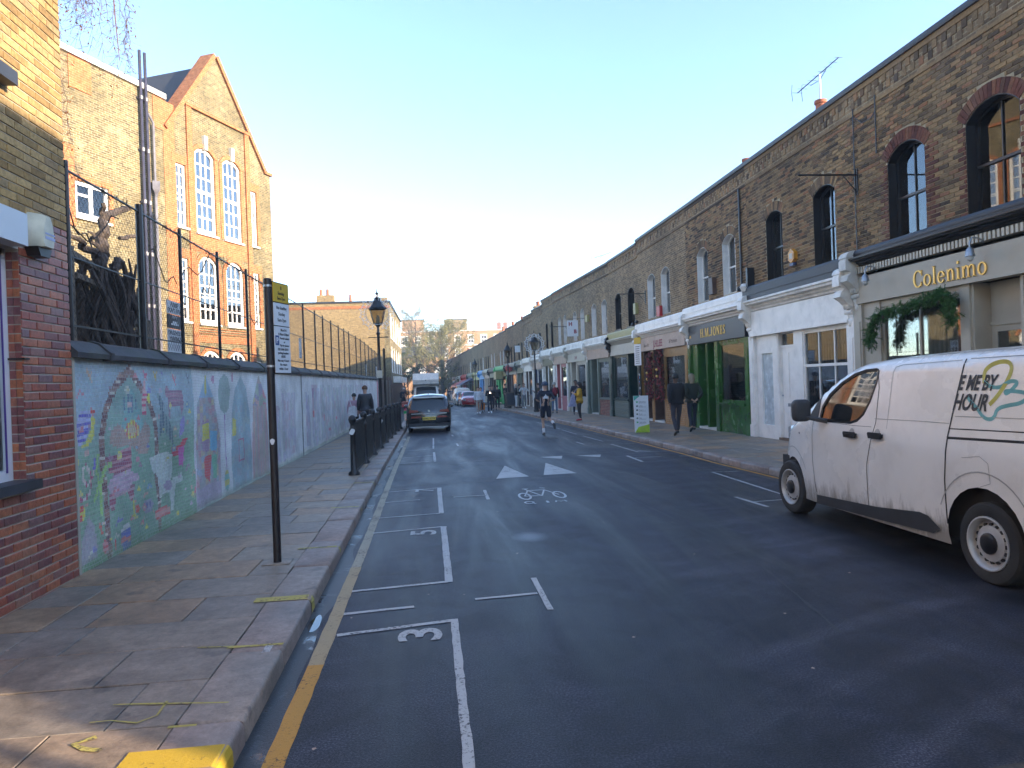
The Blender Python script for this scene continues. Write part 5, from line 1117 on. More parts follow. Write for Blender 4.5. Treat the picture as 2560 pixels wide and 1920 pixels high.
# wall split in strips so that openings of different width can share a column
def colwall(mb, segs, ops, z0, z1, ya, yb):
    for a, b in segs: wall_ops(mb, a, b, z0, z1, [o for o in ops if a-1e-6 <= o[0] and o[1] <= b+1e-6], ya, yb)
mb = MB(); colwall(mb, [(-.42, 1.35)], [o for o in gop if o[0] < 1.2 and o[2] > 4 and o[1] < 1.055], 7.2, 11.3, -.5, 0)
mb = MB()
for z0, z1 in ((-.5, 3.9), (3.9, 7.4), (7.4, 11.3)):
    wall_ops(mb, -.42, 5.66, z0, z1, [o for o in gop if o[2] >= z0 and o[3] <= z1], -.5, 0)
mb.prism([(-.42, 11.3), (0.02, 11.3), (2.95, 15.15), (5.66, 11.45), (5.66, 11.3)], -.5, 0, 'y')
mb.build('gable_wall', m_swall, sc)
lop = [(8.32, 9.58, 7.42, 8.55, 0)]
wall_ops(MB(), 5.66, 18, -.5, 12.45, lop, -.5, 0).build('wall', m_swall, sc)
MB().box(-.42, 0, -12, -.5, -.5, 11.2).box(17.6, 18, -12, -.5, -.5, 12).box(0, 17.6, -12, -11.7, -.5, 12).build('wall', m_swall, sc)
it = MB(); it.box(.0, 17.6, -3.2, -3.1, 0, 12.2); [it.box(0, 17.6, -3.1, -.5, z, z+.1) for z in (3.6, 7.3, 11.4)]; it.build('interior', m_intl, sc)
red = MB()
def rb(a, b, c, d, y=.035): red.box(a, b, .0, y, c, d)
for u in (1.06, 4.44): rb(u, u+.27, .0, 12.62, .07)
red.prism([(1.02, 12.62), (4.74, 12.62), (4.74, 12.74), (1.02, 12.74)], 0, .11, 'y')
for a, b, c, d, h in gop[:8]:
    rb(a-.19, a-.003, c, d-h, .03); rb(b+.003, b+.19, c, d-h, .03)
    if h < .01: rb(a-.19, b+.19, d+.002, d+.34, .032)
    else:
        P = arc_pts(a, b, d-h, h, 12); Q = arc_pts(a-.19, b+.19, d-h, h+.17, 12)
        for i in range(12): red.prism([P[i], P[i+1], Q[i+1], Q[i]], 0, .05, 'y')
for a, b, c, d, h in gop[8:10]:
    P = arc_pts(a, b, d-h, h, 12); Q = arc_pts(a-.16, b+.16, d-h, h+.16, 12)
    for i in range(12): red.prism([P[i], P[i+1], Q[i+1], Q[i]], 0, .04, 'y')
rb(1.36, 4.42, 3.72, 4.0, .028); rb(1.36, 4.42, 7.2, 7.85, .012); rb(5.30, 5.85, -.5, 12.4, .02); rb(5.86, 6.3, 11.3, 12.42, .03); rb(8.85, 9.68, 11.42, 12.42, .03)
rb(8.14, 8.315, 7.35, 8.6, .025); rb(9.585, 10.2, 7.1, 9.6, .025); rb(8.14, 9.58, 8.56, 8.75, .024)
for z in (4.05, 4.15, 4.25): rb(1.4, 4.4, z, z+.03, .05)
red.build('red_brick_dressing', m_sred, sc)
# raking copings
rc = MB()
for (a, b), (c, d) in (((5.70, 11.40), (2.95, 15.16)), ((2.95, 15.16), (0.0, 11.30))):
    dx, dz = c-a, d-b; l = hypot(dx, dz); nx, nz = -dz/l, dx/l
    if nz < 0: nx, nz = -nx, -nz
    rc.prism([(a, b), (c, d), (c+nx*.17, d+nz*.17), (a+nx*.17, b+nz*.17)], -.55, .10, 'y')
rc.box(-.5, .05, -.55, .10, 11.30, 11.42)
rc.build('coping', m_sred, sc)
cpn = MB()
for i in range(12): cpn.box(5.72+i*1.0, 6.71+i*1.0, -.56, .09, 12.45, 12.64)
cpn.build('coping', M('pale_coping', (.62, .60, .56), .7), sc)
MB().prism([(-.42, 11.0), (2.95, 14.9), (5.7, 11.2)], -11, -.56, 'y').prism([(-.56, 12.2), (-5.5, 14.8), (-11, 12.2)], 4.5, 17.6, 'x').build('roof', m_slate, sc)
for a, b, c, d, h in gop:
    w = b-a
    window(sc, a, b, c, d, h, m_white, None, 3 if w > .8 else 2, 6 if d-c > 3 else (5 if d-c > 2.2 else 4), True, -.05, m_stone if c > 2 else None, fw=.13 if w > .8 else .09, bar=.065, sillp=.1, glass=m_skyglass, curtain=m_curt if c > 4 else None, cw=-.3)  # pale curtains added to brighten the panes, standing in for sky reflection
for a, b, c, d, h in gop[:2]: MB().prism([((a+b)/2-.07, d-.05), ((a+b)/2+.07, d-.05), ((a+b)/2+.10, d+.48), ((a+b)/2-.10, d+.48)], .0, .13, 'y').build('keystone', m_stone, sc)
wn_ = window(sc, *lop[0], m_ceil, None, 2, 1, False, -.05, m_stone, fw=.12, bar=.14, sillp=.09)
cbox('transom', m_ceil, wn_, 8.98, 9.50, -.11, -.045, 8.10, 8.18)
MB().box(8.4, 9.5, -.3, -.28, 7.42, 7.75).build('curtain', m_grey, wn_)
# soil pipes, cast hopper, cable runs
for u, zt in ((6.93, 13.7), (6.70, 13.7)):
    p = MB(); p.tube([(u, .12, 0), (u, .12, zt)], .055, 8); z = 1.2
    while z < 13: p.lathe([(.075, z), (.075, z+.12)], 8, 0, None, (u, .12, 0)); p.box(u-.1, u+.1, .0, .06, z+.02, z+.08); z += 1.8
    p.build('soil_pipe', M('pipe_paint', (.035, .03, .05), .3), sc, True)
p = MB(); p.tube([(6.66, .14, 11.6), (6.42, .12, 11.35), (6.42, .12, 9.3)], .045, 8); p.lathe([(.05, 8.75), (.09, 8.9), (.17, 9.0), (.17, 9.28)], 4, 0, None, (6.42, .16, 0)); p.tube([(6.42, .12, 8.8), (6.42, .12, 0)], .055, 8)
p.build('rainwater_pipe', M('pale_pipe', (.16, .15, .17), .35), sc, True)
p = MB()
for u in (6.55, 6.84, 7.06): p.tube([(u, .06, 0), (u, .06, 8.2)], .03, 5)
for z in (1.5, 2.6, 3.7, 4.8, 5.9, 7.0, 8.1): p.box(6.3, 7.12, .0, .10, z, z+.03)
p.build('conduit', m_iron, sc)

# ------------------------------------------------ brick building past the school, its side wall towards us
fb = thing('brick_building', 'flat roofed yellow brick building past the school with a blank side wall', 'building', (-3.4, 73, 0), -pi/2)
wops = [(u, u+1.5, a, b, h) for u in (1.0, 4.6, 8.2, 11.8, 15.0) for a, b, h in ((2.9, 4.95, .2), (5.55, 7.6, .2))]
wall_ops(MB(), 0, 18, -1, 8.2, wops, -.4, 0).build('wall', m_swall, fb)
MB().box(17.6, 18, -14, -.4, -1, 8.2).box(0, 17.6, -14, -13.7, -1, 8.2).box(0, .4, -13.7, -.4, -1, 8.2).build('wall', m_farwall, fb)
MB().box(17.6, 18.03, -14, .02, 7.75, 7.95).build('red_band', m_sred, fb); MB().box(-.05, 18.1, -14.1, .12, 8.2, 8.32).build('roof', m_lead, fb)
MB().box(17.2, 17.9, -5.4, -4.1, 8.32, 8.85).build('chimney', m_farwall, fb)
for y in (-5.1, -4.6): MB().lathe([(.13, 8.85), (.11, 9.35)], 10, 0, None, (17.5, y, 0)).build('chimney_pot', m_terra, fb, True)
MB().box(17.3, 17.8, -.6, -.1, 8.32, 8.6).build('chimney', m_farwall, fb)
MB().lathe([(.12, 8.32), (.1, 8.9)], 8, 0, None, (17.5, -2.9, 0)).build('chimney_pot', m_terra, fb, True)
for o in wops: window(fb, *o, m_white, m_white, 2, 3, True, -.04, m_stone, fw=.16, bar=.06)
for u in (2, 6, 10, 14): MB().box(u-1.2, u+1.2, 0, .5, 2.05, 2.55).build('shop_cornice', m_wht2, fb)
MB().box(.2, 17.5, 0, .06, 0, 2.0).build('shopfront', m_brownp, fb)
# gate, posts and boards between the mosaic wall and that building
gt = thing('timber_gate', 'brown boarded gates closing the yard past the end of the mosaic wall', 'gate', (-3.45, 0, 0))
for y in (44.75, 48.0, 51.2, 54.6): MB().box(-.12, .12, y-.12, y+.12, -.3, 2.45).build('post', m_brownp, gt)
for a, b in ((44.9, 47.85), (48.15, 51.05), (51.35, 54.45)):
    y = a
    while y < b-.1: MB().box(-.02, .02+random.uniform(0, .008), y+.005, y+.28, -.2, 2.2).build('board', m_timber if a > 47 else m_brownp, gt); y += .29
hd = MB()
# ------------------------------------------------ apartment block at the far end
ap = thing('apartment_building', 'long sunlit brick apartment block far beyond the end of the terrace', 'building', (30, 168, 0), pi)
pink_b = brickmat('apartment_brick', (.50, .27, .13), (.42, .22, .10), (.45, .3, .2), .15)
aops = [(u, u+1.3, z, z+1.9, 0) for u in [2.2+3.1*i for i in range(14)] for z in (1.5, 4.8, 8.1, 11.2)]
wall_ops(MB(), 0, 46, -1, 14.1, aops, -.4, 0).build('wall', pink_b, ap)
MB().box(0, 46, -12, -.4, -1, 13.9).build('wall', pink_b, ap); MB().box(-.1, 46.1, -12, .2, 14.1, 14.35).build('parapet', m_stone, ap)
for z in (4.2, 7.5, 10.7): MB().box(0, 46, 0, .08, z, z+.25).build('string_course', m_stone, ap)
for a, b, c, d, h in aops:
    w = MB(); w.box(a-.12, b+.12, .0, .05, c-.15, c-.02); w.box(a, b, -.12, -.06, c, d); w.box(a-.12, a, 0, .03, c, d); w.box(b, b+.12, 0, .03, c, d); w.box(a-.12, b+.12, 0, .05, d, d+.18); o = w.build('window', m_white, ap)
    g_ = MB()
    for i in range(2):
        for j in range(2): g_.box(a+.12+i*.58, a+.60+i*.58, -.06, -.05, c+.15+j*.88, c+.85+j*.88)
    g_.build('pane', m_grey, o)
for a, b, m, h in ((22.2, 27.5, m_farwall, 2.6), (32.5, 37.5, pink_b, 2.7)): MB().box(a, b, -6, -1, 14.35, 14.35+h).build('stair_tower', m, ap); MB().box(a-.2, b+.2, -6.2, -.8, 14.35+h, 14.5+h).build('tower_roof', m_slate, ap)
rl = MB()
for i in range(60): rl.box(1+i*.75, 1.06+i*.75, -1.2, -1.14, 14.35, 15.9)
rl.box(1, 45.5, -1.2, -1.14, 15.85, 15.92); rl.box(1, 45.5, -1.2, -1.14, 15.1, 15.15); rl.build('roof_railing', m_steel, ap)
for a in (12.5, 14): MB().box(a, a+.9, -3, -2, 14.35, 16.2).build('chimney', m_terra, ap)
lh = thing('brick_building', 'low sunlit building glimpsed behind the bare tree', 'building', (2, 150, 0), pi)
MB().box(0, 22, -8, 0, -1, 7.5).build('wall', pink_b, lh); MB().prism([(0.3, 7.5), (-4, 10), (-8, 7.5)], 0, 22, 'x').build('roof', m_slate, lh)
for i in range(7): MB().box(1+i*3, 2.2+i*3, 0, .05, 3.6, 5.4).build('window', m_wht2, lh)

# ------------------------------------------------ trees
def leafmat(name, a, b):
    n = NT(name); r = n.ramp(n.rnd(), [(0, a), (1, b)]); p = n.node('BsdfPrincipled', {'Base Color': r, 'Roughness': .6, 'Specular IOR Level': .2})
    t = n.node('BsdfTranslucent', {'Color': r}); mx = n.node('MixShader', {0: .3}); n.t.links.new(p.outputs[0], mx.inputs[1]); n.t.links.new(t.outputs[0], mx.inputs[2]); n.t.links.new(mx.outputs[0], n.out.inputs[0]); return n.mat
m_leaf1 = leafmat('thin_autumn_leaf', (.11, .10, .05), (.26, .21, .10)); m_leaf2 = leafmat('yellow_green_leaf', (.12, .13, .05), (.34, .29, .12)); m_leaf3 = leafmat('dark_evergreen_leaf', (.012, .03, .01), (.05, .08, .025)); m_leafo = leafmat('russet_leaf', (.20, .07, .025), (.38, .15, .05))
m_bark = M('tree_bark', (.06, .05, .04), .9, ns=9, na=.4, bs=.5); m_birch = M('birch_twig', (.12, .07, .06), .8, ns=20, na=.4, bs=0)
def tree(name, label, x, y, z, H, spread, leaf, nleaf, ls, seed, trunk_r=.25, base=.22, lean=0., droop=0., fill=1.):
    R = random.Random(seed); t = thing(name, label, 'tree', (x, y, z), R.random()*.3, None)
    tips = []; br = MB(); tr = MB()
    tp = [Vector((lean*i/8*H*.1+R.uniform(-.06, .06)*i/8, R.uniform(-.06, .06), H*.93*i/8)) for i in range(9)]
    tr.tube(tp, [trunk_r*(1-i/8.6) for i in range(9)], 9); tr.build('trunk', m_bark, t, True)
    def grow(p, d, l, r, lev):
        pts = [p]; q = p
        for i in range(4):
            d = (d+Vector((R.uniform(-.28, .28), R.uniform(-.28, .28), R.uniform(-.12, .22)-droop*.25*lev))).normalized(); q = q+d*l/4; pts.append(q)
        br.tube(pts, [r*(1-.18*i) for i in range(5)], 5 if lev < 2 else 3, cap=False)
        if lev >= 2: tips.extend(pts[1:])
        if lev < 3:
            for i in range(R.randint(3, 4)):
                s = pts[R.randint(1, 4)]; nd = (d+Vector((R.uniform(-.9, .9), R.uniform(-.9, .9), R.uniform(-.3, .7)))).normalized(); grow(s, nd, l*.62, r*.55, lev+1)
    nb_ = 17
    for i in range(nb_):
        f = base+(.95-base)*i/nb_; a = i*2.4+R.uniform(-.4, .4); k = int(f*8); p = tp[k].lerp(tp[min(8, k+1)], f*8-k)
        s = spread*(1.05-abs(f-.45)*1.2)
        grow(p, Vector((cos(a), sin(a), .55)).normalized(), s*.72, trunk_r*.42*(1-f*.6), 1)
    br.build('limb', m_bark, t, kind='stuff')
    lv = MB(); vs = []; fs = []
    for i in range(nleaf):
        c = R.choice(tips); c = c+Vector((R.gauss(0, .22), R.gauss(0, .22), R.gauss(0, .2)))*spread*.14*fill
        a, b = R.uniform(0, 6.3), R.uniform(-1, 1); u = Vector((cos(a), sin(a), b)).normalized(); w = u.orthogonal().normalized(); s = ls*R.uniform(.6, 1.3)
        n0 = len(vs); vs += [c-u*s, c+w*s*.5, c+u*s, c-w*s*.5]; fs.append((n0, n0+1, n0+2, n0+3))
    lv.add(vs, fs); lv.build('crown', leaf, t, kind='stuff'); return t
tree('bare_tree', 'tall thin tree with a sparse crown beyond the parked lorry', -2.9, 112, -.9, 15.2, 6.2, m_leaf1, 9000, .085, 5, .28, .15)
tree('leafy_tree', 'broad yellow green tree in front of the far brick block', .9, 104, -.8, 10.8, 6.6, m_leaf2, 20000, .10, 9, .24, .12)
tree('bare_tree', 'smaller bare tree whose top shows right of the tall one', 1.2, 118, -.9, 13.4, 4.4, m_leaf1, 3500, .08, 21, .2, .3)
tree('evergreen_tree', 'dark low tree behind the pavement past the brick building', -6.8, 100, -.8, 7.5, 4.6, m_leaf3, 9000, .16, 33, .25, .08)
tree('yellow_bush', 'small bright yellow green tree at the end of the terrace', 1.1, 110, -.9, 3.4, 1.9, m_leaf2, 3000, .12, 41, .1, .1)
tree('leafy_tree', 'low green tree left of the tall bare one', -5.2, 118, -.9, 8.2, 4.6, m_leaf2, 9000, .11, 55, .2, .1)
# weeping birch over the corner building
bt = thing('birch_tree', 'weeping birch with hanging twigs and a few russet leaves above the corner building', 'tree', (-8.3, 11.4, 0)); R = random.Random(4)
MB().tube([(0, 0, 0), (.1, .1, 4), (.25, .3, 8), (.5, .5, 12)], [.2, .16, .11, .05], 9).build('trunk', m_birch, bt, True)
tw = MB(); lf = MB()
def hang(x, y, z0, L, k=14):
    p = Vector((x, y, z0)); pts = [p.copy()]
    for i in range(k): p = p+Vector((R.uniform(-.05, .06), R.uniform(-.05, .05), -L/k)); pts.append(p.copy())
    tw.tube(pts, [.008*(1-i/(k+3)) for i in range(k+1)], 4, cap=False)
    for q in pts[2:]:
        for _ in range(4):
            d = Vector((R.uniform(-.22, .22), R.uniform(-.22, .22), R.uniform(-.22, .02))); tw.tube([q, q+d*.5+Vector((0, 0, -.01)), q+d], [.0032, .0025, .002], 3, cap=False)
            if R.random() < .5:
                c = q+d; s = R.uniform(.014, .028); a = R.uniform(0, 6.3); u = Vector((cos(a), sin(a), -.7)); w = Vector((-sin(a), cos(a), .2)); lf.add([c-u*s, c+w*s*.6, c+u*s, c-w*s*.6], [(0, 1, 2, 3)])
for i in range(21): hang(R.uniform(1.9, 2.8), R.uniform(.9, 2.3), R.uniform(9.7, 10.6), R.uniform(1.2, 2.4))
for i in range(3): hang(R.uniform(2.2, 2.6), R.uniform(3.0, 3.5), R.uniform(9.6, 10.4), R.uniform(1.2, 2.0))
for i in range(9): hang(R.uniform(1.6, 2.5), R.uniform(.6, 1.4), R.uniform(8.4, 8.8), R.uniform(2.2, 3.3), 20)
tw.tube([(.2, .2, 7.5), (1.2, 1.0, 9.8), (2.3, 1.8, 10.6), (2.6, 3.2, 10.4)], [.06, .045, .03, .015], 6); tw.tube([(2.35, 2.9, 11.5), (2.42, 2.95, 9.2), (2.5, 2.9, 8.2)], [.02, .014, .008], 5)
tw.build('limb', m_birch, bt, kind='stuff'); lf.build('crown', m_leafo, bt, kind='stuff')

# ------------------------------------------------ chimneys and aerials of the terrace
def stack(x, y, zb, zt, n, label, pot=.45):
    t = thing('chimney_stack', label, 'chimney', (x, y, 0)); w = .25+.22*n
    MB().box(-.35, .35, -w/2, w/2, zb, zt-pot).box(-.4, .4, -w/2-.05, w/2+.05, zt-pot-.15, zt-pot-.05).build('stack', m_twall, t)
    for i in range(n): MB().lathe([(.14, zt-pot), (.12, zt-.1), (.15, zt-.08), (.15, zt), (.1, zt)], 12, 0, None, (0, (i-(n-1)/2)*.36, 0)).build('chimney_pot', m_terra, t, True)
    return t
stack(9.9, 17.0, 6.5, 8.62, 1, 'single red chimney pot carrying a television aerial above the white shop'); stack(9.9, 21.3, 6.5, 8.5, 1, 'red chimney pot peeping over the parapet above the green shop')
stack(8.7, 58.8, 5.8, 8.4, 2, 'taller brown chimney where the terrace roof line steps down', .35)
for x, y, z, l in ((8.4, 65.2, 8.0, 'first of three small pots after the roof line step'), (8.0, 69.3, 7.9, 'second of three small pots after the roof line step'), (7.4, 73.2, 7.7, 'third of three small pots after the roof line step')): stack(x-.3, y, 5.4, z-.2, 1, l)
stack(4.6, 98, 5, 6.6, 3, 'brick chimney stack over the far part of the terrace', .3)
def aerial(x, y, z0, z1, ya, yb, dz, label, n=9):
    t = thing('television_aerial', label, 'aerial', (x, y, 0), 0, None)
    MB().tube([(0, 0, z0), (0, 0, z1)], .03, 6).build('mast', m_paper, t); b = MB(); b.tube([(0, ya, z1-.02-dz), (0, yb, z1+.0+dz)], .014, 5)
    for i in range(n):
        f = i/(n-1); yy = ya+(yb-ya)*f; zz = z1-.02-dz+(2*dz+.02)*f; l = .10+.04*(1-f); b.tube([(-l, yy, zz), (l, yy, zz)], .006, 4)
    for s in (1, -1): b.tube([(-.14, ya+.05, z1-dz-.02), (-.14, ya+.02, z1-dz-.02+s*.22)], .008, 4); b.tube([(.14, ya+.05, z1-dz-.02), (.14, ya+.02, z1-dz-.02+s*.22)], .008, 4)
    b.tube([(0, ya*.4, z1-.12), (0, 0, z1-.16), (0, yb*.35, z1-.02)], .009, 4); b.build('antenna', m_iron, t)
aerial(9.9, 17.0, 8.4, 9.30, 1.1, -.85, .02, 'television aerial on a white mast against the sky')
aerial(9.9, 41.6, 7.2, 9.0, 1.2, -2.9, -.22, 'thin bent aerial above the middle of the terrace', 3)
aerial(9.5, 60, 7, 9.6, 1.4, -1.4, .1, 'faint aerial over the far roofs left of the tall chimney', 5); aerial(9.4, 74, 6.5, 10.6, 1.4, -1.6, .05, 'faintest aerial high over the far roofs', 4)
# small fittings on the terrace fronts (each screwed to its house)
def on(t, name, mat, y0, x0, x1, z0, z1, d0, d1, **k): return MB().box(x0-y0, x1-y0, d0, d1, z0, z1).build(name, mat, t, **k)
hx = MB(); hx.prism([(2.37+.15*sin(a), 4.52+.17*cos(a)) for a in [pi/3*i for i in range(6)]], .01, .11, 'y'); hxo = hx.build('alarm_box', M('orange_plastic', (.70, .30, .03), .4, bs=0), t2, label='orange six sided alarm box'); cbox('alarm_face', m_cream, hxo, 2.30, 2.44, .111, .118, 4.45, 4.58); cbox('alarm_base', m_navy, hxo, 2.28, 2.46, .02, .1, 4.29, 4.36)
def bracket(t, u, z, l, nm='sign_bracket'):
    b = MB(); b.tube([(u, .02, z), (u, l, z)], .018, 6); b.tube([(u, .02, z-.35), (u, .3, z-.02)], .010, 4); b.box(u-.03, u+.03, .0, .03, z-.4, z+.12); return b.build(nm, m_iron, t)
bracket(t1, 13.35-8.7, 5.68, 1.25)
MB().tube([(4.68, .04, 4.1), (4.68, .04, 7.0)], .012, 5).tube([(3.98, .03, 5.9), (3.98, .03, 7.0)], .012, 5).tube([(4.68, .03, 6.85), (4.4, .03, 6.62), (4.1, .03, 6.62), (3.98, .03, 6.7)], .008, 4).build('cable', m_iron, t1)
MB().tube([(.35, .05, 4.1), (.35, .05, 6.9)], .03, 6).build('drainpipe', m_iron, t3)
on(t3, 'flue_box', m_brownp, 18.4, 20.6, 20.9, 4.25, 4.75, .0, .14); on(t2, 'flue_box', m_iron, 13.53, 18.05, 18.15, 4.1, 4.6, .0, .2)
on(t4, 'alarm_box', m_redp, 23.1, 25.7, 26.05, 4.12, 4.5, .0, .12); T5 = TER[4][0]; on(T5, 'alarm_box', m_yellowp, 28.7, 28.75, 29.05, 4.55, 5.0, .0, .13)
on(TER[5][0], 'alarm_box', m_yellowp, 33.1, 36.6, 36.95, 4.95, 5.3, .0, .13); bracket(t4, 4.6, 5.2, 1.1); bracket(TER[6][0], 3.4, 5.05, 1.2)
bowl = MB().lathe([(.02, 3.98), (.10, 4.0), (.15, 4.12), (.10, 4.2)], 12, 0, None, (4.75, .16, 0)).build('finial', m_wht2, t2, True)
for u, t in ((.1, t3), (5.2, t4), (.15, TER[4][0])): MB().ball((u, .22, 4.12), .075, 10, 6).build('finial', m_iron, t, True)
# projecting board with two letters
hb = thing('hanging_sign', 'white projecting board with a dark red H and B', 'sign', (7.28, 37.0, 4.5), 0)
MB().box(-.29, .29, -.03, .03, -.42, .42).build('board', m_paper, hb)
Rf = Matrix(((1, 0, 0), (0, 0, -1), (0, 1, 0)))
for ch, x, z in (('H', -.12, .14), ('B', .13, -.26)): text_on(ch, .27, m_redi, hb, (x, -.034, z), Rf, .004, .014)
MB().tube([(-.3, 0, .5), (.75, 0, .5)], .015, 5).tube([(-.2, 0, .5), (-.2, 0, .42)], .006, 4).tube([(.2, 0, .5), (.2, 0, .42)], .006, 4).build('bracket', m_iron, hb)
hs2 = thing('hanging_sign', 'small white cube shaped sign on a bracket over the far shops', 'sign', (6.35, 54.5, 4.3)); MB().box(-.2, .2, -.1, .1, -.25, .25).build('board', m_paper, hs2); MB().tube([(-.3, 0, .3), (.7, 0, .3)], .015, 5).build('bracket', m_iron, hs2)
# fir garland over the taupe shop window
gl = thing('fir_garland', 'fir garland draped over the top of the taupe shop window', 'garland', (0, 0, 0)); R = random.Random(8)
path = [(12.75, 2.25), (12.72, 2.5), (12.62, 2.76), (12.3, 2.80), (11.9, 2.84), (11.5, 2.88), (11.2, 2.92), (10.95, 2.97), (10.72, 2.98), (10.62, 2.75), (10.60, 2.5)]
gm_ = MB(); cn = MB()
for (a, b), (c, d) in zip(path, path[1:]):
    for i in range(70):
        f = i/70; p = Vector((8.32-R.uniform(-.04, .10), a+(c-a)*f+R.gauss(0, .04), b+(d-b)*f+R.gauss(0, .035)))
        dr = Vector((R.uniform(-.7, .1), R.uniform(-1, 1), R.uniform(-1, .5))).normalized(); L = R.uniform(.08, .17)
        gm_.tube([p, p+dr*L], [.004, .002], 3, cap=False); sd_ = dr.orthogonal().normalized()
        for k in range(7):
            q = p+dr*L*k/7
            for s in range(3):
                w = (Matrix.Rotation(s*2.1+k, 3, dr) @ sd_+dr*.5).normalized()*.05; v = dr.cross(w).normalized()*.006; gm_.add([q-v, q+v, q+w], [(0, 1, 2)])
    if R.random() < .6: cn.ball((8.24, a, b-.05), (.025, .025, .035), 6, 4)
gm_.build('fir_twigs', leafmat('fir_needle', (.03, .09, .03), (.10, .22, .07)), gl, kind='stuff'); cn.build('pine_cone', m_brownp, gl)
# red berry garlands at the timber shop
for j, (yy, zz0, zz1, lb) in enumerate(((25.95, .95, 2.9, 'red and brown dried garland on the street side of the timber shop doorway'), (27.15, 1.0, 2.85, 'second red dried garland hanging nearer the doorway of the timber shop'))):
    g2 = thing('red_garland', lb, 'garland', (fc(yy), yy, gz(yy)), 0, 'garlands on the timber shop'); ma = MB(); mb2 = MB(); mc = MB()
    for i in range(330):
        z = R.uniform(zz0, zz1); c = (-.14+R.gauss(0, .05), R.gauss(0, .16), z); r = R.uniform(.025, .05); (ma if R.random() < .6 else mb2).ball(c, r, 5, 3)
    for z in (1.9, 2.15): mc.ball((-.24, .05*j, z-.1*j), .055, 8, 5)
    ma.build('dried_flowers', M('brown_dried_flower', (.07, .025, .02), .8, bs=0), g2, kind='stuff'); mb2.build('red_flowers', M('red_dried_flower', (.24, .02, .03), .7, bs=0), g2, kind='stuff'); mc.build('bauble', m_gold, g2, True)
for yy, z in ((60.2, 3.2), (61.3, 3.25)):
    f2 = MB()
    for i in range(60): f2.ball((fc(yy)-.35+R.gauss(0, .08), yy+R.gauss(0, .3), z+gz(yy)+R.gauss(0, .1)), .07, 5, 3)
    tag(f2.build('flower_basket', m_redp), 'clump of red flowers over the dark shop, %s one' % ('nearer' if yy < 61 else 'farther'), 'flowers', 'red flowers over the dark shop')
# awnings far down
for yy, m, l, lb in ((90, m_navy, 5, 'blue grey striped awning far down the terrace'), (96.5, m_redp, 6, 'red awning far down the terrace'), (112, m_navy, 5, 'dark awning at the end of the terrace')):
    x = fc(yy); a = thing('shop_awning', lb, 'awning', (x, yy, gz(yy)), pi/2+.07); MB().prism([(.05, 3.0), (1.7, 2.2), (1.72, 2.0), (1.66, 2.18), (.05, 2.92)], -l/2, l/2, 'x').build('canopy', m, a); MB().tube([(-l/2, .1, 2.4), (-l/2, 1.65, 2.15)], .02, 4).tube([(l/2, .1, 2.4), (l/2, 1.65, 2.15)], .02, 4).build('arm', m_steel, a)
cl = MB().box(-1.1, -.9, -.3, .3, 0, .8); bs = thing('projecting_box_sign', 'yellow projecting box above the bright green shop', 'sign', (fc(66.5)-.3, 66.5, gz(66.5))); MB().box(-.35, .3, -1.2, 1.2, 2.45, 3.15).build('box', m_yellowp, bs); MB().box(-.4, .35, -1.25, 1.25, 2.38, 2.44).build('rim', m_brownp, bs)

for y0, y1, z0, z1, lb in ((19.42, 19.72, 2.62, 3.16, 'narrow white board on the fence nearest the parking sign'), (37.0, 37.7, 2.35, 2.95, 'white board on the fence before the school side lamp post'), (43.3, 44.4, 2.40, 3.0, 'farthest pale board on the fence beside the lamp post')):
    tag(MB().box(WX-.2, WX-.18, y0, y1, z0, z1).build('fence_board', m_paper), lb, 'board')
# ------------------------------------------------ street furniture
def lamp_post(loc, label, rz=0):
    t = thing('lamp_post', label, 'street lamp', loc, rz, 'Victorian style lamp posts'); H = 3.72
    MB().lathe([(.17, 0), (.17, .12), (.14, .16), (.135, .72), (.15, .76), (.11, .84), (.075, .92), (.06, 1.0), (.055, 2.2), (.075, 2.24), (.05, 2.3), (.042, H-.35), (.07, H-.3), (.04, H-.24), (.035, H-.1), (.10, H-.02), (.11, H)], 12).build('column', m_iron, t, True, 35)
    MB().tube([(-.32, 0, H-.42), (.32, 0, H-.42)], .014, 6).build('ladder_bar', m_iron, t)
    b, w = .125, .235; z0, z1 = H+.02, H+.48; f = MB(); q = [(1, 1), (1, -1), (-1, -1), (-1, 1)]
    for a, c in q: f.tube([(a*b, c*b, z0), (a*w, c*w, z1)], .014, 4)
    for z, s in ((z0, b), (z1, w)): 
        for i in range(4): (a, c), (d, e) = q[i], q[(i+1) % 4]; f.tube([(a*s, c*s, z), (d*s, e*s, z)], .016, 4)
    f.build('lantern_frame', m_iron, t)
    g_ = MB(); 
    for i in range(4): (a, c), (d, e) = q[i], q[(i+1) % 4]; g_.add([(a*b*.97, c*b*.97, z0), (d*b*.97, e*b*.97, z0), (d*w*.97, e*w*.97, z1), (a*w*.97, c*w*.97, z1)], [(0, 1, 2, 3)])
    g_.build('lantern_glass', glassmat('lantern_glass_pane', (.55, .52, .45), 1.5, .7), t); MB().lathe([(.05, z0), (.06, z0+.12), (.04, z0+.25), (.01, z0+.28)], 8).build('lamp', m_cream, t, True)
    c_ = MB(); P = [(.29, z1), (.30, z1+.03), (.20, z1+.13), (.17, z1+.22), (.10, z1+.30), (.12, z1+.34), (.05, z1+.38), (.035, z1+.46), (.06, z1+.50), (.02, z1+.54), (.008, z1+.66)]
    c_.lathe(P, 8); c_.build('lantern_cap', m_iron, t, True, 30); return t
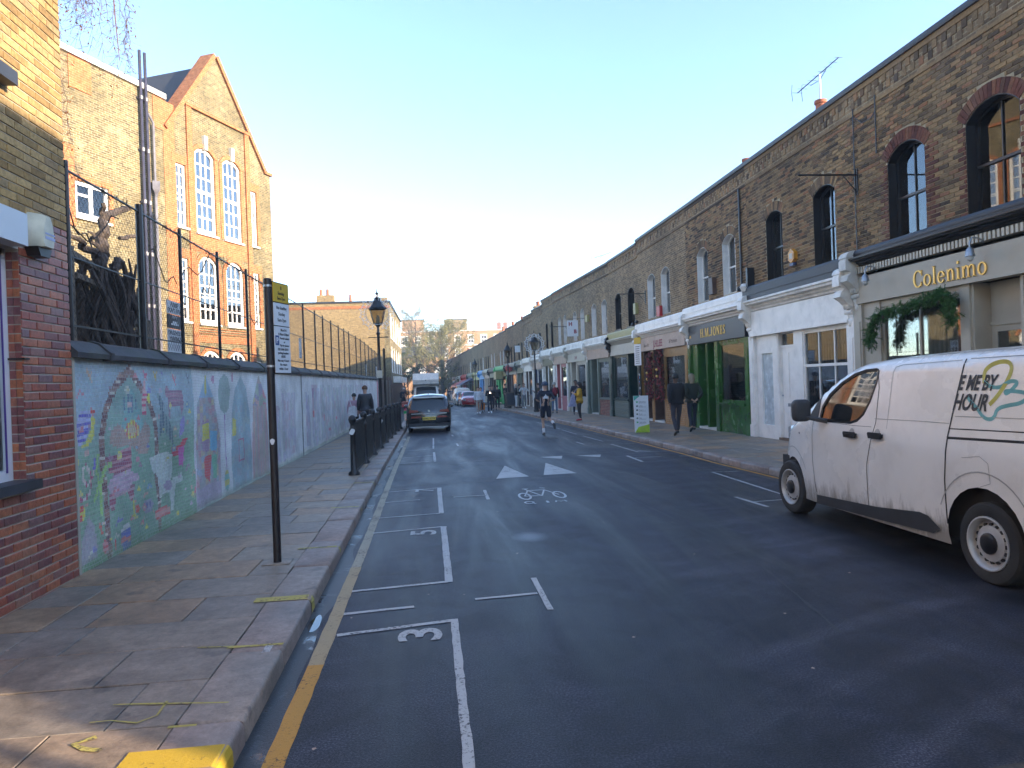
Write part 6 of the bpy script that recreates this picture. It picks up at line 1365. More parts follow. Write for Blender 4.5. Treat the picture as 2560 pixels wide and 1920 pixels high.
LP = [(-1.78, 23.0, .12-.06, 'lamp post on the school side behind the railings, with a star ring on it'), (5.93, 42.2, -.08, 'lamp post on the shop side with a white star ring around its lantern'), (5.25, 51.5, -.12, 'plain lamp post further along the shop side beside the bright green shop'), (4.3, 78, -.36, 'most distant lamp post along the shops'), (5.9, -1.0, .0, 'lamp post at the side street behind the viewer')]
for x, y, z, l in LP: lamp_post((x, y, z), l)
def star_ring(loc, label, s=1.):
    t = thing('festive_ring', label, 'street decoration', loc, 0, 'festive rings on lamp posts'); m_ = m_paper
    MB().tube([(s*.36*cos(a), 0, s*.36*sin(a)) for a in [2*pi*i/28 for i in range(29)]], .012, 4).build('ring', m_steel, t)
    for k in range(13):
        a = radians(-62+k*304/12-90+180); a = radians(-90+28+k*304/12); cx, cz = s*.47*cos(a), s*.47*sin(a); mb = MB(); P = []
        for i in range(10): r = (.115 if i % 2 == 0 else .05)*s; P.append((cx+r*cos(a+pi*i/5), cz+r*sin(a+pi*i/5)))
        for i in range(10): p, q = P[i], P[(i+1) % 10]; mb.tube([(p[0], 0, p[1]), (q[0], 0, q[1])], .009 if loc[1] < 30 else .016, 4)
        mb.build('star', m_, t)
star_ring((-1.78, 22.9, 4.12), 'thin wire ring of stars on the lamp post by the school'); star_ring((5.93, 42.1, 4.0), 'white ring of stars around the lantern on the shop side', 1.1)
cbox('number_plate', m_cream, bpy.data.objects['lamp_post'], -.09, .09, -.08, -.06, 2.0, 2.24)
def pole(x, y, z0, h, label, r=.045): t = thing('post', label, 'post', (x, y, z0)); MB().lathe([(r*1.3, 0), (r*1.3, .03), (r, .04), (r, h), (r*.4, h+.03)], 10).build('shaft', m_black, t, True, 30); return t
pole(-1.85, 26.2, .05, 3.1, 'plain black post just past the school side lamp'); pole(-2.35, 60, -.2, 2.7, 'distant thin black post before the parked lorry')
# parking sign
sg = thing('parking_sign', 'tall black sign post with yellow and white parking plates', 'sign', (-1.59, 7.1, 0))
MB().lathe([(.038, .1), (.038, 2.88), (.02, 2.885)], 16).build('pole', M('black_pole_paint', (.018, .014, .016), .45, ns=9, na=.4), sg, True, 30)
MB().box(-.13, .13, -.10, .10, .118, .130).build('base_plate', m_slab, sg)
stk = MB(); stk.prism([(.0+.022*cos(a)*(1+.2*sin(3*a)), 1.30+.03*sin(a)) for a in [2*pi*i/12 for i in range(12)]], -.0415, -.0395, 'y'); stk.build('sticker', m_paper, sg)
Tp = Matrix.Rotation(-radians(16.7)+pi/2, 4, 'Z')      # plate's x axis runs away up the street
plt = lambda nm, z0, z1, m: MB().box(.00, .31, -.046, -.040, z0, z1, 0, Tp).build(nm, m, sg)
plt('backing', 1.955, 2.855, m_iron)
def plate(z0, z1, m, lines):
    o = MB().box(.004, .306, -.052, -.0465, z0, z1, 0, Tp).build('sign_plate', m, sg)
    for tx, x, z, s in lines:
        me = textmesh(tx, s, m_ink, .001, 'lettering', 'CENTER', .0008); me.transform(Tp @ Matrix.Translation((x, -.0528, z)) @ Matrix(((1, 0, 0), (0, 0, -1), (0, 1, 0))).to_4x4()); link('lettering', me, o)
    return o
plate(2.66, 2.845, m_signy, [('8', .155, 2.785, .05), ('Sunday', .155, 2.735, .045), ('5am-7pm', .155, 2.685, .042)])
plate(2.43, 2.65, m_paper, [('No loading', .155, 2.59, .045), ('Sunday', .155, 2.53, .045), ('5am-7pm', .155, 2.47, .045)])
pp = plate(1.965, 2.42, m_paper, [('Mon-Fri', .18, 2.375, .036), ('8.30am-5.30pm', .18, 2.335, .033), ('Permit holders', .195, 2.295, .031), ('or', .19, 2.26, .03), ('Pay by phone', .19, 2.225, .032), ('020 3046 0010', .16, 2.185, .034), ('parking location', .16, 2.15, .032), ('60205', .16, 2.115, .034), ('Max stay 4 hours', .16, 2.075, .032), ('No return', .16, 2.035, .033), ('within 1 hour', .16, 1.995, .032)])
MB().box(.015, .085, -.054, -.0525, 2.235, 2.33, 0, Tp).build('parking_symbol', m_bluei, pp)
me = textmesh('P', .08, m_paper, .001, 'lettering', 'CENTER', .002); me.transform(Tp @ Matrix.Translation((.05, -.0545, 2.255)) @ Matrix(((1, 0, 0), (0, 0, -1), (0, 1, 0))).to_4x4()); link('lettering', me, pp)
for z in (2.80, 2.02): MB().lathe([(.043, z), (.043, z+.02)], 12).build('clip', m_steel, sg)
# sign post on the shop side
s2 = thing('parking_sign', 'sticker covered black post with yellow and white plates outside the timber shop', 'sign', (6.42, 21.9, .07), -1.15); MB().lathe([(.045, 0), (.045, 3.0), (.01, 3.02)], 12).build('pole', m_black, s2, True, 30)
for a, b, m in ((2.78, 2.98, m_signy), (2.1, 2.77, m_paper)): MB().box(-.17, -.15+.3, -.06, -.05, a, b).build('sign_plate', m, s2)
for i in range(9): cbox('plate_text', m_ink, s2, -.11, .08, -.063, -.0605, 2.16+.065*i, 2.18+.065*i)
for i in range(16): z = random.uniform(.9, 2.05); a = random.uniform(-.03, .02); cbox('sticker', random.choice([m_paper, m_paper, m_redi, m_lblue, m_grey]), s2, a, a+.03, -.049, -.045, z, z+random.uniform(.03, .09))
# totem board
tb = thing('pavement_sign', 'white pavement totem sign with teal top corner and lime green foot', 'sign', (6.28, 21.35, .09), -.15)
MB().prism([(-.22, .0), (.22, .0), (.20, 1.13), (-.24, 1.13)], 0, .13, 'y').build('panel', m_paper, tb)
MB().prism([(-.245, 1.13), (-.24, .98), (-.05, 1.13)], -.004, 0, 'y').build('teal_corner', M('teal_print', (.06, .38, .30), .4, bs=0), tb)
MB().prism([(-.225, 0), (.22, 0), (.215, .25), (-.12, .17)], -.005, .0, 'y').build('lime_foot', M('lime_print', (.38, .55, .03), .4, bs=0), tb)
for i, tx in enumerate(('ESSENTIALS', 'Coffee', 'Flowers', 'Bread', 'Gifts', 'Open today')): cbox('icon', random.choice([m_bgreen, m_sage, m_grey]), tb, -.17, -.12, -.006, -.0, .92-.125*i, .965-.125*i); text_on(tx, .042, m_grey, tb, (-.09, -.002, .93-.125*i), Rf, .004, 0, 'lettering', 'LEFT'); cbox('text_line', m_grey, tb, -.09, .13, -.003, 0, .905-.125*i, .912-.125*i)
# chalk board
ck = thing('chalkboard', 'timber framed chalkboard on the pavement by the queue', 'sign', (5.32, 51.0, -.10), .25)
for s, a in ((-1, .12), (1, -.12)):
    f = MB(); T = Matrix.Translation((0, s*.2, 0)) @ Matrix.Rotation(a if s < 0 else a, 4, 'X'); T = Matrix.Translation((0, s*.22, 0)) @ Matrix.Rotation(-s*.2, 4, 'X').inverted() if False else Matrix.Translation((0, s*.2, 0)) @ Matrix.Rotation(s*.18, 4, 'X')
    f.box(-.38, -.32, -.02, .02, 0, 1.15, 0, T).box(.32, .38, -.02, .02, 0, 1.15, 0, T).box(-.32, .32, -.02, .02, 1.08, 1.15, 0, T).box(-.32, .32, -.02, .02, .12, .2, 0, T); fo = f.build('frame', m_timber, ck); MB().box(-.32, .32, -.008, .008, .2, 1.08, 0, T).build('board', m_grey, fo)
# railings with ball-headed bollards
rl_ = thing('railing', 'black pedestrian railing with ball headed posts along the kerb', 'railing', (0, 0, 0))
def rx(y): return ipl(y, [(13.8, -1.62), (31, -1.56)])
ys = [13.85+2.03*i for i in range(9)]
for i, y in enumerate(ys):
    MB().lathe([(.11, .11), (.11, .16), (.065, .2), (.052, .9), (.07, .93), (.07, .99), (.05, 1.02), (.042, 1.08), (.065, 1.13), (.078, 1.18), (.065, 1.23), (.03, 1.26), (0.001, 1.265)], 12, 0, None, (rx(y), y, gz(y))).build('bollard', m_iron, rl_, True, 50)
for a, b in zip(ys, ys[1:]):
    r = MB(); g0, g1 = gz(a), gz(b)
    for z in (1.12, .16): r.tube([(rx(a), a+.07, z+g0), (rx(b), b-.07, z+g1)], .026, 4)
    r.build('rail', m_iron, rl_); bb = MB(); k = 26
    for i in range(1, k): y = a+(b-a)*i/k; bb.box(rx(y)-.013, rx(y)+.013, y-.012, y+.012, .16+gz(y), 1.12+gz(y))
    bb.build('bar', m_iron, rl_, kind='stuff')
for y, z in ((13.85, .95), (20.6, .80)): MB().prism([(rx(y)+.05*cos(a)*(1+.3*sin(2*a)), z+.06*sin(a)) for a in [2*pi*i/10 for i in range(10)]], y-.105, y-.09, 'y').build('sticker', m_paper, rl_)
# ------------------------------------------------ vehicles
m_vwhite = M('dirty_white_van_paint', (.82, .78, .72), .28, ns=1.2, na=.04, bs=0, dirt=((.50, .46, .40), .25), low=((.20, .165, .12), .75, 1.0), Coat_Weight=.5, Coat_Roughness=.12)
m_carglass = M('tinted_car_glass', (.015, .018, .02), .03, spec=.9, ns=3, na=.0, bs=0)
m_plast = M('grey_black_plastic', (.035, .036, .04), .6, ns=8, na=.3)
m_trimdk = M('seam_shadow_rubber', (.02, .02, .022), .7, bs=0)
m_rim = M('silver_steel_wheel', (.55, .55, .54), .4, .25, ns=9, na=.15, bs=0, dirt=((.3, .28, .24), .35))
m_redl = M('red_lamp_lens', (.22, .012, .015), .15, bs=0); m_clr = M('clear_lamp_lens', (.45, .47, .5), .12, .2, bs=0); m_ambl = M('amber_lens', (.6, .25, .02), .2, bs=0)
def dline(px, py, L):
    d = np.full(px.shape, 9.)
    for (x1, y1), (x2, y2) in zip(L, L[1:]):
        dx, dy = x2-x1, y2-y1; t = np.clip(((px-x1)*dx+(py-y1)*dy)/(dx*dx+dy*dy+1e-12), 0, 1); d = np.minimum(d, np.hypot(px-x1-t*dx, py-y1-t*dy))
    return d
def resample(L, s, closed=False):
    L = list(L)+([L[0]] if closed else []); o = []
    for (a, b), (c, d) in zip(L, L[1:]):
        k = max(1, int(round(hypot(c-a, d-b)/s))); o += [(a+(c-a)*i/k, b+(d-b)*i/k) for i in range(k)]
    if not closed: o.append(L[-1])
    return o
def smooth(L, it=1):
    for _ in range(it): L = [L[0]]+[q for a, b in zip(L, L[1:]) for q in ((a[0]*.75+b[0]*.25, a[1]*.75+b[1]*.25), (a[0]*.25+b[0]*.75, a[1]*.25+b[1]*.75))]+[L[-1]]
    return L
class Car:
    def __init__(s, name, label, loc, rz, prof, W, arches, sill, paint, r=.12, tum=.12, belt=.95, front=(.5, .22), rear=(.25, .08), ngrid=.09, bulge=.05, cat='car', group=None, wr=.31):
        s.t = thing(name, label, cat, loc, rz, group); s.prof = smooth(prof, 2); s.W = W; s.r = r; s.tum = tum; s.belt = belt; s.F = front; s.R = rear
        s.y1 = max(p[0] for p in prof); s.y0 = min(p[0] for p in prof); s.paint = paint; s.g = ngrid; s.sill = sill; s.arches = arches; s.bulge = bulge; s.wr = wr
    def hw(s, y, z, edge=True):
        y = np.asarray(y, float); z = np.asarray(z, float)
        w = s.W/2-s.F[1]*np.clip((y-(s.y1-s.F[0]))/s.F[0], 0, 1)**2.2-s.R[1]*np.clip(((s.y0+s.R[0])-y)/s.R[0], 0, 1)**2.2
        w = w-s.tum*np.clip(z-s.belt, 0, 2)**1.25-.10*np.clip(.45-z, 0, 1)**1.2+.012*np.sin(np.clip((z-.3)*3, 0, 3))
        d = dline(y, z, s.prof); q = np.clip(1-d/s.r, 0, 1); return w-s.r*(1-np.sqrt(np.maximum(0, 1-q*q)))
    def side(s, holes=()):
        out = resample(s.prof, .07); bot = []; y = s.prof[-1][0]; zb = s.sill
        A = sorted(s.arches); seq = [(s.prof[-1][0], s.prof[-1][1])]
        for yc, zc, rr in A:
            dz = zb-zc; h = sqrt(max(0, rr*rr-dz*dz)); a0 = atan2(dz, -h); a1 = atan2(dz, h)
            if a0 < 0: a0 += 2*pi
            if a1 > a0: a1 -= 2*pi
            seq.append((yc-h, zb)); 
            for i in range(1, 15): a = a0+(a1-a0)*i/15; seq.append((yc+rr*cos(a), zc+rr*sin(a)))
            seq.append((yc+h, zb))
        seq.append(s.prof[0]); out2 = out[:-1]+[q for q in resample(seq, .09)][:-1]
        pts = list(out2); edges = [(i, (i+1) % len(out2)) for i in range(len(out2))]
        for h_ in holes:
            hh = resample(h_, .06, True); n0 = len(pts); pts += hh; edges += [(n0+i, n0+(i+1) % len(hh)) for i in range(len(hh))]
        gy, gz_ = np.meshgrid(np.arange(s.y0, s.y1, s.g), np.arange(0, 3.4, s.g)); gy, gz_ = gy.ravel(), gz_.ravel(); ok = inpoly(gy, gz_, out2) & (dline(gy, gz_, out2+[out2[0]]) > s.g*.35)
        for h_ in holes: ok &= ~inpoly(gy, gz_, h_) & (dline(gy, gz_, list(h_)+[h_[0]]) > s.g*.35)
        pts += list(zip(gy[ok], gz_[ok])); rs = [s.r*f for f in (.08, .25, .5, .8)]
        V, E, F, *_ = geometry.delaunay_2d_cdt([Vector(p) for p in pts], edges, [], 1, 1e-5)
        P = np.array([tuple(v) for v in V]); cen = P[np.array([list(f) for f in F])].mean(1); keep = inpoly(cen[:, 0], cen[:, 1], out2)
        for h_ in holes: keep &= ~inpoly(cen[:, 0], cen[:, 1], h_)
        X = s.hw(P[:, 0], P[:, 1]); fs = [tuple(f) for f, k in zip(F, keep) if k]; return P, X, fs
    def body(s, holes=(), glass=(), extra=None):
        """glass: (zlow, zhigh, ymin, ymax, t, name) regions of the top skin made of glass"""
        P, X, fs = s.side(holes); mb = MB()
        mb.add([(-x, y, z) for (y, z), x in zip(P, X)], [f if True else f for f in fs]); mb.add([(x, y, z) for (y, z), x in zip(P, X)], [f[::-1] for f in fs])
        C_ = resample(s.prof, .07); ca = np.array(C_); w = s.hw(ca[:, 0], ca[:, 1]); T = [-1, -.985, -.95, -.88, -.7, -.35, 0, .35, .7, .88, .95, .985, 1]; m = len(T); g = {}; vs = []
        for i, (y, z) in enumerate(C_):
            a, b = C_[max(0, i-1)], C_[min(len(C_)-1, i+1)]; dy, dz = b[0]-a[0], b[1]-a[1]; l = hypot(dy, dz) or 1; ny, nz = -dz/l, dy/l
            if ny*(y)+nz*(z-.8) < 0: ny, nz = -ny, -nz
            k = s.bulge*(1+1.6*max(0, ny)); 
            for t in T: q = k*(1-t*t); vs.append((w[i]*t, y+ny*q, z+nz*q))
        base = []; parts = {}
        for i in range(len(C_)-1):
            for j in range(m-1):
                f = (i*m+j, i*m+j+1, (i+1)*m+j+1, (i+1)*m+j); yc, zc = (C_[i][0]+C_[i+1][0])/2, (C_[i][1]+C_[i+1][1])/2; tc = abs((T[j]+T[j+1])/2); hit = None
                for z0, z1, y0, y1, tt, nm in glass:
                    if z0 < zc < z1 and y0 < yc < y1 and tc < tt: hit = nm
                (parts.setdefault(hit, []) if hit else base).append(f)
        mb.add(vs, base); me = mb.mesh('body', s.paint); import bmesh
        bm = bmesh.new(); bm.from_mesh(me); bmesh.ops.remove_doubles(bm, verts=bm.verts, dist=.004); bmesh.ops.recalc_face_normals(bm, faces=bm.faces); bm.to_mesh(me); bm.free()
        me.polygons.foreach_set('use_smooth', [True]*len(me.polygons)); me.set_sharp_from_angle(angle=radians(50)); s.b = link('body', me, s.t)
        for nm, F in parts.items():
            o = MB().add([(x, y*.999, z-.004) for x, y, z in vs], F).build(nm, m_carglass, s.t, True)
            import bmesh as B; bm = B.new(); bm.from_mesh(o.data); B.ops.delete(bm, geom=[v for v in bm.verts if not v.link_faces], context='VERTS'); bm.to_mesh(o.data); bm.free()
        hw = s.W/2-.30; MB().box(-hw, hw, s.y0+.25, s.y1-.35, s.sill-.02, s.sill+.45).build('underbody', m_trimdk, s.t)
        return s
    def on_side(s, poly, name, mat, off=.003, sides=(-1, 1), parent=None, g=.08, thick=0):
        for sd_ in sides:
            pp = resample(poly, .06, True); pts = list(pp); edges = [(i, (i+1) % len(pp)) for i in range(len(pp))]
            a = np.array(pp); gy, gz_ = np.meshgrid(np.arange(a[:, 0].min(), a[:, 0].max(), g), np.arange(a[:, 1].min(), a[:, 1].max(), g)); gy, gz_ = gy.ravel(), gz_.ravel(); ok = inpoly(gy, gz_, pp) & (dline(gy, gz_, pp+[pp[0]]) > g*.3); pts += list(zip(gy[ok], gz_[ok]))
            V, E, F, *_ = geometry.delaunay_2d_cdt([Vector(p) for p in pts], edges, [], 1, 1e-5); P = np.array([tuple(v) for v in V]); F = [tuple(f) for f in F if inpoly(np.array([P[list(f), 0].mean()]), np.array([P[list(f), 1].mean()]), pp)[0]]
            X = s.hw(P[:, 0], P[:, 1])+off; MB().add([(sd_*x, y, z) for (y, z), x in zip(P, X)], [f if sd_ < 0 else f[::-1] for f in F]).build(name, mat, parent or s.t, True)
    def line(s, pts, w, name, mat, off=.002, sides=(-1, 1), d=.004):
        L = resample(pts, .05); 
        for sd_ in sides:
            vs = []
            for i, (y, z) in enumerate(L):
                a, b = L[max(0, i-1)], L[min(len(L)-1, i+1)]; dy, dz = b[0]-a[0], b[1]-a[1]; l = hypot(dy, dz) or 1; ny, nz = -dz/l*w/2, dy/l*w/2
                x = float(s.hw(np.array([y]), np.array([z]))[0])+off; vs += [(sd_*x, y+ny, z+nz), (sd_*x, y-ny, z-nz)]
            MB().add(vs, [(2*i, 2*i+1, 2*i+3, 2*i+2) for i in range(len(L)-1)]).build(name, mat, s.t)
    def wheels(s, w=.2, rim=m_rim, holes=16, hub=m_black, inset=.03, sides=(-1, 1), R=None):
        R = R or s.wr
        for yc, zc, rr in s.arches:
            for sd_ in sides:
                x0 = s.W/2-inset-w; T = Matrix.Translation((sd_*x0, yc, R)) @ (Matrix.Identity(4) if sd_ > 0 else Matrix.Rotation(pi, 4, 'Z')); t_ = R-.115
                MB().lathe([(t_+.0, 0), (R-.03, .01), (R, .03), (R, w-.03), (R-.02, w-.008), (t_+.03, w), (t_+.005, w-.01), (t_-.004, w-.05)], 36, 0, T, (0, 0, 0), 'x', False).build('tyre', m_rubber, s.t, True, 40)
                wh = MB(); wh.lathe([(t_+.004, w-.02), (t_+.004, w+.002), (t_-.008, w+.004), (t_-.022, w-.012), (t_-.03, w-.05), (t_*.74, w-.055), (t_*.66, w-.03), (t_*.50, w-.022), (t_*.40, w-.02), (.001, w-.02)], 36, 0, T, (0, 0, 0), 'x', False); wo_ = wh.build('wheel_rim', rim, s.t, True, 30)
                hc = MB(); hc.lathe([(t_*.40, w-.03), (t_*.39, w-.004), (t_*.3, w+.006), (.001, w+.008)], 18, 0, T, (0, 0, 0), 'x'); hc.build('hub_cap', hub, wo_, True)
                if holes:
                    hm = MB()
                    for k in range(holes): a = 2*pi*k/holes; hm.lathe([(.016, w-.06), (.016, w-.0335), (.001, w-.033)], 10, 0, T, (0, t_*.70*cos(a), t_*.70*sin(a)), 'x')
                    hm.build('vent_hole', m_trimdk, wo_)
            MB().box(-s.W/2+.12, s.W/2-.12, yc-rr*1.0, yc+rr*1.0, zc-.05, zc+rr*.98).build('wheel_well', m_trimdk, s.t)
def superell(c, r, n=20, k=12, e=.5):
    sg = lambda v: math.copysign(abs(v)**e, v)
    return ([(c[0]+r[0]*sg(sin(pi*j/k))*sg(cos(2*pi*i/n)), c[1]+r[1]*sg(sin(pi*j/k))*sg(sin(2*pi*i/n)), c[2]-r[2]*sg(cos(pi*j/k))) for j in range(k+1) for i in range(n)], [(j*n+i, j*n+(i+1) % n, (j+1)*n+(i+1) % n, (j+1)*n+i) for j in range(k) for i in range(n)])
# the white van, close on the right, side on
VC = 6.57
vp = [(2.40, .19), (2.47, .36), (2.47, .62), (2.40, .86), (2.22, 1.10), (1.82, 1.28), (1.50, 1.44), (1.17, 1.66), (.87, 1.80), (.60, 1.865), (.10, 1.895), (-.9, 1.915), (-1.8, 1.92), (-2.30, 1.90), (-2.44, 1.80), (-2.49, 1.2), (-2.5, .5), (-2.45, .22)]
van = Car('panel_van', 'large dirty white van seen side on, lettered E ME BY HOUR', (5.375, VC, 0), 0, vp, 1.90, [(2.06, .355, .365), (-1.2, .37, .425)], .24, m_vwhite, r=.10, tum=.16, belt=1.05, front=(1.3, .20), rear=(.3, .06), ngrid=.07, bulge=.05, cat='van', wr=.335)
van.b = None
win = [(1.30, 1.225), (1.22, 1.45), (.95, 1.63), (.62, 1.765), (.33, 1.79), (.285, 1.78), (.31, 1.62), (.40, 1.42), (.50, 1.30), (.60, 1.25), (.68, 1.228)]
win = [(1.30, 1.225), (1.26, 1.38), (1.14, 1.52), (.93, 1.65), (.70, 1.745), (.50, 1.785), (.32, 1.792), (.285, 1.775), (.30, 1.66), (.37, 1.47), (.46, 1.33), (.56, 1.255), (.68, 1.225)]
van.body([win], [(1.29, 1.80, .7, 1.85, .9, 'windscreen')])
van.on_side(win, 'side_window', m_carglass, -.012)
van.line(win+[win[0]], .03, 'window_gasket', m_black, .002)
van.on_side([(1.33, 1.235), (1.31, 1.22), (1.56, 1.24), (1.42, 1.40), (1.30, 1.52)], 'quarter_panel', m_plast, .002)
for L, w in (([(1.44, 1.24), (1.45, .75), (1.40, .37)], .008), ([(.30, 1.80), (.245, 1.6), (.235, 1.25), (.37, .8), (.37, .38)], .010), ([(-.90, 1.86), (-.86, 1.6), (-.80, 1.2), (-.77, .8), (-.78, .42)], .016), ([(1.44, 1.22), (.6, 1.20), (.3, 1.205)], .004)):
    van.line(L, w, 'panel_gap', m_trimdk)
for L, w in (([(-.80, 1.255), (-1.6, 1.275), (-2.4, 1.29)], .010), ([(-.79, 1.175), (-1.6, 1.20), (-2.42, 1.215)], .022)): van.line(L, w, 'slide_rail', m_trimdk)
m_crease_shade = M('crease_shade_grey', (.40, .39, .37), .4, bs=0)  # flat grey for van lines and patches: crease and recess shade put into colour
for L in ([(.05, 1.20), (.05, 1.76), (.02, 1.81), (-.08, 1.83), (-.86, 1.85)], [(.26, 1.29), (-.4, 1.30), (-.80, 1.30)], [(-.95, 1.86), (-2.0, 1.87), (-2.15, 1.82), (-2.2, 1.6)], [(-.86, 1.365), (-2.3, 1.39)]): van.line(L, .007, 'crease_shade_line', m_crease_shade, .003, (-1,))
van.line([(-.98, 1.02), (-1.18, 1.05), (-1.27, 1.0), (-1.29, .84), (-1.18, .80)], .005, 'fuel_flap', m_crease_shade, .003, (-1,))
van.line([(2.06+.48*cos(radians(a)), .37+.48*sin(radians(a))) for a in range(150, 20, -10)], .012, 'arch_crease_shade', m_crease_shade, .003, (-1,))
van.line([(-1.2+.53*cos(radians(a)), .37+.55*sin(radians(a))) for a in range(150, 20, -8)], .012, 'arch_crease_shade', m_crease_shade, .003, (-1,))
van.on_side([(1.40, .24), (1.36, .345), (.2, .40), (-.45, .465), (-.56, .45), (-.70, .36), (-.60, .30), (.2, .27)], 'sill_trim', m_plast, .022)
van.on_side([(2.45, .2), (2.47, .36), (2.46, .60), (2.41, .72), (2.36, .58), (2.36, .2)], 'bumper_corner', m_plast, .004)
van.on_side([(2.30, 1.08), (2.38, .93), (2.33, .90), (2.20, 1.02), (2.12, 1.13)], 'headlight', m_clr, .004)
for y, z in ((.63, 1.10), (.19, 1.12)):
    for sd_ in (-1,):
        x = float(van.hw(np.array([y]), np.array([z]))[0]); h = MB().prism([(y+.105, z+.02), (y+.09, z+.035), (y-.09, z+.035), (y-.11, z+.018), (y-.10, z-.028), (y+.09, z-.028)], -x-.045, -x-.022, 'x').box(-x-.03, -x+.01, y+.07, y+.09, z-.02, z+.02).box(-x-.03, -x+.01, y-.09, y-.07, z-.02, z+.02).build('door_handle', m_black, van.t)
        van.on_side([(y+.05*cos(a), z+.018+.055*sin(a)) for a in [2*pi*i/12 for i in range(12)]], 'handle_recess_shade', m_crease_shade, .003, (-1,), h)
# black door mirror
mm = MB(); mm.add(*superell((-1.16, 1.30, 1.345), (.105, .06, .13))); mo = mm.build('door_mirror', m_plast, van.t, True); MB().tube([(-.93, 1.14, 1.22), (-1.02, 1.2, 1.24), (-1.12, 1.28, 1.27)], [.05, .045, .04], 8, sq=.6).build('mirror_arm', m_plast, mo, True)
mm = MB(); mm.ball((1.16, 1.30, 1.345), (.11, .055, .125), 12, 8); mm.tube([(.9, 1.14, 1.22), (1.12, 1.28, 1.27)], .045, 8); mm.build('door_mirror', m_plast, van.t, True)
van.on_side([(1.80+.018*cos(a), 1.04+.012*sin(a)) for a in [2*pi*i/8 for i in range(8)]], 'side_repeater', m_plast, .006)
van.wheels(.22, holes=16, inset=.015)
MB().box(-.9, .9, -2.30, -2.0, .25, .3).build('rear_step', m_plast, van.t)
# seats and headrest seen through the glass are dark; driver's headrest
MB().ball((-.5, .5, 1.35), (.14, .08, .12), 10, 6).build('headrest', m_black, van.t, True)
RS = Matrix(((0, 0, -1), (-1, 0, 0), (0, 1, 0)))
def van_text(tx, y, z, sz, sx, sh=.22):
    me = textmesh(tx, sz, m_ink, 0., 'van_lettering', 'LEFT', .006, sx); me.transform(Matrix(((1, sh, 0, 0), (0, 1, 0, 0), (0, 0, 1, 0), (0, 0, 0, 1))))
    me.transform(Matrix.Translation((0, y, z)) @ RS.to_4x4())
    for v in me.vertices: v.co.x = -float(van.hw(np.array([v.co.y]), np.array([v.co.z]))[0])-.0045
    link('van_lettering', me, van.t)
van_text('E ME BY', 5.715-VC, 1.595, .175, .66); van_text('HOUR', 5.75-VC, 1.425, .19, .70)
cv = lambda P: [(5.70-(x-1225)*.00184-VC, 1.71-(y-290)*.00147) for x, y in P]
van.line(smooth(cv([(1375, 330), (1365, 270), (1395, 232), (1450, 212), (1505, 216), (1522, 260), (1500, 330), (1455, 410), (1420, 450)]), 2), .036, 'yellow_swirl', M('mustard_vinyl', (.50, .46, .10), .4, bs=0), .0035, (-1,))
van.line(smooth(cv([(1370, 320), (1410, 352), (1470, 356), (1500, 330), (1530, 318), (1562, 325), (1540, 360), (1505, 392), (1495, 372), (1560, 374), (1612, 382), (1622, 405), (1590, 437), (1520, 450), (1465, 470), (1458, 515), (1432, 533), (1390, 520), (1350, 470), (1300, 430), (1285, 410)]), 2), .032, 'teal_swirl', M('teal_vinyl', (.16, .42, .42), .4, bs=0), .0032, (-1,))

# dark hatchback parked ahead on the left, seen from behind
m_dgrey = M('dark_grey_car_paint', (.012, .014, .020), .25, .3, bs=0, ns=1, na=.05, Coat_Weight=1., Coat_Roughness=.05)
cp_ = [(1.95, .25), (2.0, .45), (1.95, .75), (1.6, .93), (1.15, 1.05), (.6, 1.38), (.2, 1.53), (-.5, 1.575), (-1.2, 1.555), (-1.55, 1.50), (-1.78, 1.24), (-1.9, 1.02), (-1.96, .88), (-1.99, .6), (-1.95, .38), (-1.9, .25)]
hc = Car('hatchback_car', 'dark grey hatchback parked at the left kerb with a yellow number plate', (-.35, 30.4, gz(29)), .015, cp_, 1.76, [(1.3, .34, .37), (-1.27, .34, .37)], .22, m_dgrey, r=.13, tum=.30, belt=.95, front=(.6, .2), rear=(.4, .12), cat='car', wr=.34)
hc.body([], [(.90, 1.44, -2, -1.3, .80, 'rear_window'), (1.06, 1.50, .25, 1.3, .85, 'windscreen')])
hc.on_side([(1.0, 1.02), (.45, 1.38), (.1, 1.46), (-1.1, 1.46), (-1.35, 1.30), (-1.2, .98), (-.2, 1.0)], 'side_window', m_carglass, .004)
hc.t.scale = (1, 1, .955)
hc.line([(.2, 1.52), (-.5, 1.56), (-1.2, 1.545), (-1.5, 1.49)], .035, 'roof_trim', m_rim, .006); hc.wheels(.17, holes=0, R=.34)
yb = -2.06
for s_ in (-1, 1):
    MB().prism([(s_*.40, .88), (s_*.80, .84), (s_*.77, .97), (s_*.46, .95)], -2.03, -1.96, 'y').build('tail_light', m_redl, hc.t); MB().prism([(s_*.30, .63), (s_*.72, .63), (s_*.68, .70), (s_*.34, .70)], -2.075, -2.02, 'y').build('reflector', m_redl, hc.t)
    MB().ball((s_*.98, .75, 1.02), (.11, .07, .08), 10, 6).build('door_mirror', m_dgrey, hc.t, True)
MB().box(-.70, .70, -2.055, -1.98, .79, .815).build('chrome_strip', m_rim, hc.t); MB().box(-.82, .82, -2.04, -1.9, .25, .40).build('diffuser', m_plast, hc.t); MB().box(-.74, .74, -2.06, -1.97, .24, .265).build('lower_trim', m_rim, hc.t)
npl = MB().box(-.26, .26, -2.085, -2.06, .535, .655).build('number_plate', M('yellow_reflective', (.72, .50, .05), .4, bs=0), hc.t)
me = textmesh('LD66 VUW', .10, m_ink, .002, 'lettering', 'CENTER', .002); me.transform(Matrix.Translation((0, -2.087, .56)) @ Rf.to_4x4()); link('lettering', me, npl)
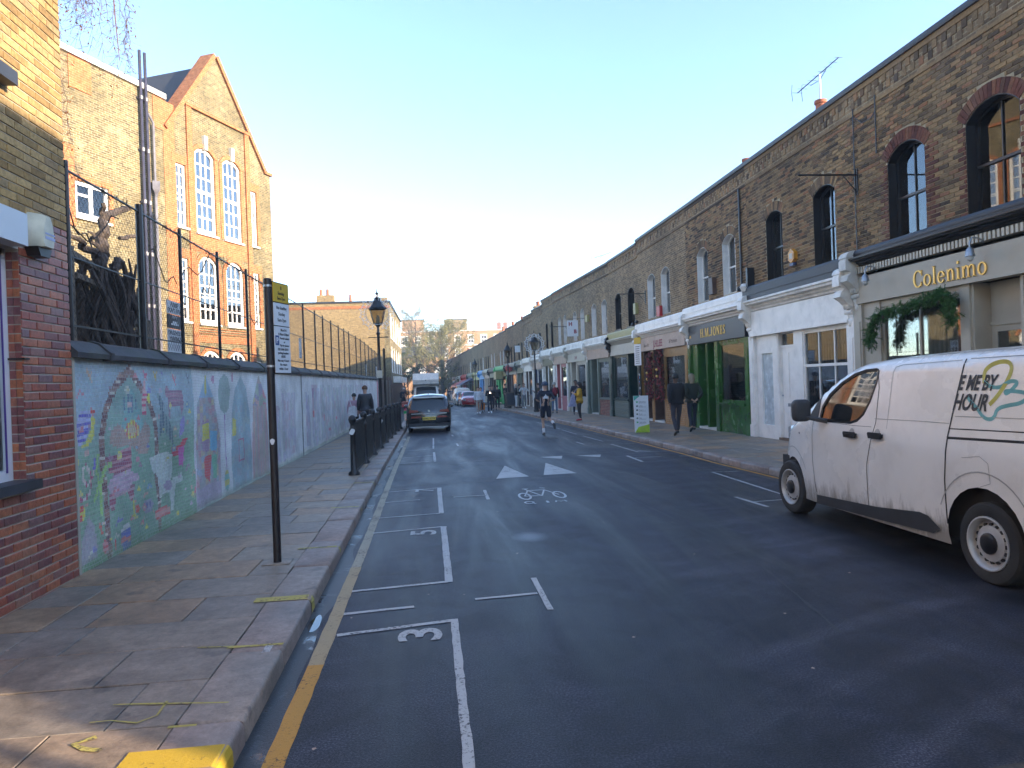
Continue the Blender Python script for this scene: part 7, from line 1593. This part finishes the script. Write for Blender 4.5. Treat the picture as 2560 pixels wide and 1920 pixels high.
MB().prism([(-.62, 1.44), (.62, 1.44), (.60, 1.50), (-.60, 1.50)], -1.72, -1.5, 'y').build('spoiler', m_rim, hc.t); MB().lathe([(.03, 1.57), (.01, 1.66)], 8, 0, None, (0, -1.1, 0)).build('aerial_fin', m_black, hc.t); MB().lathe([(.045, -.01), (.045, .01)], 12, 0, Matrix.Translation((0, -2.03, .91)) @ Matrix.Rotation(pi/2, 4, 'X')).build('badge', m_rim, hc.t)
# box lorry facing us beyond it
tc = Car('box_lorry', 'white box lorry facing us behind the dark hatchback', (-.85, 62.0, gz(60)), pi, [(1.2+1.6, .35), (2.85, .7), (2.8, 1.0), (2.45, 1.2), (1.95, 1.78), (1.7, 1.98), (.9, 2.05), (.85, .6), (.84, .35)], 2.1, [(2.0, .38, .42)], .35, m_vwhite, r=.08, tum=.1, belt=1.2, front=(.5, .1), cat='lorry', wr=.36)
tc.body([], [(1.22, 1.85, 1.8, 2.5, .86, 'windscreen')]); tc.wheels(.2, holes=0, R=.36)
bx = MB(); bx.prism([(.75, .75), (.75, 1.86), (1.6, 1.92), (2.25, 2.15), (2.35, 2.5), (2.2, 3.02), (-3.4, 3.08), (-3.4, .75)], -1.08, 1.08, 'x'); bx.build('cargo_box', m_wht2, tc.t); MB().prism([(2.22, 2.14), (2.37, 2.5), (2.21, 3.04), (2.19, 3.02), (2.34, 2.5), (2.2, 2.16)], -1.02, 1.02, 'x').build('luton_front', m_white, tc.t)
MB().box(-.5, .5, -3.0, 1.0, .45, .75).build('chassis', m_plast, tc.t); MB().box(-1.0, 1.0, 2.72, 2.9, .35, .6).build('bumper', m_plast, tc.t)
for s_ in (-1, 1): MB().box(s_*.62, s_*.92, 2.74, 2.86, .72, .9).build('headlight', m_clr, tc.t); MB().box(s_*1.0, s_*1.22, 1.9, 2.0, 1.3, 1.65).build('door_mirror', m_black, tc.t); MB().lathe([(.33, 0), (.36, .03), (.36, .2), (.33, .22), (.01, .2)], 18, 0, Matrix.Translation((s_*.78-.1, -2.2, .36)), (0, 0, 0), 'x').build('tyre', m_rubber, tc.t, True)
cbox('badge', m_grey, tc.t, -.04, .04, 2.36, 2.385, 2.42, 2.5)
# parked vehicles on the shop side
sv = [(2.0, .25), (2.05, .6), (1.85, .9), (1.3, 1.1), (.85, 1.55), (.5, 1.75), (-1.7, 1.78), (-1.95, 1.72), (-2.0, 1.0), (-2.0, .3)]
v2 = Car('panel_van', 'distant white van parked on the shop side, seen from behind', (2.65, 76, gz(76)), .05, sv, 1.7, [(1.35, .3, .34), (-1.3, .3, .34)], .22, m_vwhite, r=.12, tum=.2, belt=1., ngrid=.2, cat='van', group='vehicles parked by the shops')
v2.body([], [(1.12, 1.62, .5, 1.3, .85, 'windscreen')]); v2.on_side([(1.15, 1.1), (.8, 1.5), (.3, 1.55), (.25, 1.1)], 'side_window', m_carglass, .004); v2.wheels(.17, holes=0)
MB().box(-.006, .006, -2.03, -2.0, .5, 1.6).build('panel_gap', m_trimdk, v2.t); MB().box(-.25, .25, -2.06, -2.04, .6, .7).build('number_plate', m_signy, v2.t)
for s_ in (-1, 1): MB().box(s_*.72, s_*.82, -2.04, -1.95, .8, 1.15).build('tail_light', m_redl, v2.t)
m_carred = M('red_car_paint', (.42, .012, .015), .25, bs=0, ns=1, na=.05, Coat_Weight=1.)
rc_ = [(1.95, .22), (2.05, .42), (1.98, .66), (1.6, .82), (.95, .93), (.35, 1.28), (-.1, 1.38), (-.8, 1.36), (-1.5, 1.08), (-1.95, .95), (-2.03, .6), (-1.95, .25)]
for nm, lb, loc, m in (('red_car', 'red car parked facing us on the shop side', (3.05, 67, gz(66)), m_carred), ('grey_car', 'blue grey car parked between the red car and the distant white van', (2.72, 71.6, gz(71)), M('blue_grey_paint', (.12, .15, .20), .25, .3, bs=0))):
    c = Car(nm, lb, loc, pi+.06, rc_, 1.72, [(1.3, .3, .34), (-1.3, .3, .34)], .2, m, r=.13, tum=.35, belt=.85, ngrid=.2, front=(.6, .2), cat='car', group='vehicles parked by the shops')
    c.body([], [(.93, 1.30, .2, 1.0, .85, 'windscreen'), (1.0, 1.34, -1.5, -.8, .8, 'rear_window')]); c.on_side([(.8, .95), (.3, 1.22), (-.7, 1.26), (-1.1, 1.05), (-1.0, .93)], 'side_window', m_carglass, .004); c.wheels(.17, holes=0)
    for s_ in (-1, 1): MB().box(s_*.5, s_*.78, 1.9, 2.02, .58, .70).build('headlight', m_clr, c.t); MB().ball((s_*.95, .5, .98), (.1, .06, .07), 8, 5).build('door_mirror', m, c.t, True)
    MB().box(-.26, .26, 2.09, 2.11, .38, .49).build('number_plate', m_paper, c.t)
# red hire bicycle at the end of the railing
bk_ = thing('bicycle', 'red hire bicycle with a green panel parked at the end of the railing', 'bicycle', (-1.36, 31.6, -.01), .05)
for y in (-.55, .55):
    w = MB(); w.tube([(0, y+.33*cos(a), .34+.33*sin(a)) for a in [2*pi*i/24 for i in range(25)]], .022, 6); wo_ = w.build('wheel', m_rubber, bk_, True); sp_ = MB()
    for i in range(10): a = 2*pi*i/10; sp_.tube([(0, y, .34), (0, y+.32*cos(a), .34+.32*sin(a))], .003, 3)
    sp_.build('spokes', m_steel, wo_)
fr = MB()
for a, b, r in (((0, -.55, .34), (0, -.05, .32), .018), ((0, -.05, .32), (0, -.2, .85), .022), ((0, -.05, .32), (0, .42, .8), .03), ((0, .42, .95), (0, .55, .34), .022), ((0, -.2, .6), (0, .42, .72), .025), ((0, -.55, .34), (0, -.18, .72), .015)): fr.tube([a, b], r, 7)
fr.build('frame', m_carred, bk_, True); MB().prism([(-.95, .30), (-.93, .60), (-.75, .80), (-.30, .82), (-.30, .76), (-.72, .72), (-.87, .55), (-.9, .3)], -.09, .09, 'x').build('rear_mudguard', m_carred, bk_); MB().box(-.10, .10, -.97, -.935, .60, .72).build('green_panel', m_bgreen, bk_)
MB().ball((0, -.22, .93), (.09, .15, .04), 10, 6).build('saddle', m_black, bk_, True); MB().tube([(-.3, .30, 1.08), (-.12, .42, 1.02), (.12, .42, 1.02), (.3, .30, 1.08)], .018, 6).build('handlebar', m_black, bk_, True); MB().box(-.17, .17, .5, .78, .85, 1.08).build('basket', m_carred, bk_); MB().tube([(0, -.05, .32), (.1, .1, .22)], .012, 5).tube([(0, -.05, .32), (-.1, -.2, .42)], .012, 5).build('crank', m_steel, bk_)
# ------------------------------------------------ people
SK = []
def skin(name, nodes, edges, parent, mat, lv=1, label=None):
    keys = list(nodes); me = bpy.data.meshes.new(name); me.from_pydata([nodes[k][0] for k in keys], [(keys.index(a), keys.index(b)) for a, b in edges], [])
    o = link(name, me, parent); me.materials.append(mat); md = o.modifiers.new('s', 'SKIN'); md.use_smooth_shade = True; sv = me.skin_vertices[0].data
    for i, k in enumerate(keys):
        r = nodes[k][1]; sv[i].radius = r if isinstance(r, tuple) else (r, r); sv[i].use_root = i == 0
    s2_ = o.modifiers.new('u', 'SUBSURF'); s2_.levels = lv; s2_.render_levels = lv; SK.append(o); return tag(o, label)
def person(label, x, y, face, h=1.72, pose='stand', top=m_navy, legs=m_grey, shoes=m_black, hair=m_hairb, arms=('down', 'down'), coat=0., hairstyle='short', skinm=m_skin, bare=0, sleeve=1, group=None, z=None, fat=1., hat=None, step=.5, scarf=None):
    z = (gz(y)+.12) if z is None else z
    t = thing('person', label, 'person', (x, y, z), -radians(face), group); k = h/1.75; V = lambda a, b, c: Vector((a*k, b*k, c*k))
    J = dict(pel=V(0, 0, .96), wst=V(0, 0, 1.08), chs=V(0, .0, 1.30), nck=V(0, -.005, 1.49), hd0=V(0, .01, 1.585), hd1=V(0, .015, 1.665))
    for s, n in ((-1, 'l'), (1, 'r')):
        J['sh'+n] = V(s*.185, -.005, 1.42); J['hp'+n] = V(s*.095, 0, .93)
        ph = step*s
        if pose == 'stand': J['kn'+n] = V(s*.105, .02, .50); J['an'+n] = V(s*.115, -.02, .085); J['to'+n] = V(s*.135, .14, .035)
        elif pose == 'walk':
            if s > 0: J['kn'+n] = V(s*.10, .16*step*2, .52); J['an'+n] = V(s*.09, .24*step*2, .10); J['to'+n] = V(s*.10, .40*step*2, .07)
            else: J['kn'+n] = V(s*.10, -.02, .50); J['an'+n] = V(s*.09, -.26*step*2, .14); J['to'+n] = V(s*.10, -.12*step*2, .035)
        elif pose == 'run':
            if s < 0: J['kn'+n] = V(s*.10, .07, .50); J['an'+n] = V(s*.08, .0, .09); J['to'+n] = V(s*.09, .16, .035)
            else: J['kn'+n] = V(s*.12, .06, .52); J['an'+n] = V(s*.22, -.30, .42); J['to'+n] = V(s*.24, -.32, .26)
        elif pose == 'sit': J['kn'+n] = V(s*.12, .42, .95); J['an'+n] = V(s*.12, .42, .5); J['to'+n] = V(s*.12, .56, .45)
    for s, n, a in ((-1, 'l', arms[0]), (1, 'r', arms[1])):
        sh = J['sh'+n]
        el, wr = {'down': (V(s*.05, -.02, -.29), V(s*.06, .03, -.55)), 'fwd': (V(s*.04, .10, -.27), V(s*.02, .22, -.50)), 'aft': (V(s*.05, -.16, -.26), V(s*.06, -.22, -.51)),
                  'phone': (V(s*.06, .06, -.28), V(-s*.06, .26, -.16)), 'face': (V(s*.14, .14, -.20), V(-s*.08, .18, .10)), 'behind': (V(s*.08, -.14, -.28), V(-s*.12, -.20, -.44)), 'front': (V(s*.05, .03, -.29), V(-s*.08, .22, -.30)),
                  'bent': (V(s*.12, -.12, -.24), V(s*.04, .14, -.28)), 'bag': (V(s*.06, .0, -.29), V(s*.08, .02, -.56))}[a]
        J['el'+n] = sh+el; J['wr'+n] = sh+wr
    # body: one skin
    N = {q: (J[q], r*k) for q, r in dict(pel=.125, wst=.115, chs=.13, nck=.052, hd0=.072, hd1=.088, hpl=.08, hpr=.08, knl=.052, knr=.052, anl=.036, anr=.036, shl=.056, shr=.056, ell=.038, elr=.038, wrl=.026, wrr=.026).items()}
    N['crown'] = (J['hd1']+V(0, -.005, .07), .070*k); N['nose'] = (J['hd1']+V(0, .108, -.015), .013*k); N['chin'] = (J['hd0']+V(0, .055, -.01), .035*k)
    N['earl'] = (J['hd1']+V(-.088, 0, -.01), .016*k); N['earr'] = (J['hd1']+V(.088, 0, -.01), .016*k)
    E = [('pel', 'wst'), ('wst', 'chs'), ('chs', 'nck'), ('nck', 'hd0'), ('hd0', 'hd1'), ('hd1', 'crown'), ('hd1', 'nose'), ('hd0', 'chin'), ('hd1', 'earl'), ('hd1', 'earr')]
    for n in 'lr':
        E += [('pel', 'hp'+n), ('hp'+n, 'kn'+n), ('kn'+n, 'an'+n), ('chs', 'sh'+n), ('sh'+n, 'el'+n), ('el'+n, 'wr'+n)]
        N['ft'+n] = (J['to'+n]*.6+J['an'+n]*.4-V(0, 0, .02), .032*k); E.append(('an'+n, 'ft'+n))
        w = J['wr'+n]; d = (w-J['el'+n]).normalized(); sdv = d.cross(Vector((0, 1, 0))); sdv = sdv.normalized() if sdv.length > .2 else Vector((1, 0, 0)); fw_ = sdv.cross(d).normalized()
        N['pm'+n] = (w+d*.055*k, .030*k); E.append(('wr'+n, 'pm'+n)); 
        for i, (o_, l) in enumerate(((-1.5, .062), (-.5, .075), (.5, .070), (1.5, .055))):
            a = w+d*.085*k+fw_*o_*.017*k; b = a+d*l*.5*k; c = b+d*l*.42*k+sdv*(-.012*k)
            N[f'f{n}{i}a'] = (a, .0095*k); N[f'f{n}{i}b'] = (b, .0085*k); N[f'f{n}{i}c'] = (c, .007*k); E += [('pm'+n, f'f{n}{i}a'), (f'f{n}{i}a', f'f{n}{i}b'), (f'f{n}{i}b', f'f{n}{i}c')]
        a = w+d*.035*k-fw_*.032*k; N[f't{n}a'] = (a, .011*k); N[f't{n}b'] = (a+(d-fw_*.6)*.035*k, .009*k); E += [('wr'+n, f't{n}a'), (f't{n}a', f't{n}b')]
    skin('body', N, E, t, skinm)
    ey = MB(); [ey.ball(J['hd1']+V(s*.033, .083, .005), .011*k, 6, 4) for s in (-1, 1)]; ey.build('eye', m_ink, t); MB().ball(J['hd0']+V(0, .092, .022), (.022*k, .008*k, .005*k), 6, 4).build('mouth', m_redi, t)
    # upper garment
    f = fat; U = {'wst': (J['wst'], (.150*k*f, .118*k*f)), 'chs': (J['chs'], (.178*k*f, .130*k*f)), 'col': (J['nck']-V(0, 0, .02), .07*k), 'pel': (J['pel']-V(0, 0, .03), (.158*k*f, .13*k*f))}
    UE = [('wst', 'chs'), ('chs', 'col'), ('wst', 'pel')]
    if coat: U['hem'] = (J['pel']-V(0, 0, .03+coat), (.165*k*f, .15*k*f)); UE.append(('pel', 'hem'))
    for n in 'lr':
        U['sh'+n] = (J['sh'+n], .076*k*f); U['el'+n] = (J['el'+n], .056*k*f); UE += [('chs', 'sh'+n), ('sh'+n, 'el'+n)]
        if sleeve: U['wr'+n] = (J['wr'+n].lerp(J['el'+n], .08), .042*k*f); UE.append(('el'+n, 'wr'+n))
    skin('jacket' if sleeve else 'shirt', U, UE, t, top)
    L = {'pel': (J['pel'], (.140*k, .118*k)), 'wst': (J['wst']-V(0, 0, .02), (.13*k, .105*k))}; LE = [('pel', 'wst')]
    for n in 'lr':
        L['hp'+n] = (J['hp'+n]-V(0, 0, .04), .100*k); L['kn'+n] = (J['kn'+n] if not bare else J['kn'+n].lerp(J['hp'+n], .12), (.068 if not bare else .092)*k); LE += [('pel', 'hp'+n), ('hp'+n, 'kn'+n)]
        if not bare: L['an'+n] = (J['an'+n]+V(0, 0, .02), .056*k); LE.append(('kn'+n, 'an'+n))
    skin('trousers' if not bare else 'shorts', L, LE, t, legs)
    for n in 'lr':
        if bare: MB().tube([J['an'+n]-V(0, 0, .02), J['an'+n].lerp(J['kn'+n], .35)], [.044*k, .052*k], 8).build('sock', m_paper, t, True)
        a, b = J['an'+n], J['to'+n]; d = (b-a); mb = MB(); mb.tube([a+V(0, -.055, -.02) if d.z > -.2 else a+V(0, .03, .03), a-V(0, 0, .025), a.lerp(b, .55)-V(0, 0, .008), b+V(0, 0, .0), b+d.normalized()*.05*k], [.034*k, .050*k, .046*k, .040*k, .022*k], 8, sq=.85); mb.build('shoe', shoes, t, True)
    # hair / hat / hood
    if hairstyle != 'none':
        hm = MB(); c = J['hd1']+V(0, -.014, .022); n_, kk = 14, 9; vs = []
        for j in range(kk+1):
            for i in range(n_):
                th_, ph_ = pi*j/kk*.62, 2*pi*i/n_; fr_ = sin(ph_)                     # +y is the face
                lo = 1.0 if fr_ < .3 else .62; dz = {'short': 1., 'long': 1., 'scarf': 1.}.get(hairstyle, 1.); T_ = th_*(lo if hairstyle != 'scarf' else (1.15 if fr_ < .5 else .8))*(1.15 if hairstyle == 'long' and fr_ < .2 else 1)
                r_x = (.100 if hairstyle == 'short' else .112)*k; vs.append((c[0]+r_x*sin(T_)*cos(ph_), c[1]+r_x*1.08*sin(T_)*sin(ph_), c[2]+.108*k*cos(T_)))
        fs = [(j*n_+i, j*n_+(i+1) % n_, (j+1)*n_+(i+1) % n_, (j+1)*n_+i) for j in range(kk) for i in range(n_)]
        hm.add(vs, fs)
        if hairstyle in ('long', 'scarf'): hm.tube([c+V(0, -.03, .02), c+V(0, -.05, -.09), c+V(0, -.05, -.19)], [.092*k, .098*k, .075*k], 10)
        if hairstyle == 'scarf': hm.tube([J['nck']+V(0, 0, .07), J['nck']-V(0, .0, .03)], [.085*k, .14*k], 12)
        if hairstyle == 'cap': hm.prism([(-.07*k, .05*k), (.07*k, .05*k), (.055*k, .19*k), (-.055*k, .19*k)], c[2]+.012*k, c[2]+.026*k, 'z')
        hm.build({'cap': 'cap', 'scarf': 'headscarf', 'helmet': 'helmet'}.get(hairstyle, 'hair'), hair, t, True)
    return t, J, k
cl_ = lambda n, c, r=.85: M(n, c, r, ns=9, na=.25, bs=.25, bscale=60, bd=.004)
c_black = cl_('black_cloth', (.012, .012, .015)); c_navy = cl_('navy_cloth', (.012, .016, .035)); c_char = cl_('charcoal_cloth', (.045, .045, .06)); c_olive = cl_('dark_olive_cloth', (.022, .026, .018)); c_jean = cl_('blue_denim', (.10, .16, .25)); c_dkj = cl_('dark_denim', (.02, .028, .05)); c_white = cl_('white_cloth', (.60, .61, .63)); c_beige = cl_('beige_cloth', (.40, .33, .27)); c_yel = cl_('mustard_cloth', (.55, .32, .02)); c_pinkc = cl_('pale_pink_cloth', (.50, .30, .36)); c_gry = cl_('grey_cloth', (.16, .17, .19)); c_brn = cl_('brown_camouflage_cloth', (.12, .09, .06)); c_puf = cl_('dark_puffer_cloth', (.010, .013, .02), .5); h_grey = M('grey_hair', (.42, .41, .38), .7, bs=0); h_blond = M('greying_blond_hair', (.30, .23, .15), .7, bs=0); h_blk = M('black_hair', (.01, .01, .01), .5, bs=0); h_brn = M('auburn_hair', (.10, .045, .02), .6, bs=0); s_dark = M('deep_skin', (.14, .075, .05), .55, bs=0)
c_redsh = cl_('red_leather', (.35, .02, .03), .4); c_blc = cl_('slate_blue_cap', (.05, .08, .13)); c_tot = cl_('white_canvas', (.62, .62, .64)); c_lil = cl_('lilac_bag', (.32, .33, .50)); c_redb = cl_('dark_red_rucksack', (.20, .012, .03)); c_or = cl_('orange_bag', (.65, .20, .02)); c_mask = m_paper
t, J, k = person('runner in navy shirt, shorts and cap running away along the road', 3.69, 24.0, 2, 1.80, 'run', c_navy, c_navy, m_grey, c_blc, ('bent', 'bent'), hairstyle='cap', bare=1, sleeve=0, z=gz(24))
lg = MB(); 
for P in ([(-.07, 1.24), (0, 1.37), (.07, 1.24)], [(-.10, 1.22), (-.05, 1.32), (.0, 1.22)], [(.10, 1.22), (.05, 1.32), (.0, 1.22)]): lg.prism([(a*k, b*k) for a, b in P], -.150*k, -.146*k, 'y')
lg.build('shirt_print', m_paper, t); MB().ball((0, -.146*k, 1.26*k), (.1*k, .012, .09*k), 8, 4).build('print_patch', c_gry, t) if False else None
person('man in black jacket and charcoal trousers walking away past the timber shop', 6.86, 19.85, 3, 1.74, 'walk', c_black, c_char, m_black, h_blk, ('aft', 'fwd'), skinm=s_dark, fat=1.3)
person('blond haired walker in dark olive coat with hands behind the back', 7.80, 21.1, 0, 1.74, 'walk', c_olive, c_dkj, m_black, h_blond, ('behind', 'behind'), hairstyle='long', fat=1.3, step=.3, coat=.06)
t, J, k = person('woman in mustard coat and black headscarf standing on the pavement', 6.20, 30.5, -80, 1.66, 'stand', c_yel, c_black, c_redsh, h_blk, ('phone', 'phone'), coat=.2, hairstyle='scarf', fat=1.3)
bg_ = thing('shoulder_bag', 'lilac bag hanging at the side of the woman in the mustard coat', 'bag', (5.88, 30.42, 0)); MB().prism([(-.19, .62), (.12, .62), (.08, 1.12), (-.02, 1.14)], -.08, .08, 'y').build('pouch', c_lil, bg_); MB().tube([(.02, 0, 1.1), (.12, 0, 1.3), (.2, 0, 1.4)], .012, 4).build('strap', c_lil, bg_)
person('man in navy coat standing close to the cream doorway', 7.25, 36.6, 180, 1.78, 'stand', c_navy, c_navy, m_black, h_blk, ('down', 'down'), coat=.2, skinm=s_dark)
t, J, k = person('white haired person in dark jacket and blue jeans with a red rucksack', 6.55, 39.2, 10, 1.70, 'stand', c_black, c_jean, m_black, h_grey, ('down', 'down'), fat=1.1)
rk = thing('rucksack', 'dark red rucksack on the back of the white haired person', 'bag', (6.55, 39.2, gz(39)+.12), -radians(10)); MB().ball((.04, -.2, 1.22), (.16, .12, .24), 10, 7).build('pack', c_redb, rk, True)
person('person in brown patterned coat leaning by the star ringed lamp post', 6.22, 43.3, -60, 1.70, 'stand', c_brn, c_black, m_black, h_brn, ('phone', 'down'), coat=.12)
person('man in white top and grey jeans holding both hands to his face', 6.03, 48.9, 185, 1.72, 'walk', c_white, c_gry, m_paper, h_brn, ('face', 'face'), step=.3)
person('person in dark coat just behind the man in the white top', 5.92, 50.6, 90, 1.68, 'stand', c_black, c_char, m_black, h_blk)
person('man in black jacket, white trousers and pale cap by the chalkboard', 5.66, 50.6, 90, 1.72, 'stand', c_black, c_white, m_black, m_cream, ('front', 'front'), hairstyle='cap', fat=1.15)
person('man in dark clothes standing behind the chalkboard', 4.98, 51.4, 70, 1.76, 'stand', c_black, c_char, m_black, h_brn)
t, J, k = person('person in white jacket and beige trousers walking towards us in the road', 2.66, 45.6, 178, 1.70, 'walk', c_white, c_beige, m_paper, h_brn, ('down', 'down'), z=gz(45), fat=1.25, step=.3)
person('person in white jacket half hidden behind the one in beige trousers', 2.98, 48.0, 180, 1.66, 'walk', c_white, c_char, m_black, h_brn, z=gz(48), step=.3, fat=1.1)
t, J, k = person('person in black holding a glowing phone up, walking towards us', 3.42, 45.9, 182, 1.74, 'walk', c_black, c_dkj, m_paper, h_blk, ('phone', 'phone'), z=gz(46), step=.35, fat=1.1)
ph = thing('phone', 'phone with a bright light held by the person in black', 'phone', (3.44, 45.55, gz(46)+1.30)); MB().box(-.04, .04, -.006, .006, -.07, .07).build('case', m_black, ph); MB().box(-.03, .03, -.010, -.006, .0, .06).build('light', emitmat('phone_light', (1, .75, .55), 6.), ph)
person('person in black walking behind the one with the glowing phone', 3.86, 49.5, 176, 1.74, 'walk', c_black, c_dkj, m_black, h_brn, ('down', 'bag'), z=gz(49))
person('person in long dark coat seen from behind at the right kerb', 4.38, 51.3, 5, 1.78, 'walk', c_black, c_black, m_black, h_blk, coat=.15, z=gz(51), fat=1.2, step=.3)
ob = thing('shopping_trolley_bag', 'orange wheeled bag pulled between the people in the road', 'bag', (3.05, 48.6, gz(48))); MB().prism([(-.2, .14), (.2, .14), (.24, .55), (.16, .62), (-.16, .62), (-.24, .55)], -.14, .14, 'y').build('bag', c_or, ob)
for s_ in (-1, 1): MB().lathe([(.01, -.02), (.07, -.02), (.07, .02), (.01, .02)], 10, 0, None, (s_*.18, 0, .07), 'x').build('wheel', m_rubber, ob)
MB().tube([(-.1, .12, .6), (-.1, .2, .95), (.1, .2, .95), (.1, .12, .6)], .01, 5).build('handle', m_black, ob)
person('woman in pale pink jacket walking away by the mosaic wall', -3.0, 26.4, 4, 1.52, 'walk', c_pinkc, c_black, m_black, h_blk, ('down', 'down'), fat=1.25, step=.25, coat=.03)
tt_ = thing('tote_bag', 'white tote bag on the shoulder of the woman in pink', 'bag', (-3.02, 26.18, gz(26)+.12)); MB().prism([(-.19, .72), (.14, .70), (.13, 1.02), (.04, 1.1), (-.14, 1.06)], -.06, .06, 'y').build('pouch', c_tot, tt_); MB().tube([(-.05, 0, 1.05), (-.12, .1, 1.28)], .012, 4).build('strap', c_tot, tt_)
person('man in black puffer jacket walking beside the woman in pink', -2.56, 26.0, 3, 1.78, 'walk', c_puf, c_black, m_black, h_brn, ('down', 'down'), fat=1.35, step=.3)
person('walker in pale helmet and dark jacket far along the school pavement', -2.75, 61, 0, 1.74, 'walk', c_navy, c_black, m_black, c_tot, hairstyle='helmet')
person('distant dark figure on the pavement near the lorry', -3.1, 66, 180, 1.7, 'walk', c_black, c_black, m_black, h_blk)
person('distant dark figure at the end of the shops', 1.6, 93, 10, 1.7, 'stand', c_navy, c_black, m_black, h_blk); person('distant pale dressed figure at the end of the shops', 2.1, 96, 10, 1.68, 'walk', c_gry, c_white, m_black, h_blk)
person('dark figure sitting behind the green shop window', 9.3, 19.6, -80, 1.72, 'sit', c_black, c_black, m_black, h_blk, ('front', 'front'), z=.15, coat=.1, hairstyle='long', fat=1.3)
st_ = thing('stool', 'plain stool inside the green shop under the dark figure', 'stool', (9.3, 19.6, .13)); MB().lathe([(.2, .80), (.2, .86)], 14).build('seat', m_brownp, st_); [MB().tube([(.1*a, .1*b, .8), (.18*a, .18*b, 0)], .018, 6).build('leg', m_brownp, st_) for a in (-1, 1) for b in (-1, 1)]
# build every skinned surface in one pass
dg = bpy.context.evaluated_depsgraph_get(); dg.update(); NM = [(o, bpy.data.meshes.new_from_object(o.evaluated_get(dg))) for o in SK]
for o, me in NM: o.modifiers.clear(); old = o.data; o.data = me; me.name = old.name; bpy.data.meshes.remove(old)
# small litter and leaves on the ground
lt = MB()
for _ in range(60):
    x, y = random.uniform(-3.3, 5.6), random.uniform(3.2, 22); s = random.uniform(.006, .016); a = random.uniform(0, 3); zz = (.128 if x < kl(y)-.02 else .007)+gz(y)
    lt.add([(x+s*cos(a), y+s*sin(a), zz), (x-s*sin(a), y+s*cos(a), zz+.002), (x-s*cos(a), y-s*sin(a), zz), (x+s*sin(a), y-s*cos(a), zz+.003)], [(0, 1, 2, 3)])
tag(lt.build('litter', m_peach), 'scattered pale leaf scraps and chewing gum spots on road and pavement', 'litter', kind='stuff')

# ------------------------------------------------ thin winter haze in the street
n = NT('haze_air'); v_ = n.node('VolumePrincipled', {'Color': (.92, .95, 1.), 'Density': .0014, 'Anisotropy': .2}); n.t.links.new(v_.outputs[0], n.out.inputs[1])
hz = tag(MB().box(-70, 80, -45, 260, -2.2, 21).build('haze', n.mat), 'thin pale winter haze filling the street', 'haze', kind='stuff')
S.cycles.volume_bounces = 0; S.cycles.volume_step_rate = 4
